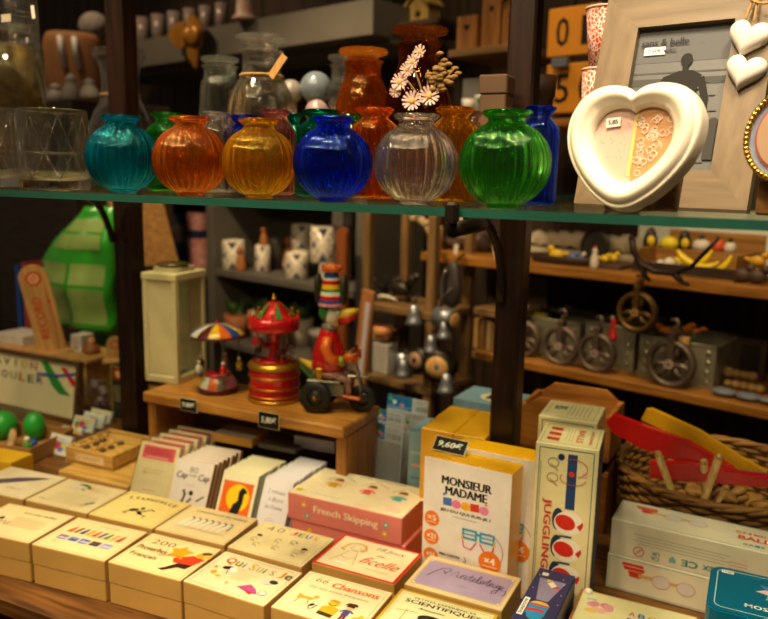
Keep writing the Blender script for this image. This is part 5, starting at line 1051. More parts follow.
for k in range(3):
    h_ = (ony(4, 331, 1.59).z - PZ) * .97; upright('storage_box', ['white card box at the left end of the thin shelf', 'white card box in the middle of the thin shelf row', 'white card box next to the tall target sign'][k], 'box', (p.x + k * w_ * .34, 1.56), rad(-2), w_ * .33, .10, h_, PZ + .0003, mat('white_card', '#c8c0b4', .6, noise=.06), group='white card boxes on the thin shelf')
p = ony(70, 353, 1.58); upright('text_box', 'small white box with black writing behind the tall target sign', 'box', (p.x, 1.585), 0, siz(14, p), .05, ony(70, 335, 1.58).z - PZ, PZ + .0003, mat('white_card', '#c8c0b4', .6, noise=.06), front_draw=lambda a, w, h: a.scribble(w * .5, h * .5, w * .7, h * .7, 4, '#3a3a40', 2))
p = ony(92, 352, 1.60); t = thing('toy_figure', 'small brown round toy figure on the thin shelf by the post', 'toy', (p.x, 1.60, PZ + .0003)); s_ = dep(p) / FPX; m = MB(); BR_ = mat('toy_brown', '#8a5028', .5); m.lathe(spline([(0, 0), (7 * s_, 0), (8 * s_, 4 * s_), (5 * s_, 9 * s_), (2 * s_, 11 * s_)], 3), BR_, 20); m.build('figure_body', t); m = MB(); m.sph((0, 0, 12 * s_), 4 * s_, mat('toy_skin', '#c8864a', .5), seg=14); m.build('figure_head', t)
# booklets standing behind the sign (blue and red spines)
for k, (x0, c_, hpx, lab) in enumerate(((24, '#1c4a9a', 265, 'blue spined book standing behind the tall target sign'), (31, '#a8342c', 262, 'red spined book standing behind the tall target sign'))):
    p = ony(x0, 335, 1.72); zt_ = ony(x0, hpx, 1.72).z; upright('standing_book', lab, 'book', (p.x, 1.70), rad(-6), .018, .12, zt_ - TZ, TZ + .0002, mat('book_' + c_[1:], c_, .5, noise=.05), part='book_block')
# clutter in the dim gap under the thin shelf
p = ony(99, 395, 1.50); m = MB(); R = siz(11, p); t = thing('clear_toy_bag', 'crumpled clear bag with pinkish toys below the short target sign', 'bag', (p.x, 1.50, TZ + .0004)); hh = ony(99, 378, 1.5).z - TZ
m.lathe(spline([(0, .001), (R * 1.2, .001), (R * 1.35, hh * .3), (R * 1.1, hh * .75), (R * .5, hh * .9), (R * .8, hh)], 4), glass('clear_plastic', '#dfe8e0', .8, .1), 22, ribs=5, amp=.0); m.build('bag_film', t)
m = MB()
for k in range(9): m.sph((random.uniform(-.6, .6) * R, random.uniform(-.6, .6) * R, R * .6 + hh * .08 * k), R * .38, mat('bag_toy', '#a08890', .5), (1, 1, .8), 10)
m.build('bag_contents', t)['kind'] = 'stuff'
p = ony(120, 410, 1.47); t = upright('small_card_box', 'black and yellow patterned box beside the left post under the short sign', 'box', (p.x - .03, 1.47), 0, .055, .05, ony(118, 366, 1.47).z - TZ, TZ + .0002, mat('dark_card', '#2c2a22', .5), front_draw=lambda a, w, h: (a.frame(3, 3, w - 3, h - 3, 2, '#c8a830'), a.disc(w * .5, h * .85, w * .3, '#b8341c'), a.disc(w * .5, h * .85, w * .16, '#d8b878'), a.scribble(w * .5, h * .5, w * .6, h * .3, 5, '#a89868', 3)))

# wooden bird house with green plastic packaging hung over it, behind the left post
p = ony(133, 345, 1.82); t = thing('wooden_house', 'natural wooden gabled house behind the left post', 'wooden house', (p.x - .10, 1.96, TZ + .0002), rad(-22)); s_ = dep(p) / FPX
HWD = wood('house_wood', '#a87838', '#80561f', 2, .5); w_, d_ = 62 * s_, .17; ze = ony(133, 268, 1.82).z - TZ; zr = ony(133, 206, 1.82).z - TZ
m = MB(); m.prism([(-w_ / 2, 0), (w_ / 2, 0), (w_ / 2, ze), (0, zr), (-w_ / 2, ze)], -d_ / 2, d_ / 2, HWD, RX(PI / 2)); m.build('house_body', t)
m = MB()
for sg in (-1, 1):
    L = math.hypot(w_ / 2, zr - ze); an = math.atan2(zr - ze, w_ / 2); m.box((sg * w_ / 4 * 1.04, 0, (ze + zr) / 2 + .008), (L * 1.14, d_ + .02, .010), wood('house_roof_wood', '#8a6430', '#6a4a20', 0), .001, RY(sg * an))
m.build('house_roof', t)
m = MB(); m.box((-w_ * .38, -d_ / 2 - .002, ze * .86), (.022, .006, .008), BLK); m.box((-w_ * .38, -d_ / 2 - .002, ze * .25), (.05, .006, .05), wood('pale_wood', '#c59a5c', '#a67a40', 2)); m.build('house_slot', t)
LG = mat('green_bag_film', '#2f9a24', .25, noise=.25, scale=9, coat=.3); LG2 = mat('green_bag_panel', '#7f9a52', .35, noise=.2, scale=14)
a1, a2 = ony(37, 262, 1.66), ony(103, 262, 1.66); w_ = a2.x - a1.x; zt = ony(70, 207, 1.66).z; zb_ = ony(60, 326, 1.66).z
def film(name, label, x0, x1, zlo, zhi, Y, panels, top_in=0.):
    t = thing(name, label, 'green packaging', ((x0 + x1) / 2, Y, zlo), 0); hw_, H = (x1 - x0) / 2, zhi - zlo; nx, nz = 14, 22; vs = []; fs = []
    def pos(u, v, o): 
        k = max(0, (v - .55) / .45) * top_in
        return (-hw_ + k * hw_ * 2 * .55 + (2 * hw_ - k * hw_ * 2 * .62) * u, .012 * math.sin(7 * u + 3 * v) + .008 * math.sin(15 * v) + o + .05 * k, H * v)
    for o in (0, .05):
        for j in range(nz + 1):
            for i in range(nx + 1): vs.append(pos(i / nx, j / nz, o))
    K = (nx + 1) * (nz + 1)
    for o in (0, K): fs += [(o + j * (nx + 1) + i, o + j * (nx + 1) + i + 1, o + (j + 1) * (nx + 1) + i + 1, o + (j + 1) * (nx + 1) + i) for j in range(nz) for i in range(nx)]
    rim = [i for i in range(nx + 1)] + [j * (nx + 1) + nx for j in range(1, nz + 1)] + [nz * (nx + 1) + i for i in range(nx - 1, -1, -1)] + [j * (nx + 1) for j in range(nz - 1, 0, -1)]
    fs += [(rim[k], rim[(k + 1) % len(rim)], rim[(k + 1) % len(rim)] + K, rim[k] + K) for k in range(len(rim))]
    m = MB(); m.add(vs, fs, LG, True); m.build('bag_film', t)
    for (u0, u1, v0, v1) in panels:
        m = MB(); vs = [pos(u0 + (u1 - u0) * i / 4, v0 + (v1 - v0) * j / 4, -.0025) for j in range(5) for i in range(5)]; m.add(vs, [(j * 5 + i, j * 5 + i + 1, (j + 1) * 5 + i + 1, (j + 1) * 5 + i) for j in range(4) for i in range(4)], LG2, True); m.build('printed_panel', t)
film('green_packaging_bag', 'tall green plastic packaging bag leaning before the wooden house', a1.x, a2.x, zb_, zt, 1.66, ((.04, .48, .05, .34), (.53, .97, .05, .34), (.04, .48, .37, .54), (.53, .97, .37, .54), (.12, .9, .66, .78), (.14, .9, .80, .9)), 1.)
film('green_packaging_bag', 'small green plastic bag standing under the tall green bag', ony(70, 350, 1.72).x, ony(122, 350, 1.72).x, TZ + .002, ony(90, 322, 1.70).z, 1.785, ((.1, .4, .72, .92), (.5, .9, .72, .92)))

# ------------------------------------------------------------------ blister packs between riser and yellow boxes
def blister(label, tl, tr, bot, Y, cols, grp='hanging toy packs by the yellow boxes'):
    p = ony(tl[0], tl[1], Y); q = ony(tr[0], tr[1], Y); w = (q - p).length; h = p.z - TZ - .001
    t = thing('toy_pack', label, 'toy pack', (p.x, Y, TZ + .0004), rad(-6), grp, rx=rad(-6)); m = MB(); m.box((w / 2, .0006, h / 2), (w, .0012, h), mat('pack_white', '#c8ccd0', .5)); m.build('backing_card', t)
    hh = bot; m = MB(); a = Art(m, (0, 0, 0), (1, 0, 0), (0, 0, 1)); W, H = w * 1000, h * 1000
    a.rect(W * cols / 2, H - hh / 2, W * cols, hh, '#1f6fae'); a.disc(W * cols * .3, H - hh * .5, 5, '#e8e8f0'); a.disc(W * cols * .6, H - hh * .65, 6, '#d88a8a', 4); a.disc(W * .08, H - hh * .3, 5, '#5aa040'); a.line([(2, H - hh * .8), (W * cols * .5, H - hh * .9), (W * cols - 2, H - hh * .75)], 2, '#9ac8e8')
    a.scribble(W * (1 + cols) / 2, H - hh * .28, W * (1 - cols) * .8, hh * .3, 2, '#8a90a0', 1)
    for k in range(9): a.rect(W * (cols + .08 + (1 - cols) * .09 * k), H - hh * .70, random.choice([.8, 1.4]), hh * .36, '#3a3a3a')
    m.build('header_print', t)
    m = MB(); m.box((w / 2, -.009, (h - hh / 1000) / 2), (w * .94, .017, h - hh / 1000 - .006), SLV, .002); m.build('clear_blister', t)
blister('toy pack with wide blue picture header, at the back', (383, 395), (426, 402), 30, 1.44, .62)
blister('toy pack with blue corner header, middle of the group', (373, 410), (402, 415), 24, 1.39, .35)
blister('grey barcode toy pack right of the blue headed ones', (402, 420), (424, 424), 26, 1.385, .08)
blister('toy pack with blue corner header and barcode, at the front', (372.5, 424), (401, 430), 32, 1.34, .32)

# ------------------------------------------------------------------ basket with sticks and wooden toy swords
p = ony(719, 495, 1.53); t = thing('wicker_basket', 'round wicker basket of wooden sticks behind the ivory boxes', 'basket', (p.x, 1.535, TZ + .0002))
WK = wood('wicker', '#9a6c30', '#6a4518', 0, .7); R, H = .19, .125
m = MB()
for k in range(13):
    z = .006 + k * H / 13; m.tube([((R * (.9 + .1 * k / 12) + (.004 if (j + k) % 2 else -.004)) * math.cos(2 * PI * j / 44), (R * (.9 + .1 * k / 12) + (.004 if (j + k) % 2 else -.004)) * math.sin(2 * PI * j / 44), z) for j in range(44)], .0052, WK, 6, True)
for j in range(44): a_ = 2 * PI * (j + .5) / 44; m.cyl((R * .9 * math.cos(a_), R * .9 * math.sin(a_), .002), (R * math.cos(a_), R * math.sin(a_), H), .003, WK, seg=6)
m.build('woven_wall', t)
m = MB(); m.lathe([(0, 0), (R * .92, 0), (R * .92, .006), (0, .006)], WK, 32); m.build('basket_floor', t)
m = MB()
for k in range(3): m.tube([((R + .004 * math.cos(2 * PI * k / 3 + j * .9)) * math.cos(2 * PI * j / 60), (R + .004 * math.cos(2 * PI * k / 3 + j * .9)) * math.sin(2 * PI * j / 60), H + .004 * math.sin(2 * PI * k / 3 + j * .9)) for j in range(60)], .005, WK, 6, True)
m.build('braided_rim', t)
SW = wood('dowel_wood', '#c8a060', '#a87c3c', 2)
for k in range(28):
    a_ = random.uniform(0, 2 * PI); rr2 = random.uniform(0, .13); m = MB(); m.lathe([(0, -.006), (.02, -.006), (.022, 0), (.02, .006), (0, .006)], wood('slice_wood', '#b98a48', '#8a5c24', 0), 14, M=RX(random.uniform(-.5, .5)) @ RY(random.uniform(-.5, .5))); tag(m.build('wood_slice', None, (p.x + rr2 * math.cos(a_), 1.535 + rr2 * math.sin(a_), TZ + .03 + .015 * (k % 6))), 'small round wood slice lying in the wicker basket', 'wood slice', 'wood slices in the wicker basket')
def stick(label, a, b, Ya, Yb):
    A, B = ony(a[0], a[1], Ya), ony(b[0], b[1], Yb); m = MB(); m.cyl((0, 0, 0), B - A, .0065, SW, seg=14); m.sph(B - A, .0066, SW, seg=10); tag(m.build('wooden_stick', None, A), label, 'wooden stick', 'sticks poking out of the basket')
stick('leftmost wooden stick slanting right down into the basket', (680, 512), (658, 454), 1.40, 1.335)
stick('short upright wooden stick in the middle of the basket', (706, 505), (704, 462), 1.43, 1.36)
stick('long wooden stick slanting to the upper right', (701, 508), (719, 457), 1.40, 1.33)
stick('small wooden stick at the lower right of the basket', (712, 508), (726, 487), 1.42, 1.37)
def sword(label, pts_px, Y0, Y1, col, th=.010):
    """a flat wooden blade: outline given by its visible corners, near/far ends at Y0..Y1"""
    xs = [q[0] for q in pts_px]; x0, x1 = min(xs), max(xs); P_ = [ony(x, y, Y0 + (Y1 - Y0) * (x - x0) / (x1 - x0)) for x, y in pts_px]; o = P_[0]; L = [q - o for q in P_]; n = Vector((0, 1, .25)).normalized() * th
    m = MB(); k = len(L); m.add([tuple(q) for q in L] + [tuple(q + n) for q in L], [tuple(range(k)), tuple(range(k, 2 * k))] + [(i, (i + 1) % k, k + (i + 1) % k, k + i) for i in range(k)], col)
    return m, o
SR = mat('sword_red', '#c01414', .3, noise=.06, coat=.3); SY = mat('sword_yellow', '#d89a14', .35, noise=.08, coat=.2); SBl = mat('sword_blue', '#24449a', .35)
m, o = sword('', [(646, 410.5), (652, 410), (700, 432), (722, 446), (742, 459), (790, 486), (786, 492), (732, 467), (708, 451), (641, 420)], 1.415, 1.39, SY); tag(m.build('toy_sword', None, o), 'yellow wooden toy sword blade lying above the red one', 'toy sword', 'wooden toy swords')
m, o = sword('', [(606, 422), (614, 415), (640, 425), (690, 443), (712, 456), (735, 470), (728, 474), (692, 466), (640, 448), (612, 432)], 1.395, 1.375, SR); tag(m.build('toy_sword', None, o), 'broad red wooden toy sword with squared end at upper left', 'toy sword', 'wooden toy swords')
m, o = sword('', [(650, 462), (690, 464), (720, 471), (775, 478), (775, 488), (720, 484), (650, 478)], 1.375, 1.36, SR); so = tag(m.build('toy_sword', None, o), 'straight red wooden toy sword below the yellow and broad red ones', 'toy sword', 'wooden toy swords')
m, o2 = sword('', [(668, 463.5), (688, 466), (690, 482), (672, 480)], 1.3735, 1.3725, mat('sword_label', '#6a6a60', .5, noise=.2, scale=80), .0008); m.build('paper_band', so, o2 - o)
m, o = sword('', [(706, 468), (730, 470), (780, 475), (780, 481), (730, 477)], 1.40, 1.39, SBl); tag(m.build('toy_sword', None, o), 'blue wooden toy sword showing behind the straight red one', 'toy sword', 'wooden toy swords')
# ------------------------------------------------------------------ the shop behind: wall, shelves (turned 16 degrees to the table)
def W3(u, v, z): return U * u + V * v + Vector((0, 0, z))
def struct(o): o['kind'] = 'structure'; return o
def uz(px, py, v=2.0):
    p = onv(px, py, v); return p.dot(U), p.z
BWALL = 2.42
PLK = mat('dark_wall_planks', '#3a2818', .7, 0, 0, 6, (9, 9, .4), .3, .3, '#22160c')
m = MB(); 
for k in range(72): m.box((-7.1 + k * .15, 0, 1.5), (.148, .03, 3.0), PLK, .004)
o = struct(m.build('wall_back')); o.location = W3(0, BWALL + .05, 0); o.rotation_euler.z = -WA
m = MB(); m.box((0, 0, -.02), (12, 9, .04), mat('floor_boards', '#4a3420', .5, 0, 0, 5, (.5, 6, 1), .1, .4, '#33220f')); o = struct(m.build('floor')); o.location = (-1.5, -.5, 0)
BROWN = wood('shelf_orange_wood', '#9c6822', '#744612', 0, .45); GREY = mat('grey_shelf_paint', '#5a544a', .6, noise=.12, scale=8); TAN = wood('ladder_wood', '#7a5c34', '#573f20', 0, .6); TANV = wood('ladder_wood_upright', '#7a5c34', '#573f20', 2, .6)
def wall_board(label, u0, u1, z, v0, v1, th, m_, name='wall_shelf', grp=None):
    m = MB(); m.box(((u1 - u0) / 2, (v1 - v0) / 2, -th / 2), (u1 - u0, v1 - v0, th), m_, .002); o = m.build(name, None, W3(u0, v0, z), -WA); return tag(o, label, 'shelf', grp)
Z1, Z2 = 1.147, .845
wall_board('long orange brown wall shelf carrying lemons, birds and trays', -1.60, .35, Z1, 2.0, 2.40, .028, BROWN)
wall_board('lower orange brown wall shelf carrying metal bins and pulleys', -1.36, .35, Z2, 2.0, 2.40, .026, BROWN)
wall_board('far brown wall shelf beyond the green packaging, left edge', -5.2, -3.6, uz(20, 214)[1], 2.0, 2.40, .05, BROWN)
def bt(name, label, cat, px, py, v=2.05, z=None, grp=None, rz=0.):
    """a thing on a wall shelf whose base shows at (px, py); returns it and metres per pixel"""
    p = onv(px, py, v); s_ = dep(p) / FPX
    if z is not None: p.z = z + .0004
    return thing(name, label, cat, p, -WA + rz, grp), s_
def one(name, label, cat, px, py, build, v=2.05, z=None, grp=None, rz=0.):
    p = onv(px, py, v); s_ = dep(p) / FPX
    if z is not None: p.z = z + .0004
    m = MB(); build(m, s_); return tag(m.build(name, None, p, -WA + rz), label, cat, grp)

# --- grey cube shelf in the middle
u0, u1, us, zt, zs = uz(210, 250)[0], uz(362, 270)[0], uz(150, 250)[0] - .25, 1.335, .975
gs = thing('grey_cube_shelf', 'grey painted cube shelf holding tile patterned mugs and pots', 'shelf unit', W3(u0, 2.0, 0), -WA)
m = MB()
for u in (0, u1 - u0 - .01): m = MB(); m.box((u, .17, zt / 2), (.05, .34, zt), GREY, .002); m.build('upright_panel', gs)
m = MB(); m.box((us - u0, .17, zt / 2), (.05, .34, zt), GREY, .002); m.build('upright_panel', gs)
for z in (zs, .66, .30): m = MB(); m.box(((u1 - u0) / 2 - .005, .17, z - .014), (u1 - u0 - .062, .33, .028), GREY, .002); m.build('shelf_board', gs); m = MB(); m.box(((us - u0) / 2, .17, z - .014 - (.02 if z > .9 else 0)), (u0 - us - .052, .33, .028), GREY, .002); m.build('shelf_board', gs)
m = MB(); m.box(((us + u1) / 2 - u0, .17, zt + .015), (u1 - us + .05, .34, .03), GREY, .002); m.build('top_board', gs)
m = MB(); m.box(((us + u1) / 2 - u0, .335, zt / 2), (u1 - us, .012, zt), mat('grey_shelf_back', '#3a342c', .7)); m.build('back_panel', gs)
def tilemat():
    if 'tile_glaze' in MATS: return MATS['tile_glaze']
    m, nt, b = new_mat('tile_glaze'); tc = nt.nodes.new('ShaderNodeTexCoord'); mp = nt.nodes.new('ShaderNodeMapping'); mp.inputs['Scale'].default_value = (17, 17, 17); mp.inputs['Rotation'].default_value = (0, 0, 0)
    ab = nt.nodes.new('ShaderNodeTexVoronoi'); ab.distance = 'MANHATTAN'; ab.inputs['Randomness'].default_value = 0; rp = nt.nodes.new('ShaderNodeValToRGB'); rp.color_ramp.interpolation = 'CONSTANT'
    e = rp.color_ramp.elements; e[0].color = lin('#6a7486'); e[1].position = .2; e[1].color = lin('#e2d8c4'); n_ = e.new(.50); n_.color = lin('#7a6a58'); n2 = e.new(.58); n2.color = lin('#d8d0c0'); n3 = e.new(.92); n3.color = lin('#4a5260')
    nt.links.new(tc.outputs['Object'], mp.inputs[0]); nt.links.new(mp.outputs[0], ab.inputs['Vector']); nt.links.new(ab.outputs['Distance'], rp.inputs[0]); nt.links.new(rp.outputs[0], b.inputs['Base Color']); b.inputs['Roughness'].default_value = .25; return m
TLD = mat('tile_tan', '#8a7660', .3); TLC = mat('mug_cream', '#d8ccb4', .25, noise=.05); TLB = mat('tile_slate', '#3f4858', .3)
TILE = tilemat(); CER = mat('white_ceramic', '#c8beac', .3, noise=.05)
def mug(label, px, bot, w, h, v, z=None, stack=None, m_=None, handle=1):
    p = onv(px, bot, v); s_ = dep(p) / FPX
    p.z = (z if z is not None else p.z) + .0004
    t = thing('patterned_mug', label, 'mug', p, -WA, 'tile patterned mugs on the grey shelf'); R, H = w * s_ / 2, h * s_; m = MB()
    m.lathe([(0, 0), (R * .92, 0), (R, .004), (R, H), (R * .93, H), (R * .9, .006), (0, .006)], m_ or mat('mug_cream', '#d8ccb4', .25, noise=.05), 28); m.build('mug_body', t)
    m = MB(); n_ = max(4, round(2 * PI * R / H)); da = 2 * PI / n_
    def cp_(a_, z_): k_ = 1.008 - .08 * max(0, 1 - z_ * H / .004); return (R * k_ * math.cos(a_), R * k_ * math.sin(a_), z_ * H)
    for k in range(n_):
        a0 = da * k
        for c_, w_, h_, zc_ in ((TLD, .46, .40, .5), (TLC, .34, .29, .5), (TLB, .16, .14, .5)) :
            fan = [cp_(a0 + da * w_ * q_, zc_ + h_ * (1 - abs(q_))) for q_ in (-1, -.5, 0, .5, 1)] + [cp_(a0 + da * w_ * q_, zc_ - h_ * (1 - abs(q_))) for q_ in (.5, 0, -.5)]
            g_ = {TLD: 0, TLC: .0006, TLB: .0012}[c_]; fan = [(x_ * (1 + g_ / R), y_ * (1 + g_ / R), z_) for x_, y_, z_ in fan]
            m.add(fan, [(0, 1, 7), (1, 2, 6, 7), (2, 3, 5, 6), (3, 4, 5)], c_)
        for zc_, sg_ in ((.04, 1), (.96, -1)):
            fan = [cp_(a0 + da / 2 + da * .26 * q_, zc_) for q_ in (-1, -.5, 0, .5, 1)] + [cp_(a0 + da / 2 + da * .26 * q_, zc_ + sg_ * .26 * (1 - abs(q_))) for q_ in (.5, 0, -.5)]
            m.add(fan, [(0, 1, 7), (1, 2, 6, 7), (2, 3, 5, 6), (3, 4, 5)], TLB)
    m.build('glaze_pattern', t)
    m = MB(); m.tube(arc3((handle * R * .9, -R * .3, H * .8), (handle * R * 1.9, -R * .4, H * .55), (handle * R * .9, -R * .3, H * .2)), .004, m_ or TILE, 8); m.build('mug_handle', t); return p.z + H
zs_ = zs
mug('white patterned mug at the left end of the grey shelf', 234, 272, 22, 29, 2.06, zs_)
mug('small white patterned mug second from the shelf upright', 263, 274, 15, 26, 2.12, zs_)
za = mug('diamond patterned mug at the lower front of the stack', 297, 276, 22, 26, 2.08, zs_, handle=-1)
zb2 = mug('patterned mug behind the diamond mug carrying another mug', 303, 268, 22, 24, 2.22, zs_)
mug('patterned mug stacked above the diamond mug', 302, 250, 21, 24, 2.22, zb2)
zc2 = mug('patterned mug with orange trim at right of stack bottom', 328, 275, 18, 18, 2.12, zs_)
mug('largest diamond patterned mug on top of the right stack', 323, 255, 25, 36, 2.12, zc2)
GRP = mat('dark_pot_glaze', '#4a453c', .4, noise=.2)
one('dark_pot', 'dark grey glazed pot right of the diamond mug', 'pot', 313, 277, lambda m, s_: m.lathe([(0, 0), (8 * s_, 0), (9 * s_, 20 * s_), (9.6 * s_, 24 * s_), (8 * s_, 24 * s_), (7 * s_, 4 * s_), (0, 4 * s_)], GRP, 24), 2.20, zs_)
one('dark_pot', 'mottled grey pot behind the orange figures', 'pot', 277, 274, lambda m, s_: m.lathe([(0, 0), (7 * s_, 0), (8 * s_, 26 * s_), (8.6 * s_, 32 * s_), (7 * s_, 32 * s_), (6 * s_, 4 * s_), (0, 4 * s_)], GRP, 24), 2.22, zs_)
OFG = mat('carved_orange_wood', '#a8662c', .5, noise=.25, scale=30)
def figurine(m, s_, m_=None):
    m.lathe(spline([(0, 0), (5 * s_, 0), (5.5 * s_, 5 * s_), (4 * s_, 13 * s_), (2.4 * s_, 17 * s_), (0.1 * s_, 18 * s_)], 3), m_ or OFG, 18); m.sph((0, -1 * s_, 20 * s_), 3.6 * s_, m_ or OFG, seg=14); m.sph((3 * s_, -1 * s_, 11 * s_), 1.7 * s_, m_ or OFG, (1, 1, 2), 10); m.sph((-3 * s_, -1 * s_, 11 * s_), 1.7 * s_, m_ or OFG, (1, 1, 2), 10)
one('carved_figurine', 'brown carved wooden figurine beside the leftmost mug', 'figurine', 241, 270, figurine, 2.05, zs_, 'carved figurines on the grey shelf')
one('carved_figurine', 'orange carved wooden figurine on the mug rim', 'figurine', 264, 252, lambda m, s_: figurine(m, s_ * .75), 2.12, zs_ + 26 * dep(onv(263, 274, 2.12)) / FPX, 'carved figurines on the grey shelf')
one('carved_figurine', 'orange carved wooden figurine right behind the mottled pot', 'figurine', 290, 270, lambda m, s_: figurine(m, s_ * 1.4), 2.255, zs_, 'carved figurines on the grey shelf')
one('tile_box', 'blue white patterned tile box standing on top of the mug stack end', 'box', 342, 226, lambda m, s_: m.box((0, 0, 8 * s_), (14 * s_, 14 * s_, 16 * s_), TILE, .002), 2.16, onv(342, 226, 2.16).z)
one('tile_riser', 'slim grey column carrying the tile box', 'display column', 342, 275, lambda m, s_: m.box((0, 0, (onv(342, 226, 2.16).z - zs_) / 2), (13 * s_, 13 * s_, onv(342, 226, 2.16).z - zs_ - .002), GREY, .002), 2.16, zs_)
p = onv(342, 303, 1.92); hp_ = onv(342, 227, 1.92).z - .40; s_ = dep(p) / FPX
m = MB(); w = 14 * s_; m.prism([(-w / 2, 0), (w / 2, 0)] + [(w / 2 * math.cos(a_), hp_ - w / 2 + w / 2 * math.sin(a_)) for a_ in [PI * k / 12 for k in range(13)]], -.008, .008, wood('paddle_wood', '#8a4a22', '#663212', 2), RX(PI / 2)); p.z = .40
o = tag(m.build('wooden_paddle', None, p, -WA), 'tall reddish brown rounded board leaning at the grey shelf end', 'wooden board'); m = MB(); m.box((0, 0, .2), (.11, .08, .399), GREY, .003); tag(m.build('grey_plinth', None, (p.x, p.y, .0002), -WA), 'low grey plinth under the reddish rounded board', 'plinth')
# lower compartment: pots and plants
zl = .66
LEAF = mat('plant_leaf', '#3e6a2a', .5, noise=.3, scale=60)
def plant(label, px, py, w, hpot, hleaf, pot, v=2.12, rad_=1.):
    t, s_ = bt('potted_plant', label, 'potted plant', px, py, v, zl, 'potted plants in the lower grey shelf'); R = w * s_ / 2; m = MB(); m.lathe([(0, 0), (R * .75, 0), (R, hpot * s_), (R * .9, hpot * s_), (R * .85, hpot * s_ - .006), (0, hpot * s_ - .006)], pot, 24); m.build('plant_pot', t)
    m = MB()
    for k in range(34):
        a_ = random.uniform(0, 2 * PI); L = random.uniform(.5, 1) * hleaf * s_; q = Vector((math.cos(a_) * L * .5, math.sin(a_) * L * .5, L)); b0 = Vector((math.cos(a_) * R * .4, math.sin(a_) * R * .4, hpot * s_ - .004)); n_ = Vector((-math.sin(a_), math.cos(a_), 0)) * (2.2 * s_)
        m.add([b0, b0 + q * .5 + n_, b0 + q, b0 + q * .5 - n_, b0 + q * .5 + Vector((0, 0, .001))], [(0, 1, 4), (1, 2, 4), (2, 3, 4), (3, 0, 4)], LEAF)
    m.build('foliage', t)
PCR = mat('cream_pot', '#b8ac94', .4, noise=.06)
plant('green plant in a terracotta pot in the lower grey shelf', 237, 338, 26, 24, 20, mat('terracotta', '#9a5a2c', .7, noise=.1), 2.08)
plant('small green plant in a cream pot right of the terracotta one', 262, 338, 28, 32, 14, PCR, 2.10)
plant('bushy plant in a pale pot at the lower shelf right', 301, 345, 26, 28, 22, PCR, 2.185)
for k, (px, lab) in enumerate(((278, 'pale grey pot in front of the lower plants'), (322, 'pale grey pot at the right end of lower compartment'))): one('pale_pot', lab, 'pot', px, 350, lambda m, s_: m.lathe([(0, 0), (10 * s_, 0), (12 * s_, 26 * s_), (13 * s_, 27 * s_), (13 * s_, 31 * s_), (11 * s_, 31 * s_), (9 * s_, 6 * s_), (0, 6 * s_)], mat('grey_pot', '#8a8478', .5, noise=.1), 28), 2.06, zl)
p_ = onv(252, 330, 2.03); m = MB(); tag(one('red_tag', 'small red tag on the cream pot front', 'tag', 255, 335, lambda m, s_: m.box((0, 0, 5 * s_), (7 * s_, .004, 10 * s_), mat('tag_red', '#b8242c', .5), .0005), 2.03, zl), None, None)
# buckets left of the grey upright
zbk = zs - .02
def bucket(label, px, top, bot, wt, wb, bands, v=2.12, z=None, grp='stacked patterned buckets left of the grey shelf'):
    p = onv(px, bot, v); s_ = dep(p) / FPX; p.z = (z if z is not None else p.z) + .0006; H = onv(px, top, v).z - p.z; n_ = len(bands); m = MB()
    t = thing('patterned_bucket', label, 'bucket', p, -WA, grp)
    rr = lambda q: (wb + (wt - wb) * q) * s_ / 2
    m.lathe([(0, 0), (rr(0), 0)], bands[0], 32)
    for k, c_ in enumerate(bands): m.lathe([(rr(k / n_), H * k / n_), (rr((k + 1) / n_), H * (k + 1) / n_)], c_, 32)
    m.lathe([(rr(1), H), (rr(1) * .94, H), (rr(0) * .9, H * .05), (0, H * .05)], bands[-1], 32); m.build('bucket_body', t); return p.z + H
BB_ = mat('bucket_blue', '#5f6a96', .5, noise=.35, scale=40); BWt = mat('bucket_white', '#b0a8a0', .5, noise=.2, scale=40); BOr = mat('bucket_orange', '#b06a3c', .5, col2='#b8b0a8', scale=28); BPk = mat('bucket_pink', '#c8605c', .5, noise=0, col2='#d8b0a0', scale=60); BNv = mat('bucket_navy', '#1c2c4c', .5)
z1_ = bucket('blue patterned bucket at the bottom of the left pair', 176, 243, 262, 26, 22, (BB_, BB_), z=zbk)
z1_ = max(z1_, zbk + .10)
bucket('blue and white bucket with orange flowers, on top of the pair', 174, 213, 243, 34, 27, (BWt, BOr, BWt, BB_, BB_), z=z1_)
z2_ = bucket('pink patterned bucket at the bottom of the right pair', 199, 238, 270, 22, 18, (BPk, BPk, BPk), z=zbk, v=2.08)
bucket('pink bucket with navy base band, on top of the right pair', 198, 213, 238, 22, 17, (BNv, BPk, BPk), z=z2_, v=2.08)
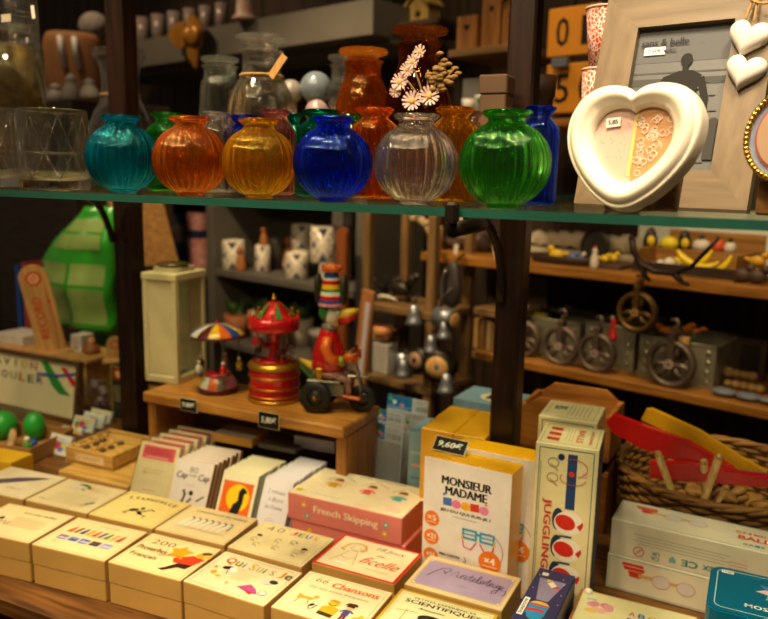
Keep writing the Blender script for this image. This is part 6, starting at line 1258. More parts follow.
# --- ladder shelf with metal cans
ld = thing('ladder_shelf', 'rustic wooden ladder shelf of metal cans behind the duck toy', 'ladder shelf', W3(uz(372, 300, 1.9)[0], 1.9, 0), -WA); ul = uz(432, 300, 1.9)[0] - uz(372, 300, 1.9)[0]
for u in (-.02, ul):
    for v in (0, .20): m = MB(); m.box((u, v, .64), (.032, .03, 1.28), TANV, .003); m.build('upright_rail', ld)
for z in (.97, .72, .45): m = MB(); m.box((ul / 2 - .01, .10, z - .012), (ul + .06, .24, .022), TAN, .002); m.build('shelf_board', ld)
zA, zB, zC = .97, .72, .45
ZN = mat('zinc_metal', '#8c9096', .35, .7, .2, 30); DKM = mat('dark_bronze', '#2e2820', .4, .5, .3, 30)
def can(m, s_, k=1.):
    m.lathe([(0, 0), (11 * s_ * k, 0), (11 * s_ * k, 22 * s_ * k), (10.4 * s_ * k, 22 * s_ * k), (10 * s_ * k, 2 * s_), (0, 2 * s_)], ZN, 28)
    m.tube([(9 * s_ * k, 0, 5 * s_ * k), (18 * s_ * k, 0, 14 * s_ * k), (23 * s_ * k, 0, 23 * s_ * k)], [2.2 * s_ * k, 1.8 * s_ * k, 2.4 * s_ * k], ZN, 10); m.tube(arc3((-10 * s_ * k, 0, 18 * s_ * k), (-22 * s_ * k, 0, 18 * s_ * k), (-11 * s_ * k, 0, 5 * s_ * k)), 1.2 * s_ * k, ZN, 8)
def can_thing(label, px, py, v, z, k):
    t, s_ = bt('watering_can', label, 'watering can', px, py, v, z, 'zinc watering cans on the ladder shelf'); m = MB(); m.lathe([(0, 0), (11 * s_ * k, 0), (11 * s_ * k, 22 * s_ * k), (10.4 * s_ * k, 22 * s_ * k), (10 * s_ * k, 2 * s_), (0, 2 * s_)], ZN, 28); m.build('can_body', t)
    m = MB(); m.tube([(9 * s_ * k, 0, 5 * s_ * k), (18 * s_ * k, 0, 14 * s_ * k), (23 * s_ * k, 0, 23 * s_ * k)], [2.2 * s_ * k, 1.8 * s_ * k, 2.4 * s_ * k], ZN, 10); m.build('spout', t); m = MB(); m.tube(arc3((-10 * s_ * k, 0, 18 * s_ * k), (-22 * s_ * k, 0, 18 * s_ * k), (-11 * s_ * k, 0, 5 * s_ * k)), 1.2 * s_ * k, ZN, 8); m.build('can_handle', t)
can_thing('zinc watering can on the middle ladder board', 405, 345, 1.98, zB, 1.0)
t, s_ = bt('tile_bag', 'diamond patterned paper bag on the ladder shelf beside the watering can', 'bag', 379, 352, 1.94, zB); m = MB(); m.box((0, 0, 15 * s_), (36 * s_, 16 * s_, 30 * s_), TILE, .002); m.build('bag_body', t); m = MB(); m.tube(arc3((-8 * s_, 0, 29 * s_), (0, 0, 44 * s_), (8 * s_, 0, 29 * s_)), .8 * s_, TAN, 6); m.build('bag_handle', t)
can_u = (uz(446, 318, 1.88)[0])
p = onv(446, 318, 1.82); t = thing('hanging_zinc_can', 'zinc can hanging sideways at the right rail of the ladder', 'metal can', p, -WA); s_ = dep(p) / FPX
m = MB(RY(PI / 2 + .15)); m.lathe([(0, -12 * s_), (9 * s_, -12 * s_), (11 * s_, 10 * s_), (10 * s_, 10 * s_), (8.4 * s_, -10 * s_), (0, -10 * s_)], ZN, 28); m.build('can_body', t); m = MB(); m.sph((11 * s_, 0, -1 * s_), 8 * s_, WT, (.3, 1, 1), 18); m.build('wooden_lid', t); m = MB(); m.tube(arc3((-8 * s_, 0, 8 * s_), (-6 * s_, 0, 24 * s_), (2 * s_, .03, 30 * s_)), 1.6 * s_, DKM, 8); m.build('hanging_strap', t)
def bell(label, px, py, v, k):
    p = onv(px, py, v); s_ = dep(p) / FPX * k; t = thing('zinc_bell', label, 'bell', p, -WA, 'zinc bells hung on the ladder rail'); m = MB(); m.lathe([(0, 22 * s_), (5 * s_, 21 * s_), (6 * s_, 12 * s_), (8 * s_, 4 * s_), (11 * s_, 0), (10 * s_, 0), (6 * s_, 6 * s_), (0, 19 * s_)], ZN, 24); m.build('bell_body', t); m = MB(); m.sph((0, 0, -1 * s_), 2.4 * s_, DKM, seg=10); m.cyl((0, 0, 0), (0, 0, 18 * s_), .7 * s_, DKM); m.build('clapper', t); m = MB(); m.tube([(0, 0, 21 * s_), (0, .01, 30 * s_), (0, .03, 36 * s_)], 1.2 * s_, DKM, 6); m.build('bell_hook', t)
bell('zinc bell above the watering can', 414, 324, 1.86, .9)
bell('zinc bell right of the watering can', 444, 338, 1.80, .8)
bell('zinc bell lower left on the ladder', 403, 376, 1.85, .8)
bell('zinc bell below the thread spool', 446, 392, 1.83, .9)
bell('zinc bell between watering can and thread spool', 431, 352, 1.85, .8)
p = onv(440, 366, 1.84); t = thing('wooden_spool', 'dark ringed wooden spool seen end on beside the right post', 'spool', p, -WA + .25); s_ = dep(p) / FPX
m = MB(RX(PI / 2)); m.lathe([(3.5 * s_, -8 * s_), (11 * s_, -8 * s_), (11.5 * s_, 9 * s_), (3.5 * s_, 9 * s_)], WT, 32); m.build('spool_core', t)
m = MB(RX(PI / 2)); m.lathe([(10 * s_, -6 * s_), (16 * s_, -8 * s_), (16 * s_, 7.4 * s_), (11.4 * s_, 7.4 * s_)], DKM, 32); m.build('spool_rim', t); m = MB(); m.cyl((0, -9 * s_, 0), (0, .08, 0), 3.4 * s_, BLK); m.build('spool_axle', t)
p = onv(420, 360, 1.86); t = thing('wooden_spool', 'smaller dark spool left of the ringed one', 'spool', p, -WA - .2); m = MB(RX(PI / 2)); m.lathe([(3 * s_, -7 * s_), (9 * s_, -7 * s_), (9 * s_, 8 * s_), (3 * s_, 8 * s_)], mat('spool_pink', '#8a6a50', .6), 28); m.build('spool_core', t); m = MB(RX(PI / 2)); m.lathe([(9 * s_, -8 * s_), (13 * s_, -8 * s_), (13 * s_, 6 * s_), (9 * s_, 6 * s_)], DKM, 28); m.build('spool_rim', t)
one('leaning_board', 'narrow reddish board leaning left of the ladder', 'wooden board', 362, 400, lambda m, s_: (m.box((0, 0, 56 * s_), (16 * s_, 3 * s_, 112 * s_), wood('board_wood', '#a06a3c', '#7c4a24', 2), .002, RY(.12)), m.box((2.4 * s_, -1.8 * s_, 56 * s_), (6 * s_, 1 * s_, 88 * s_), mat('board_strip', '#a8a0a0', .4), 0, RY(.12))), 1.80)
one('warm_candle_lamp', 'small glowing amber tealight glass on the upper ladder board', 'tealight', 384, 326, lambda m, s_: m.lathe([(0, 0), (8 * s_, 0), (10 * s_, 12 * s_), (9 * s_, 12 * s_), (7 * s_, 3 * s_), (0, 3 * s_)], mat('amber_glow', '#d8905a', .3), 24), 1.93, zB + .125)
one('tealight_block', 'small wooden block under the amber tealight', 'wooden block', 384, 330, lambda m, s_: m.box((0, 0, .062), (26 * s_, 18 * s_, .124), WT, .002), 1.955 + .09, zB)
one('carved_pear', 'brown carved wooden pear at the foot of the ladder', 'wooden pear', 402, 408, lambda m, s_: (m.lathe(spline([(0, 0), (9 * s_, 1 * s_), (12 * s_, 8 * s_), (8 * s_, 17 * s_), (4 * s_, 24 * s_), (0.2 * s_, 27 * s_)], 4), wood('pear_wood', '#a0622a', '#7c4416', 2), 24), m.cyl((0, 0, 26 * s_), (2 * s_, 0, 31 * s_), .8 * s_, BLK)), 1.93, zC + .13)
one('pear_stand', 'dark block carrying the carved pear', 'wooden block', 402, 415, lambda m, s_: m.box((0, 0, .064), (30 * s_, 20 * s_, .129), DKM, .002), 1.93, zC)
def animal(m, s_, k=1.):
    m.sph((0, 0, 11 * s_), 8 * s_ * k, DKM, (1.5, .7, .8), 18); m.tube([(9 * s_, 0, 14 * s_), (14 * s_, 0, 20 * s_), (15 * s_, 0, 23 * s_)], [4 * s_, 3.2 * s_, 3.4 * s_], DKM, 10); m.sph((17 * s_, 0, 23 * s_), 3.4 * s_, DKM, (1.5, .9, .9), 12)
    for x in (-8, -6, 7, 9): m.tube([(x * s_, (2 if x % 2 else -2) * s_, 8 * s_), (x * s_, (2 if x % 2 else -2) * s_, 0)], [2 * s_, 1.3 * s_], DKM, 8)
    m.tube([(-10 * s_, 0, 12 * s_), (-16 * s_, 0, 16 * s_), (-17 * s_, 0, 21 * s_)], 1.2 * s_, DKM, 6)
one('bronze_animal', 'dark bronze long-necked animal figure on the top ladder board', 'animal figurine', 400, 276, lambda m, s_: animal(m, s_ * 1.2), 1.98, zA, 'bronze animals on the ladder')
one('bronze_animal', 'dark bronze animal figure at the left of the top ladder board', 'animal figurine', 386, 272, lambda m, s_: animal(m, s_ * .9), 2.0, zA, 'bronze animals on the ladder')
one('white_horn', 'white curved horn lying at the top ladder board front', 'horn', 388, 274, lambda m, s_: m.tube(arc3((-12 * s_, 0, 3 * s_), (0, -.02, 9 * s_), (13 * s_, 0, 3 * s_)), [2.6 * s_ - .14 * s_ * k for k in range(13)], CER, 10), 1.94, zA)
def antler(label, px, py, v, pts, r_, col, cat='antler', z=None):
    p = onv(px, py, v); s_ = dep(p) / FPX
    if z: p.z = z
    t = thing('driftwood_piece' if cat == 'driftwood' else 'iron_hook', label, cat, p, -WA)
    for q in pts: m = MB(); n_ = len(q); m.tube([(x * s_, y * s_, zz * s_) for x, y, zz in q], [r_ * s_ * (1 - .5 * k / max(1, n_ - 1)) for k in range(n_)], col, 10); m.build('branch', t)
antler('pale driftwood branch above the ladder shelf', 420, 228, 1.95, ([(-10, 0, 8), (-2, 0, 10), (8, 0, 4), (16, 0, -8), (20, 0, -16)], [(-2, 0, 10), (0, 0, 18)], [(8, 0, 4), (16, 0, 8)]), 5, mat('driftwood', '#a88f66', .8, noise=.3), 'driftwood')
# --- narrow shelf between ladder and right post (small wooden cubby)
cu = thing('small_wall_cubby', 'small tan wall cubby with little books beside the right post', 'wall cubby', W3(uz(468, 355, 1.98)[0], 2.0, 0), -WA); cw = uz(508, 355, 1.98)[0] - uz(468, 355, 1.98)[0]
for z in (onv(480, 352, 2.0).z, onv(480, 308, 2.0).z): m = MB(); m.box((cw / 2, .1, z - .012), (cw, .2, .024), TAN, .002); m.build('shelf_board', cu)
m = MB(); m.box((cw / 2, .205, .93), (cw, .01, .30), mat('cubby_back', '#2c1c10', .7)); m.build('back_panel', cu)
zcu = onv(480, 352, 2.0).z
for k in range(5): one('small_book', ['tan little book at the left of the cubby', 'second tan little book in the cubby', 'brown little book in the cubby middle', 'pale little book right of the brown one', 'tan little book leaning at the cubby right'][k], 'book', 474 + 6.5 * k, 348, lambda m, s_: m.box((0, .05, 15 * s_), (5 * s_, .09, 30 * s_), mat('little_book_%d' % (k % 3), ['#94703c', '#7a5428', '#a88a58'][k % 3], .6), .001, RY(.12 if k == 4 else 0)), 2.02, zcu + .0025, 'little books in the cubby')
p = onv(452, 285, 1.90); t = thing('hanging_pouch', 'dark leather pouch with silver hook hanging below the wall shelf', 'pouch', p, -WA); s_ = dep(p) / FPX; m = MB(); m.lathe(spline([(0, -24 * s_), (7 * s_, -20 * s_), (11 * s_, -4 * s_), (8 * s_, 14 * s_), (4 * s_, 22 * s_), (.1 * s_, 23 * s_)], 4), mat('dark_leather', '#2c241e', .5, noise=.2), 22, sq=(1, .5)); m.build('pouch_body', t)
m = MB(); m.tube(arc3((-3 * s_, -.02, 16 * s_), (-10 * s_, -.03, -2 * s_), (-2 * s_, -.03, -20 * s_)), 2 * s_, mat('chrome', '#c8c8c8', .15, 1), 8); m.tube([(0, 0, 22 * s_), (0, .06, 30 * s_)], 1.2 * s_, DKM, 6); m.build('silver_hook', t)
# --- items on the long orange shelf
BRWN = mat('brown_basket', '#4a3222', .6, noise=.35, scale=50)
one('round_brown_pot', 'round brown lidded pot on the long shelf left of the right post', 'pot', 482, 252, lambda m, s_: m.lathe(spline([(0, 0), (12 * s_, 0), (16 * s_, 7 * s_), (13 * s_, 16 * s_), (5 * s_, 21 * s_), (2 * s_, 24 * s_), (.1, 25 * s_) if False else (.2 * s_, 25 * s_)], 4), BRWN, 28), 2.20, Z1)
one('white_tag', 'white paper tag on the shelf front beside the brown pot', 'tag', 456, 250, lambda m, s_: m.box((0, 0, 5 * s_), (5 * s_, .003, 10 * s_), CER, .0005, RY(.1)), 2.03, Z1, 'white tags on the long shelf')
one('white_tag', 'white paper tag leaning at the shelf end by the post', 'tag', 496, 258, lambda m, s_: m.box((0, 0, 5 * s_), (5 * s_, .003, 10 * s_), CER, .0005, RY(-.4)), 2.03, Z1, 'white tags on the long shelf')
one('cream_vase', 'cream cylindrical vase at the far left of the long shelf', 'vase', 437, 246, lambda m, s_: m.lathe([(0, 0), (5 * s_, 0), (5.5 * s_, 22 * s_), (4 * s_, 24 * s_), (3.4 * s_, 4 * s_), (0, 4 * s_)], mat('cream_vase', '#b8965a', .5), 20), 2.10, Z1)
one('dark_bowl', 'dark oval bowl between cream vase and round brown pot', 'bowl', 458, 248, lambda m, s_: m.lathe([(0, 0), (10 * s_, 0), (17 * s_, 9 * s_), (16 * s_, 10 * s_), (9 * s_, 3 * s_), (0, 3 * s_)], BRWN, 28), 2.18, Z1)
one('yellow_gourd', 'pale yellow gourd beside the right post on the long shelf', 'gourd', 500, 252, lambda m, s_: m.lathe(spline([(0, 0), (7 * s_, 1 * s_), (9 * s_, 7 * s_), (6 * s_, 14 * s_), (2 * s_, 17 * s_), (.2 * s_, 18 * s_)], 4), mat('pale_gourd', '#c8b060', .5, noise=.1), 22), 2.20, Z1)
one('white_jar', 'tall cream jar behind the dark bowl on the long shelf', 'jar', 466, 240, lambda m, s_: m.lathe([(0, 0), (9 * s_, 0), (10 * s_, 24 * s_), (7 * s_, 30 * s_), (8 * s_, 33 * s_), (0, 33 * s_)], mat('cream_glaze', '#b0a080', .5, noise=.15), 24), 2.30, Z1)
SHL = mat('shell_white', '#bfb296', .6, noise=.2, scale=25)
def shellp(m, s_, k=1.):
    for j in range(9):
        a_ = -1.3 + 2.6 * j / 8; m.tube([(0, 0, 2 * s_), (math.sin(a_) * 8 * s_ * k, -1 * s_, (4 + math.cos(a_) * 8) * s_ * k), (math.sin(a_) * 13 * s_ * k, 0, (4 + math.cos(a_) * 14) * s_ * k)], [1.6 * s_, 2.6 * s_ * k, 1.2 * s_], SHL, 8)
for k, (px, kk) in enumerate(((538, .9), (550, .9), (563, 1.0), (577, 1.05), (592, 1.15), (611, 1.0), (626, 1.1), (639, 1.0))): one('shell_fan', ['first', 'second', 'third', 'fourth', 'fifth', 'sixth', 'seventh', 'eighth'][k] + ' white fan shell from the right post, back of the shelf', 'shell', px, 262, lambda m, s_: shellp(m, s_, kk), 2.33, Z1 + .02, 'white fan shells at the back of the long shelf')
one('shell_rail', 'low cream rail carrying the fan shells', 'display rail', 588, 264, lambda m, s_: m.box((0, 0, .0095), (.62, .05, .019), SHL, .002), 2.33, Z1)
t, s_ = bt('wooden_tray', 'long dark wooden tray of small birds next to the right post', 'tray', 562, 266, 2.08, Z1)
m = MB(); m.lathe([(0, 0), (32 * s_, 0), (38 * s_, 8 * s_), (36.4 * s_, 8.4 * s_), (30 * s_, 2.4 * s_), (0, 2.4 * s_)], mat('dark_tray', '#33241a', .45, noise=.2), 36, sq=(1, .42)); m.build('tray_body', t); trz = Z1 + 2.6 * s_
def bird(m, s_, c1, c2=None, k=1.):
    c2 = c2 or c1; m.sph((0, 0, 5 * s_ * k), 5 * s_ * k, c1, (1.35, .9, 1), 16); m.sph((5.4 * s_ * k, 0, 10 * s_ * k), 3.2 * s_ * k, c2, seg=14); m.tube([(8 * s_ * k, 0, 10 * s_ * k), (11 * s_ * k, 0, 9.6 * s_ * k)], [1.2 * s_ * k, .3 * s_ * k], GOLD, 8); m.tube([(-5 * s_ * k, 0, 5.4 * s_ * k), (-12 * s_ * k, 0, 7.4 * s_ * k)], [2.6 * s_ * k, .9 * s_ * k], c1, 8, flat=.6)
YB2 = mat('bird_yellow', '#d8b414', .5, noise=.08); BB2 = mat('bird_blue', '#5a6c9c', .5, noise=.2, scale=40); WB = mat('bird_white', '#cdc3b0', .5, noise=.06); RB = mat('bird_red', '#b8301c', .5); OB = mat('bird_orange', '#d0541c', .5, noise=.08); KB = mat('bird_black', '#1c1814', .5)
BGp = 'small bird ornaments on the long shelf'
one('bird_ornament', 'yellow bird ornament at the left of the dark tray', 'bird ornament', 556, 261, lambda m, s_: bird(m, s_, YB2, None, 1.15), 2.07, trz, BGp, PI)
one('bird_ornament', 'blue bird ornament in the middle of the dark tray', 'bird ornament', 572, 262, lambda m, s_: bird(m, s_, BB2, None, .8), 2.09, trz, BGp)
one('bird_ornament', 'pale blue bird ornament behind the blue one in the tray', 'bird ornament', 580, 262, lambda m, s_: bird(m, s_, BB2, WB, .7), 2.12, trz, BGp)
one('bird_ornament', 'standing white bird with red cap right of the dark tray', 'bird ornament', 594, 268, lambda m, s_: (m.lathe(spline([(0, 0), (3.6 * s_, 0), (4.4 * s_, 7 * s_), (2.6 * s_, 15 * s_), (2.8 * s_, 18 * s_), (.2 * s_, 21 * s_)], 3), WB, 18), m.sph((0, 0, 21 * s_), 1.6 * s_, RB, seg=10)), 2.04, Z1, BGp)
one('bird_ornament', 'little yellow duck ornament beyond the white standing bird', 'bird ornament', 604, 268, lambda m, s_: bird(m, s_, YB2, None, .75), 2.10, Z1 + .012, BGp)
one('bird_ornament', 'little yellow duck ornament nearest the iron hook', 'bird ornament', 612, 268, lambda m, s_: bird(m, s_, YB2, None, .85), 2.13, Z1 + .012, BGp)
one('dark_plate', 'dark round plate standing behind the white bird', 'plate', 594, 262, lambda m, s_: m.lathe([(0, -1 * s_), (14 * s_, -1 * s_), (16 * s_, .5 * s_), (12 * s_, .2 * s_), (0, 1 * s_)], DKM, 32, (0, 0, 16 * s_), M=RX(PI / 2 - .15)), 2.22, Z1)
one('small_platform', 'low brown platform under the yellow ducks', 'platform', 610, 270, lambda m, s_: m.box((0, .03, .0058), (30 * s_, .12, .0115), BRWN, .001), 2.08, Z1)
# crates with fruit at the right
ct, s_ = bt('fruit_crate', 'tan wooden fruit crate of lemons and bananas at the right', 'crate', 672, 281, 2.03, Z1); CWd = wood('fruit_crate_wood', '#a07434', '#7a5220', 0); L, D, Hc = 100 * s_, .26, .070
m = MB(); m.box((L * .08, D / 2, .004), (L, D, .008), CWd); m.build('crate_floor', ct)
m = MB(); m.box((L * .08, .004, .019), (L, .008, .03), mat('dark_tray', '#33241a', .45, noise=.2), .001); m.build('front_board', ct)
m = MB(); m.box((L * .08, D - .004, Hc / 2 + .02), (L, .008, Hc + .04), CWd, .001); m.build('back_board', ct)
m = MB(); m.box((L * .08, D * .52, Hc * .5), (L - .02, .008, Hc - .012), CWd, .001); m.build('middle_board', ct)
for x in (-L * .42 + .004, L * .58 - .004): m = MB(); m.box((x, D / 2, Hc * .5), (.008, D - .02, Hc - .004), CWd, .001); m.build('end_board', ct)
LEM = mat('lemon_yellow', '#d8c414', .45, noise=.06, bump=.1, scale=120)
def lemon(m, s_, k=1., c_=None): m.lathe(spline([(0, -10 * s_ * k), (1.5 * s_ * k, -8.6 * s_ * k), (5.4 * s_ * k, -5 * s_ * k), (6.4 * s_ * k, 0), (5.4 * s_ * k, 5 * s_ * k), (1.5 * s_ * k, 8.6 * s_ * k), (.2 * s_ * k, 10 * s_ * k)], 3), c_ or LEM, 20, (0, 0, 6 * s_ * k), M=RY(PI / 2))
fz = Z1 + Hc * .78
ins = one('fruit_tray_insert', 'tan board insert carrying the back row of fruit', 'board', 672, 262, lambda m, s_: m.box((L * .08, .055, (Hc * .78) / 2 - .006), (L - .04, .08, Hc * .78 - .012), CWd, .001), 2.179, Z1 + .0085)
ins.location = W3(ct.location.dot(U), 2.178, Z1 + .0086)
FG = 'fruit and birds in the fruit crate'
def pen(m, s_): m.lathe(spline([(0, 0), (6 * s_, 0), (7 * s_, 8 * s_), (5 * s_, 15 * s_), (4 * s_, 18 * s_), (.2 * s_, 22 * s_)], 3), KB, 18); m.sph((2 * s_, -4.4 * s_, 8 * s_), 4.6 * s_, YB2, (1, .7, 1.2), 14); m.tube([(0, -3 * s_, 17 * s_), (0, -7 * s_, 16.4 * s_)], [1.4 * s_, .3 * s_], GOLD, 8)
one('bird_ornament', 'black and yellow bird left of the big lemon', 'bird ornament', 650, 247, pen, 2.21, fz, BGp)
one('bird_ornament', 'black and yellow bird right of the big lemon', 'bird ornament', 684, 248, pen, 2.21, fz, BGp)
one('lemon', 'big yellow lemon between two black and yellow birds', 'lemon', 669, 247, lambda m, s_: lemon(m, s_, 1.1), 2.20, fz, FG)
one('bird_ornament', 'round white bird with dark head right of the black birds', 'bird ornament', 701, 250, lambda m, s_: (m.sph((0, 0, 7 * s_), 8 * s_, WB, (1.1, 1, .9), 18), m.sph((0, -1 * s_, 15 * s_), 3 * s_, KB, seg=12)), 2.20, fz, BGp)
one('bird_ornament', 'orange round robin ornament between the two white birds', 'bird ornament', 717, 250, lambda m, s_: (m.sph((0, 0, 8 * s_), 7 * s_, OB, (1, 1, 1.15), 18), m.sph((0, -1 * s_, 16 * s_), 2.6 * s_, BRWN, seg=12)), 2.20, fz, BGp)
one('bird_ornament', 'small white bird with dark head right of the robin', 'bird ornament', 730, 250, lambda m, s_: (m.sph((0, 0, 7 * s_), 6 * s_, WB, (1, 1, 1.1), 18), m.sph((0, -1 * s_, 15 * s_), 2.6 * s_, KB, seg=12)), 2.20, fz, BGp)
bz = Z1 + .0085
for k, (px, py, kk, lab) in enumerate(((652, 268, .8, 'small white egg left in the fruit crate'), (660, 267, 1.0, 'white egg second from left in the fruit crate'), (669, 267, 1.35, 'largest white egg in the fruit crate'), (680, 267, .9, 'white egg beside the bananas'))): one('egg', lab, 'egg', px, py, lambda m, s_: m.sph((0, 0, 5.4 * s_ * kk), 5 * s_ * kk, WB, (.95, .95, 1.1), 18), 2.06 + .015 * (k % 2), bz, FG)
BAN = mat('banana_yellow', '#e0c010', .45, noise=.08)
def banana(m, s_, rot, flip=1):
    M_ = RY(rot); pts = [M_ @ Vector(q) for q in arc3((-15 * s_, 0, 4 * s_), (0, 0, (4 - flip * 9) * s_), (15 * s_, 0, 5 * s_), 12)]; m.tube([q + Vector((0, 0, 8 * s_)) for q in pts], [s_ * q for q in (1, 2.2, 3, 3.6, 3.9, 4, 4, 3.9, 3.6, 3.1, 2.4, 1.6, 1)], BAN, 10)
for k, (px, py, rot, lab) in enumerate(((688, 262, .5, 'banana slanting down to the right in the crate'), (701, 262, -.6, 'banana slanting up to the right in the crate'), (688, 271, .08, 'banana lying flat at the crate front left'), (703, 272, -.12, 'banana lying flat at the crate front right'), (722, 268, -.75, 'steep slanting banana at the crate end'))): one('banana', lab, 'banana', px, py, lambda m, s_: banana(m, s_, rot), 2.055 + .022 * (k % 3), bz + .012 * (k < 2), FG)
one('pear', 'small yellow pear left of the steep slanting banana', 'pear', 712, 268, lambda m, s_: m.lathe(spline([(0, 0), (4 * s_, .5 * s_), (5 * s_, 4 * s_), (3 * s_, 9 * s_), (.2 * s_, 12 * s_)], 3), BAN, 18), 2.06, bz, FG)
one('bird_ornament', 'yellow parrot ornament at the far right of the long shelf', 'bird ornament', 757, 268, lambda m, s_: bird(m, s_ * 1.2, mat('parrot_yellow', '#c8921c', .5), None), 2.10, Z1 + .038, BGp)
for k, (px, c_, lab) in enumerate(((741, BRWN, 'brown wooden bird beside the fruit crate'), (748, WB, 'slim white bird between the brown wooden birds'), (756, BRWN, 'brown wooden bird under the yellow parrot'), (766, mat('bird_grey', '#8a8474', .5, noise=.1), 'grey bird cut off by the right picture edge'))): one('bird_ornament', lab, 'bird ornament', px, 283, lambda m, s_: bird(m, s_, c_, None, 1.5 if k != 1 else 1.1), 2.06 + .06 * (k % 2), Z1, BGp)
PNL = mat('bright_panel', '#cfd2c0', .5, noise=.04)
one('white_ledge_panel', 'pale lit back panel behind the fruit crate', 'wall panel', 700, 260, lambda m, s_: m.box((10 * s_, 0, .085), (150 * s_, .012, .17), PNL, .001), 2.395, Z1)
# iron hook and wheels
antler('wrought iron coat hook hanging in front of the long shelf', 640, 270, 1.93, ([(-11, 0, 30), (-8, 0, 18), (0, 0, 6), (14, 0, 0), (34, 0, 0), (50, 0, 8), (64, 0, 26), (72, 0, 36)], [(0, 0, 6), (4, 4, -6), (10, 2, -10)], [(34, 0, 0), (40, 6, -8), (48, 2, -10)], [(-11, 0, 30), (-13, 2, 34)]), 3.6, IRON)
PUL = mat('pulley_iron', '#6e5e50', .45, .6, .3, 40); PULB = mat('pulley_bronze', '#6a4e24', .4, .6, .3, 40)
def pulley(label, px, py, r_, v, m_, top):
    p = onv(px, py, v); s_ = dep(p) / FPX; t = thing('iron_pulley', label, 'pulley', p, -WA, 'iron pulley wheels before the metal bins'); R = r_ * s_
    m = MB(RX(PI / 2)); m.tube([(R * .9 * math.cos(2*PI*k/40), R * .9 * math.sin(2*PI*k/40), .006) for k in range(40)], R * .13, m_, 8, True); m.tube([(R * .9 * math.cos(2*PI*k/40), R * .9 * math.sin(2*PI*k/40), -.006) for k in range(40)], R * .13, m_, 8, True); m.build('wheel_rim', t)
    m = MB(RX(PI / 2))
    for k in range(3): a_ = 2 * PI * k / 3 + PI / 2; m.tube([(R * .15 * math.cos(a_), R * .15 * math.sin(a_), 0), (R * .5 * math.cos(a_ + .45), R * .5 * math.sin(a_ + .45), 0), (R * .88 * math.cos(a_ + .2), R * .88 * math.sin(a_ + .2), 0)], R * .13, m_, 8); m.tube([(R * .15 * math.cos(a_), R * .15 * math.sin(a_), 0), (R * .5 * math.cos(a_ - .45), R * .5 * math.sin(a_ - .45), 0), (R * .88 * math.cos(a_ - .2), R * .88 * math.sin(a_ - .2), 0)], R * .10, m_, 8)
    m.build('spoke', t); m = MB(); m.cyl((0, -.018, 0), (0, .018, 0), R * .2, m_, seg=18); m.build('hub', t)
    m = MB(); m.box((0, -.014, R * .62), (R * .3, .005, R * 1.35), m_, .001); m.box((0, .014, R * .62), (R * .22, .005, R * 1.35), m_, .001); m.box((0, 0, R * 1.28), (R * .3, .034, R * .16), m_, .002); m.build('pulley_bracket', t)
    m = MB(); m.tube([(0, 0, R * 1.32), (0, 0, R * 1.5), (R * .2, 0, R * 1.68), (R * .1, 0, R * 1.86), (-R * .15, 0, R * 1.82)], R * .08, m_, 8); m.build('pulley_hook', t)
zp = Z2 + .0004
for lab, px, r_, v, m_, py in (('iron pulley wheel half hidden by the right post', 524, 18, 2.05, PUL, None), ('iron pulley wheel second from the right post', 561, 19.5, 2.035, PUL, None), ('iron pulley wheel left of the riveted bin corner', 597, 19.5, 2.035, PUL, None), ('large iron pulley wheel before the right hand bin', 671, 24, 2.03, PUL, None), ('bronze pulley wheel hanging above the others', 637, 20, 1.99, PULB, 312)):
    p = onv(px, 380, v); s_ = dep(p) / FPX
    if py is None:
        py_ = 380
        for k in range(20):
            zc = onv(px, py_, v).z; py_ += (zc - (zp + r_ * s_ * 1.0)) / s_ * .9
        pulley(lab, px, py_, r_, v, m_, 1)
    else: pulley(lab, px, py, r_, v, m_, 1)
GAL = mat('galvanised', '#96927a', .45, .55, .25, 25)
def bin_(label, x0, x1, top, v, d_=.24):
    a_, b_ = onv(x0, top, v), onv(x1, top, v); w = (b_ - a_).length; h = min(a_.z, b_.z) - Z2; t = thing('galvanised_bin', label, 'metal bin', Vector((a_.x, a_.y, Z2 + .0004)), -WA, 'galvanised bins on the lower wall shelf')
    m = MB(); m.box((w / 2, d_ / 2, .003), (w, d_, .005), GAL)
    m.build('bin_floor', t)
    for y in (.003, d_ - .003): m = MB(); m.box((w / 2, y, h / 2), (w, .005, h), GAL, .001); m.tube([(0, y, h), (w, y, h)], .005, GAL, 8); m.build('long_wall', t)
    for x in (.003, w - .003): m = MB(); m.box((x, d_ / 2, h / 2), (.005, d_ - .012, h), GAL, .001); m.build('end_wall', t)
    m = MB()
    for x in (.02, w - .02):
        for k in range(4): m.sph((x, .0, h * (.15 + .23 * k)), .007, mat('rivet_zinc', '#a09c84', .3, .7), (1, .5, 1), 10)
    m.build('rivets', t); return t
bin_('galvanised bin right of the post behind two pulleys', 516, 580, 315, 2.10)
bin_('galvanised bin in the middle behind the hanging bronze pulley', 586, 636, 322, 2.11)
bin_('riveted galvanised bin at the right with orange flowers', 640, 717, 336, 2.08, .22)
def redfig(m, s_): m.lathe(spline([(0, 0), (6 * s_, 0), (5 * s_, 5 * s_), (3.4 * s_, 11 * s_), (3 * s_, 14 * s_), (.2 * s_, 15 * s_)], 3), mat('figure_red', '#d81a10', .4), 18); m.sph((0, 0, 17 * s_), 3.6 * s_, mat('figure_red', '#d81a10', .4), seg=14); m.sph((-2 * s_, 0, 21 * s_), 2 * s_, WB, seg=10)
hb_ = onv(610, 338, 2.12).z
one('red_figurine', 'bright red figurine with white bobble on the middle bin', 'figurine', 613, 337, redfig, 2.115, hb_)
one('bin_lid', 'wooden lid lying across the middle bin', 'lid', 611, 339, lambda m, s_: m.box((0, .10, -.004), (46 * s_, .2, .007), mat('lid_wood', '#4a3a28', .6), .001), 2.12, hb_)
FO = mat('flower_orange', '#d87a1c', .6, noise=.2)
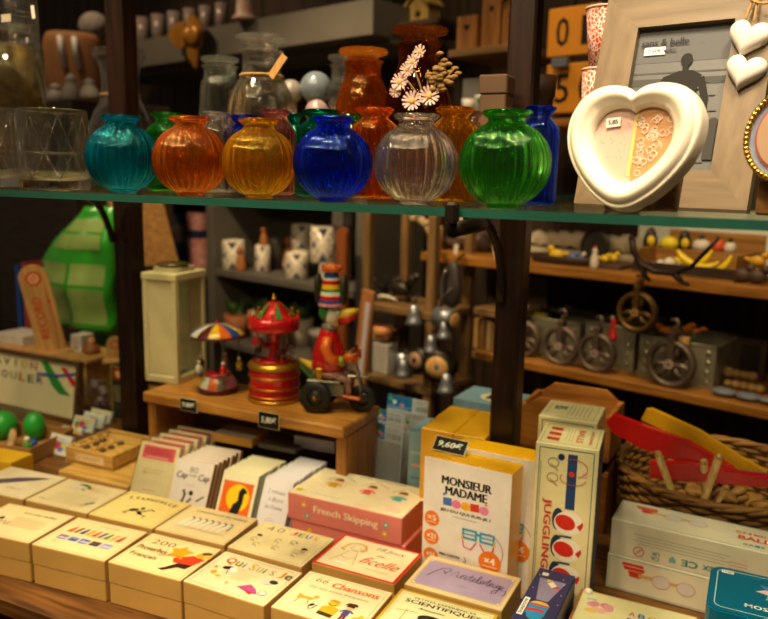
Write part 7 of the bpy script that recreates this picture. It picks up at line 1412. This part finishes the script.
for k, (px, lab) in enumerate(((668, 'orange flower bunch at the left on the riveted bin'), (694, 'orange flower bunch at the right on the riveted bin'))):
    p = onv(px, 330, 2.16); s_ = dep(p) / FPX; t = thing('orange_flowers', lab, 'flowers', p, -WA, 'orange flower bunches in the riveted bin')
    for j in range(7):
        m = MB(TR(random.uniform(-9, 9) * s_, random.uniform(-6, 6) * s_, random.uniform(-4, 5) * s_))
        for i in range(6): m.sph((2.6 * s_ * math.cos(i * 1.05), 2.6 * s_ * math.sin(i * 1.05), 0), 2.2 * s_, FO, (1, 1, .5), 8)
        m.sph((0, 0, 1 * s_), 1.6 * s_, GOLD, seg=8); m.build('blossom', t)
    m = MB(); m.tube([(0, 0, 0), (2 * s_, 0, -20 * s_)], 1.6 * s_, LEAF, 6); m.build('flower_stems', t)
one('tan_block', 'little tan wooden block hung on the riveted bin rim', 'wooden block', 684, 346, lambda m, s_: m.box((0, 0, 5 * s_), (10 * s_, .02, 8 * s_), WT, .002), 2.055)
STN = mat('sea_stone', '#6a707a', .6, noise=.15, scale=30)
for k, (px, py, kx, lab) in enumerate(((724, 392, 12, 'flat grey stone at the left on the lower shelf'), (748, 396, 12, 'flat grey stone in the middle on the lower shelf'), (768, 398, 9, 'flat grey stone at the right picture edge'))): one('flat_stone', lab, 'stone', px, py, lambda m, s_: m.sph((0, 0, 4 * s_), kx * s_, STN, (1, .8, .34), 18), 2.05, Z2, 'flat grey stones on the lower shelf')
for k in range(9):
    px, py = 728 + 8 * (k % 5), 384 - 7 * (k // 5); one('wood_ring', 'tan driftwood nugget heaped behind the grey stones', 'driftwood', px, py, lambda m, s_: m.sph((0, 0, 5 * s_), 5 * s_, mat('nugget_tan', '#a8844c', .7, noise=.25, scale=40), (random.uniform(.8, 1.3), .9, random.uniform(.7, 1.1)), 12), 2.14 + .03 * (k // 5), Z2 + (.0 if k < 5 else .022), 'driftwood nuggets behind the grey stones')
one('dark_picture', 'dim dark square picture standing on the lower shelf', 'picture', 748, 385, lambda m, s_: (m.box((0, 0, 22 * s_), (28 * s_, .012, 40 * s_), mat('dark_frame_wood', '#3a281a', .6), .002), m.box((0, -.008, 22 * s_), (18 * s_, .004, 26 * s_), mat('frame_dark_inset', '#1c140e', .4))), 2.28, Z2)
for k, (px, lab) in enumerate(((537, 'dark bird silhouette ornament on the first bin'), (560, 'dark scroll ornament above the second pulley'))): one('dark_ornament', lab, 'ornament', px, 312 if k == 0 else 330, lambda m, s_: bird(m, s_, KB, None, .9), 2.16, onv(px, 316, 2.16).z, 'dark ornaments on the bins', .6)
one('yellow_stick', 'dull yellow stick lying across the first bin', 'stick', 537, 317, lambda m, s_: m.cyl((-11 * s_, 0, 0), (11 * s_, 0, 1 * s_), 2 * s_, mat('dull_yellow', '#8a7a1c', .5), seg=12), 2.13, onv(537, 317, 2.10).z)

# --- upper background
zbs = onv(480, 50, 2.05).z
wall_board('upper tan wall shelf carrying the bird houses', uz(448, 50)[0], uz(515, 50)[0], zbs, 2.0, 2.35, .022, TAN, grp=None)
def house(label, px, w, h, roof, m_, v=2.05, hole='disc', z=None, hy=.6):
    t, s_ = bt('bird_house', label, 'bird house', px, 48, v, zbs if z is None else z, 'wooden bird houses on the upper shelf'); W_, H_ = w * s_, h * s_; o_ = [(-W_ / 2, 0), (W_ / 2, 0), (W_ / 2, H_), (0, H_ + roof * s_), (-W_ / 2, H_)]
    m = MB(); m.prism(o_, -.07, 0, m_, RX(PI / 2) if False else TR(0, 0, 0) @ RX(PI / 2)); m.build('house_body', t)
    if roof > 0:
        m = MB(); L = math.hypot(W_ / 2, roof * s_)
        for sg in (-1, 1): m.box((sg * W_ * .26, .035, H_ + roof * s_ / 2 + .006), (L * 1.2, .10, .008), m_, .001, RY(sg * math.atan2(roof * s_, W_ / 2)))
        m.build('house_roof', t)
    m = MB(); a = Art(m, (0, 0, 0), (1, 0, 0), (0, 0, 1))
    if hole == 'heart':
        k = w * s_ * 1000 * .16; a.poly([(q.x * k, H_ * 1000 * hy + q.y * k) for q in heart_pts(28)], '#1c120a')
    else: a.disc(0, H_ * 1000 * hy, w * s_ * 1000 * .13, '#1c120a')
    m.build('entrance_hole', t)
HY = wood('yellow_house_wood', '#a88a48', '#866a30', 2); HB_ = wood('brown_house_wood', '#94622c', '#6e441a', 2)
house('pale yellow bird house with round hole above the dark brown jar', 417, 26, 20, 14, HY, 2.2, z=onv(417, 27, 2.2).z)
wall_board('short dark shelf under the pale yellow bird house', uz(398, 28, 2.1)[0], uz(438, 28, 2.1)[0], onv(417, 27, 2.2).z - .0005, 2.1, 2.40, .02, wood('dark_board', '#3a2a1a', '#22180e', 0))
house('brown bird house with a heart shaped hole', 466, 24, 34, 0, HB_, 2.05, 'heart', hy=.68)
house('tall brown bird house left of the right post', 490, 22, 58, 8, HB_, 2.07, hy=.68)
house('brown bird house partly behind the right post', 509, 18, 42, 8, HB_, 2.05, hy=.7)
# number plates
def plate(label, txt, x0, x1, y0, y1, v):
    a_, b_ = onv(x0, y1, v), onv(x1, y0, v); w = (Vector((b_.x, b_.y, 0)) - Vector((a_.x, a_.y, 0))).length; h = b_.z - a_.z; t = thing('number_plate', label, 'number plate', a_, -WA, 'yellow number plates on the wall')
    m = MB(); m.box((w / 2, .006, h / 2), (w, .012, h), mat('plate_yellow', '#c07c18', .45, noise=.1, scale=10), .003); m.build('plate_board', t)
    m = MB(); q = Art(m, (0, 0, 0), (1, 0, 0), (0, 0, 1))
    for k, ch in enumerate(txt): q.text(ch, w * 1000 * (.30 + .42 * k), h * 1000 * .5, w * 1000 * (.25 if ch != '1' else .12), h * 1000 * .60, '#1c1612', 0, .01)
    m.build('plate_digits', t)
plate('yellow number plate reading 01, the upper one', '01', 546, 602, 2, 58, 2.02)
plate('yellow number plate reading 50, the lower one', '50', 544, 604, 60, 114, 2.02)
one('grey_clip', 'small blue grey clip between the two number plates', 'clip', 560, 67, lambda m, s_: m.box((0, 0, 4 * s_), (17 * s_, .02, 9 * s_), mat('clip_grey', '#565c68', .4), .002), 2.0)
wall_board('shelf edge under the number plates', uz(520, 118)[0], uz(640, 118)[0], onv(575, 118, 2.0).z, 2.0, 2.35, .022, BROWN)
# row of things above the jars, grey boards
zg = onv(230, 22, 2.1).z
wall_board('wide grey board high on the wall behind the jars', uz(128, 60)[0] - .4, uz(372, 50)[0], onv(250, 20, 2.0).z, 2.0, 2.36, .12, GREY)
wall_board('second grey board below the high one', uz(128, 60)[0] - .4, uz(372, 50)[0], onv(250, 52, 2.1).z, 2.1, 2.36, .04, GREY)
zg = onv(250, 20, 2.0).z
LIL = mat('lilac_glass_cup', '#7a6a66', .25, noise=.1)
for k, px in enumerate((142, 158, 174, 190, 206, 222)): one('glass_goblet', ['first', 'second', 'third', 'fourth', 'fifth', 'sixth'][k] + ' dull pink goblet from the left post on the high board', 'goblet', px, 18, lambda m, s_: m.lathe([(0, 0), (5 * s_, 0), (6.4 * s_, 10 * s_), (6.8 * s_, 26 * s_), (6.2 * s_, 26 * s_), (5.8 * s_, 10 * s_), (0, 3 * s_)], LIL, 20), 2.08, zg, 'dull pink goblets on the high grey board')
one('cream_bell', 'cream bell with pink print above the clear jar', 'bell', 245, 12, lambda m, s_: m.lathe([(0, 0), (13 * s_, 0), (13 * s_, 2 * s_), (9 * s_, 5 * s_), (8 * s_, 20 * s_), (0, 24 * s_)], mat('cream_pink', '#c8b8a4', .5, col2='#c88a84', scale=40), 24), 1.99, zg)
p = onv(190, 36, 1.94); s_ = dep(p) / FPX; t = thing('golden_propeller', 'golden wooden propeller flower on the grey board', 'wall ornament', p, -WA); GW = mat('golden_wood', '#a06a18', .4, .3, .3, 20)
for k, (ang, L, w_) in enumerate(((172, 38, 13), (20, 22, 18), (-72, 34, 9))):
    m = MB(RX(PI / 2) @ RZ(rad(ang))); n_ = 12; o_ = [(L * s_ * j / n_, w_ * s_ * math.sin(PI * (j / n_) ** .8)) for j in range(n_ + 1)] + [(L * s_ * j / n_, -w_ * s_ * math.sin(PI * (j / n_) ** .8)) for j in range(n_ - 1, 0, -1)]; m.prism(o_, -.006, .006, GW); m.build('blade', t)
m = MB(); m.sph((0, -.01, 0), 9 * s_, GW, (1, .6, 1), 18); m.cyl((0, 0, 6 * s_), (0, 0, 18 * s_), 3 * s_, GW); m.sph((10 * s_, -.015, -1 * s_), 10 * s_, GW, (1, .35, 1), 18); m.build('hub', t)
for px, py, r_, c_, Y, lab in ((316, 88, 16, '#8a98a4', 1.37, 'blue white glass globe between the clear and amber jars'), (291, 92, 12, '#a8a098', 1.36, 'smaller white globe right of the clear jar'), (317, 112, 12, '#b09494', 1.20, 'pinkish globe just above the sea green vase')):
    q = ony(px, py, Y); R = siz(r_, q); t = thing('glass_bauble', lab, 'bauble', (q.x, Y, SH + .0004), 0, 'glass globes behind the jars'); h0 = q.z - R - SH
    m = MB(); m.lathe([(0, 0), (R * .6, 0), (R * .35, h0 * .5), (R * .5, h0 + R * .14), (0, h0 + R * .14)], GOLD, 20); m.build('globe_stand', t); m = MB(); m.sph((0, 0, h0 + R), R, mat('pearl_' + c_[1:], c_, .2, .15, .3, 14), seg=28); m.build('globe', t)
p = onv(368, 58, 2.16); p.z = onv(250, 52, 2.1).z + .0005; s_ = dep(p) / FPX; t = thing('golden_leaf_ornament', 'golden leaf crown behind the amber jar stopper', 'crown ornament', p, -WA)
for k in range(6): a_ = 2 * PI * k / 6; m = MB(TR(12 * s_ * math.cos(a_), 8 * s_ * math.sin(a_), 0) @ RZ(a_) @ RY(.25)); m.sph((0, 0, 14 * s_), 14 * s_, mat('gold_leaf', '#9a7a34', .4, .4), (.25, .42, 1), 14); m.build('gold_leaf', t)
m = MB(); m.lathe([(0, 0), (12 * s_, 0), (13 * s_, 4 * s_), (0, 4 * s_)], mat('gold_leaf', '#9a7a34', .4, .4), 24); m.build('crown_base', t)
# white crockery and greenery between dark jar and post
zq = onv(480, 112, 1.95).z
wall_board('tan ledge of white crockery left of the right post', uz(450, 112, 1.95)[0], uz(520, 112, 1.95)[0], zq, 1.9, 2.2, .02, TAN)
for k, (px, w_, h_, lab) in enumerate(((468, 14, 13, 'white bowl on the tan ledge, left'), (482, 16, 16, 'white cup on the tan ledge, middle'), (496, 12, 10, 'white bowl on the tan ledge by the canister'))): one('white_crockery', lab, 'crockery', px, 112, lambda m, s_: m.lathe([(0, 0), (w_ * .3 * s_, 0), (w_ * .5 * s_, h_ * s_), (w_ * .44 * s_, h_ * s_), (w_ * .26 * s_, 2 * s_), (0, 2 * s_)], mat('crockery_white', '#c0bcb0', .3), 24), 1.96, zq, 'white crockery on the tan ledge')
one('glass_cloche', 'grey glass box behind the white crockery', 'glass box', 477, 110, lambda m, s_: m.box((0, 0, 18 * s_), (24 * s_, 20 * s_, 36 * s_), mat('grey_box', '#6a6a66', .3), .003), 2.1, zq)
t, s_ = bt('ivy_sprig', 'green ivy sprig by the canister on the tan ledge', 'plant', 488, 112, 1.935, zq)
m = MB()
for k in range(26):
    q = Vector((random.uniform(-12, 10) * s_, random.uniform(-4, 4) * s_, random.uniform(2, 12) * s_)); m.add([q, q + Vector((3 * s_, 0, 2 * s_)), q + Vector((0, 0, 5 * s_)), q + Vector((-3 * s_, 0, 2 * s_))], [(0, 1, 2, 3)], LEAF)
m.build('foliage', t); m = MB(); m.lathe([(0, 0), (5 * s_, 0), (6 * s_, 4 * s_), (0, 4 * s_)], PCR, 16); m.build('plant_pot', t)
# left: bag with white straps, white ornaments, on a far dark cabinet
p = onv(75, 106, 1.55); zcab = p.z; s_ = dep(p) / FPX
wc = (onv(112, 106, 1.55) - onv(26, 106, 1.55)).length; m = MB(); m.box((0, .03, zcab / 2), (wc, .42, zcab - .003), wood('dark_board', '#3a2a1a', '#22180e', 0), .004); tag(m.build('dark_cabinet', None, (onv(69, 106, 1.55).x, onv(69, 106, 1.55).y, .0003), -WA), 'tall dark cabinet behind the tumblers at the left', 'cabinet')
t = thing('brown_shoulder_bag', 'orange brown bag with two white straps behind the left tumblers', 'bag', (p.x, p.y, zcab + .0005), .75); m = MB(); BG_ = mat('bag_canvas', '#8a5a30', .8, noise=.15, scale=30)
m.lathe(spline([(0, 0), (26 * s_, 0), (30 * s_, 8 * s_), (29 * s_, 40 * s_), (25 * s_, 66 * s_), (14 * s_, 70 * s_), (.2 * s_, 70 * s_)], 4), BG_, 28, sq=(1, .5)); m.build('bag_body', t)
for x in (-10, 3): m = MB(); m.tube([((x + .0) * s_, -14.5 * s_, 64 * s_), ((x + 1) * s_, -16 * s_, 52 * s_), ((x + 4) * s_, -16 * s_, 34 * s_)], 2.6 * s_, mat('strap_white', '#b8b4b0', .6), 8); m.build('white_strap', t)
for k, (px, hh, lab) in enumerate(((40, 30, 'white angel ornament left of the brown bag'), (56, 18, 'low white shell ornament before the brown bag'), (72, 26, 'white rounded ornament before the brown bag middle'), (90, 20, 'grey white ornament right of the brown bag'))):
    q = onv(px, 104, 1.415); ss = dep(q) / FPX; m = MB(); m.lathe(spline([(0, 0), (8 * ss, 0), (9 * ss, hh * .3 * ss), (5 * ss, hh * .65 * ss), (5.5 * ss, hh * .8 * ss), (.2 * ss, hh * ss)], 4), mat('ornament_white', '#b0a8a0', .5, noise=.15, scale=20), 20); tag(m.build('white_ornament', None, (q.x, q.y, zcab + .0006), -WA), lab, 'ornament', 'white ornaments on the dark cabinet')
one('fluffy_dome', 'pale grey furry dome high behind the brown bag', 'ornament', 94, 36, lambda m, s_: m.sph((0, 0, 13.9 * s_), 17 * s_, mat('grey_fur', '#7a706a', .9, noise=.3, scale=60, bump=.5), (1, .8, .8), 24), 1.75, zcab + .30)
one('fur_stand', 'dark tall box carrying the grey furry dome', 'box', 94, 60, lambda m, s_: m.box((0, 0, .149), (40 * s_, 26 * s_, .298), wood('dark_board', '#3a2a1a', '#22180e', 0), .003), 1.75, zcab)
# bottles far left on the far shelf
zfl = uz(20, 214)[1]
for k, (px, c_, lab) in enumerate(((4, '#a88a28', 'yellow jar on the far brown shelf'), (20, '#8a5a4a', 'pinkish jar on the far brown shelf'), (34, '#2a241e', 'dark jar on the far brown shelf'))): one('far_jar', lab, 'jar', px, 212, lambda m, s_: m.lathe([(0, 0), (6 * s_, 0), (7 * s_, 12 * s_), (4 * s_, 16 * s_), (4.6 * s_, 18 * s_), (0, 18 * s_)], mat('far_jar_' + c_[1:], c_, .4), 20), 2.12, zfl, 'jars on the far brown shelf')

# ------------------------------------------------------------------ light: warm ceiling spots, an added fill on the vases, dim shop around
def spot(loc, to, watt, size=.06, ang=60, blend=.7, col=(1, .74, .43)):
    l = bpy.data.lights.new('ceiling_and_fill_spot', 'SPOT'); l.energy = watt; l.color = col; l.shadow_soft_size = size; l.spot_size = rad(ang); l.spot_blend = blend
    o = bpy.data.objects.new('ceiling_and_fill_spot', l); COL.objects.link(o); o.location = loc; o.rotation_euler = (Vector(to) - Vector(loc)).to_track_quat('-Z', 'Y').to_euler()
spot((-1.0, .35, 2.7), (-.95, .95, .8), 24, ang=50)
spot((-.45, .15, 2.7), (-.35, 1.0, 1.0), 42, ang=48, col=(1, .80, .54))
spot((.3, .25, 2.7), (.0, 1.12, .85), 44, ang=38, col=(1, .82, .58))
spot((-.2, .5, 2.7), (-.1, .95, 1.3), 14, ang=36)
spot((-.9, .9, 2.75), (-.8, 1.35, .95), 45, ang=52)
spot((-1.6, .6, 2.7), (-1.35, 1.3, .8), 30, ang=55)
spot((-.5, -.35, 2.5), (-.45, .76, 1.42), 14, .05, 34)  # added fill spot from the front, only to brighten the ball vases
for k in range(6): spot((-1.9 + .42 * k, -.55 - .12 * (k % 2), 2.75), (-1.9 + .42 * k, .9, 1.2), 13, .07, 70)
for k in range(5): spot((-1.6 + .42 * k, .25 + .1 * (k % 2), 2.8), (-1.5 + .42 * k, .9, 1.2), 9, .06, 70)
for u in (-.2, -.85): spot(W3(u, 1.2, 2.7), W3(u - .1, 2.15, 1.1), 26, ang=60)
spot(W3(-1.9, .9, 2.7), W3(-2.1, 2.05, 1.0), 76, ang=62)
spot(W3(-1.5, 1.5, 2.75), W3(-1.5, 2.2, 1.8), 12, ang=70)
spot(W3(-3.0, 1.2, 2.75), W3(-3.1, 2.0, 1.9), 20, ang=80)
w = bpy.data.worlds.new('shop_ambient'); S.world = w; w.use_nodes = True
w.node_tree.nodes['Background'].inputs[0].default_value = (1, .74, .48, 1); w.node_tree.nodes['Background'].inputs[1].default_value = .05
S.view_settings.view_transform = 'Standard'; S.view_settings.look = 'None'; S.view_settings.exposure = 1.0; S.view_settings.gamma = 1
S.cycles.use_denoising = True; S.cycles.max_bounces = 14; S.cycles.transmission_bounces = 12; S.cycles.transparent_max_bounces = 24; S.cycles.sample_clamp_indirect = 12; S.cycles.blur_glossy = .0
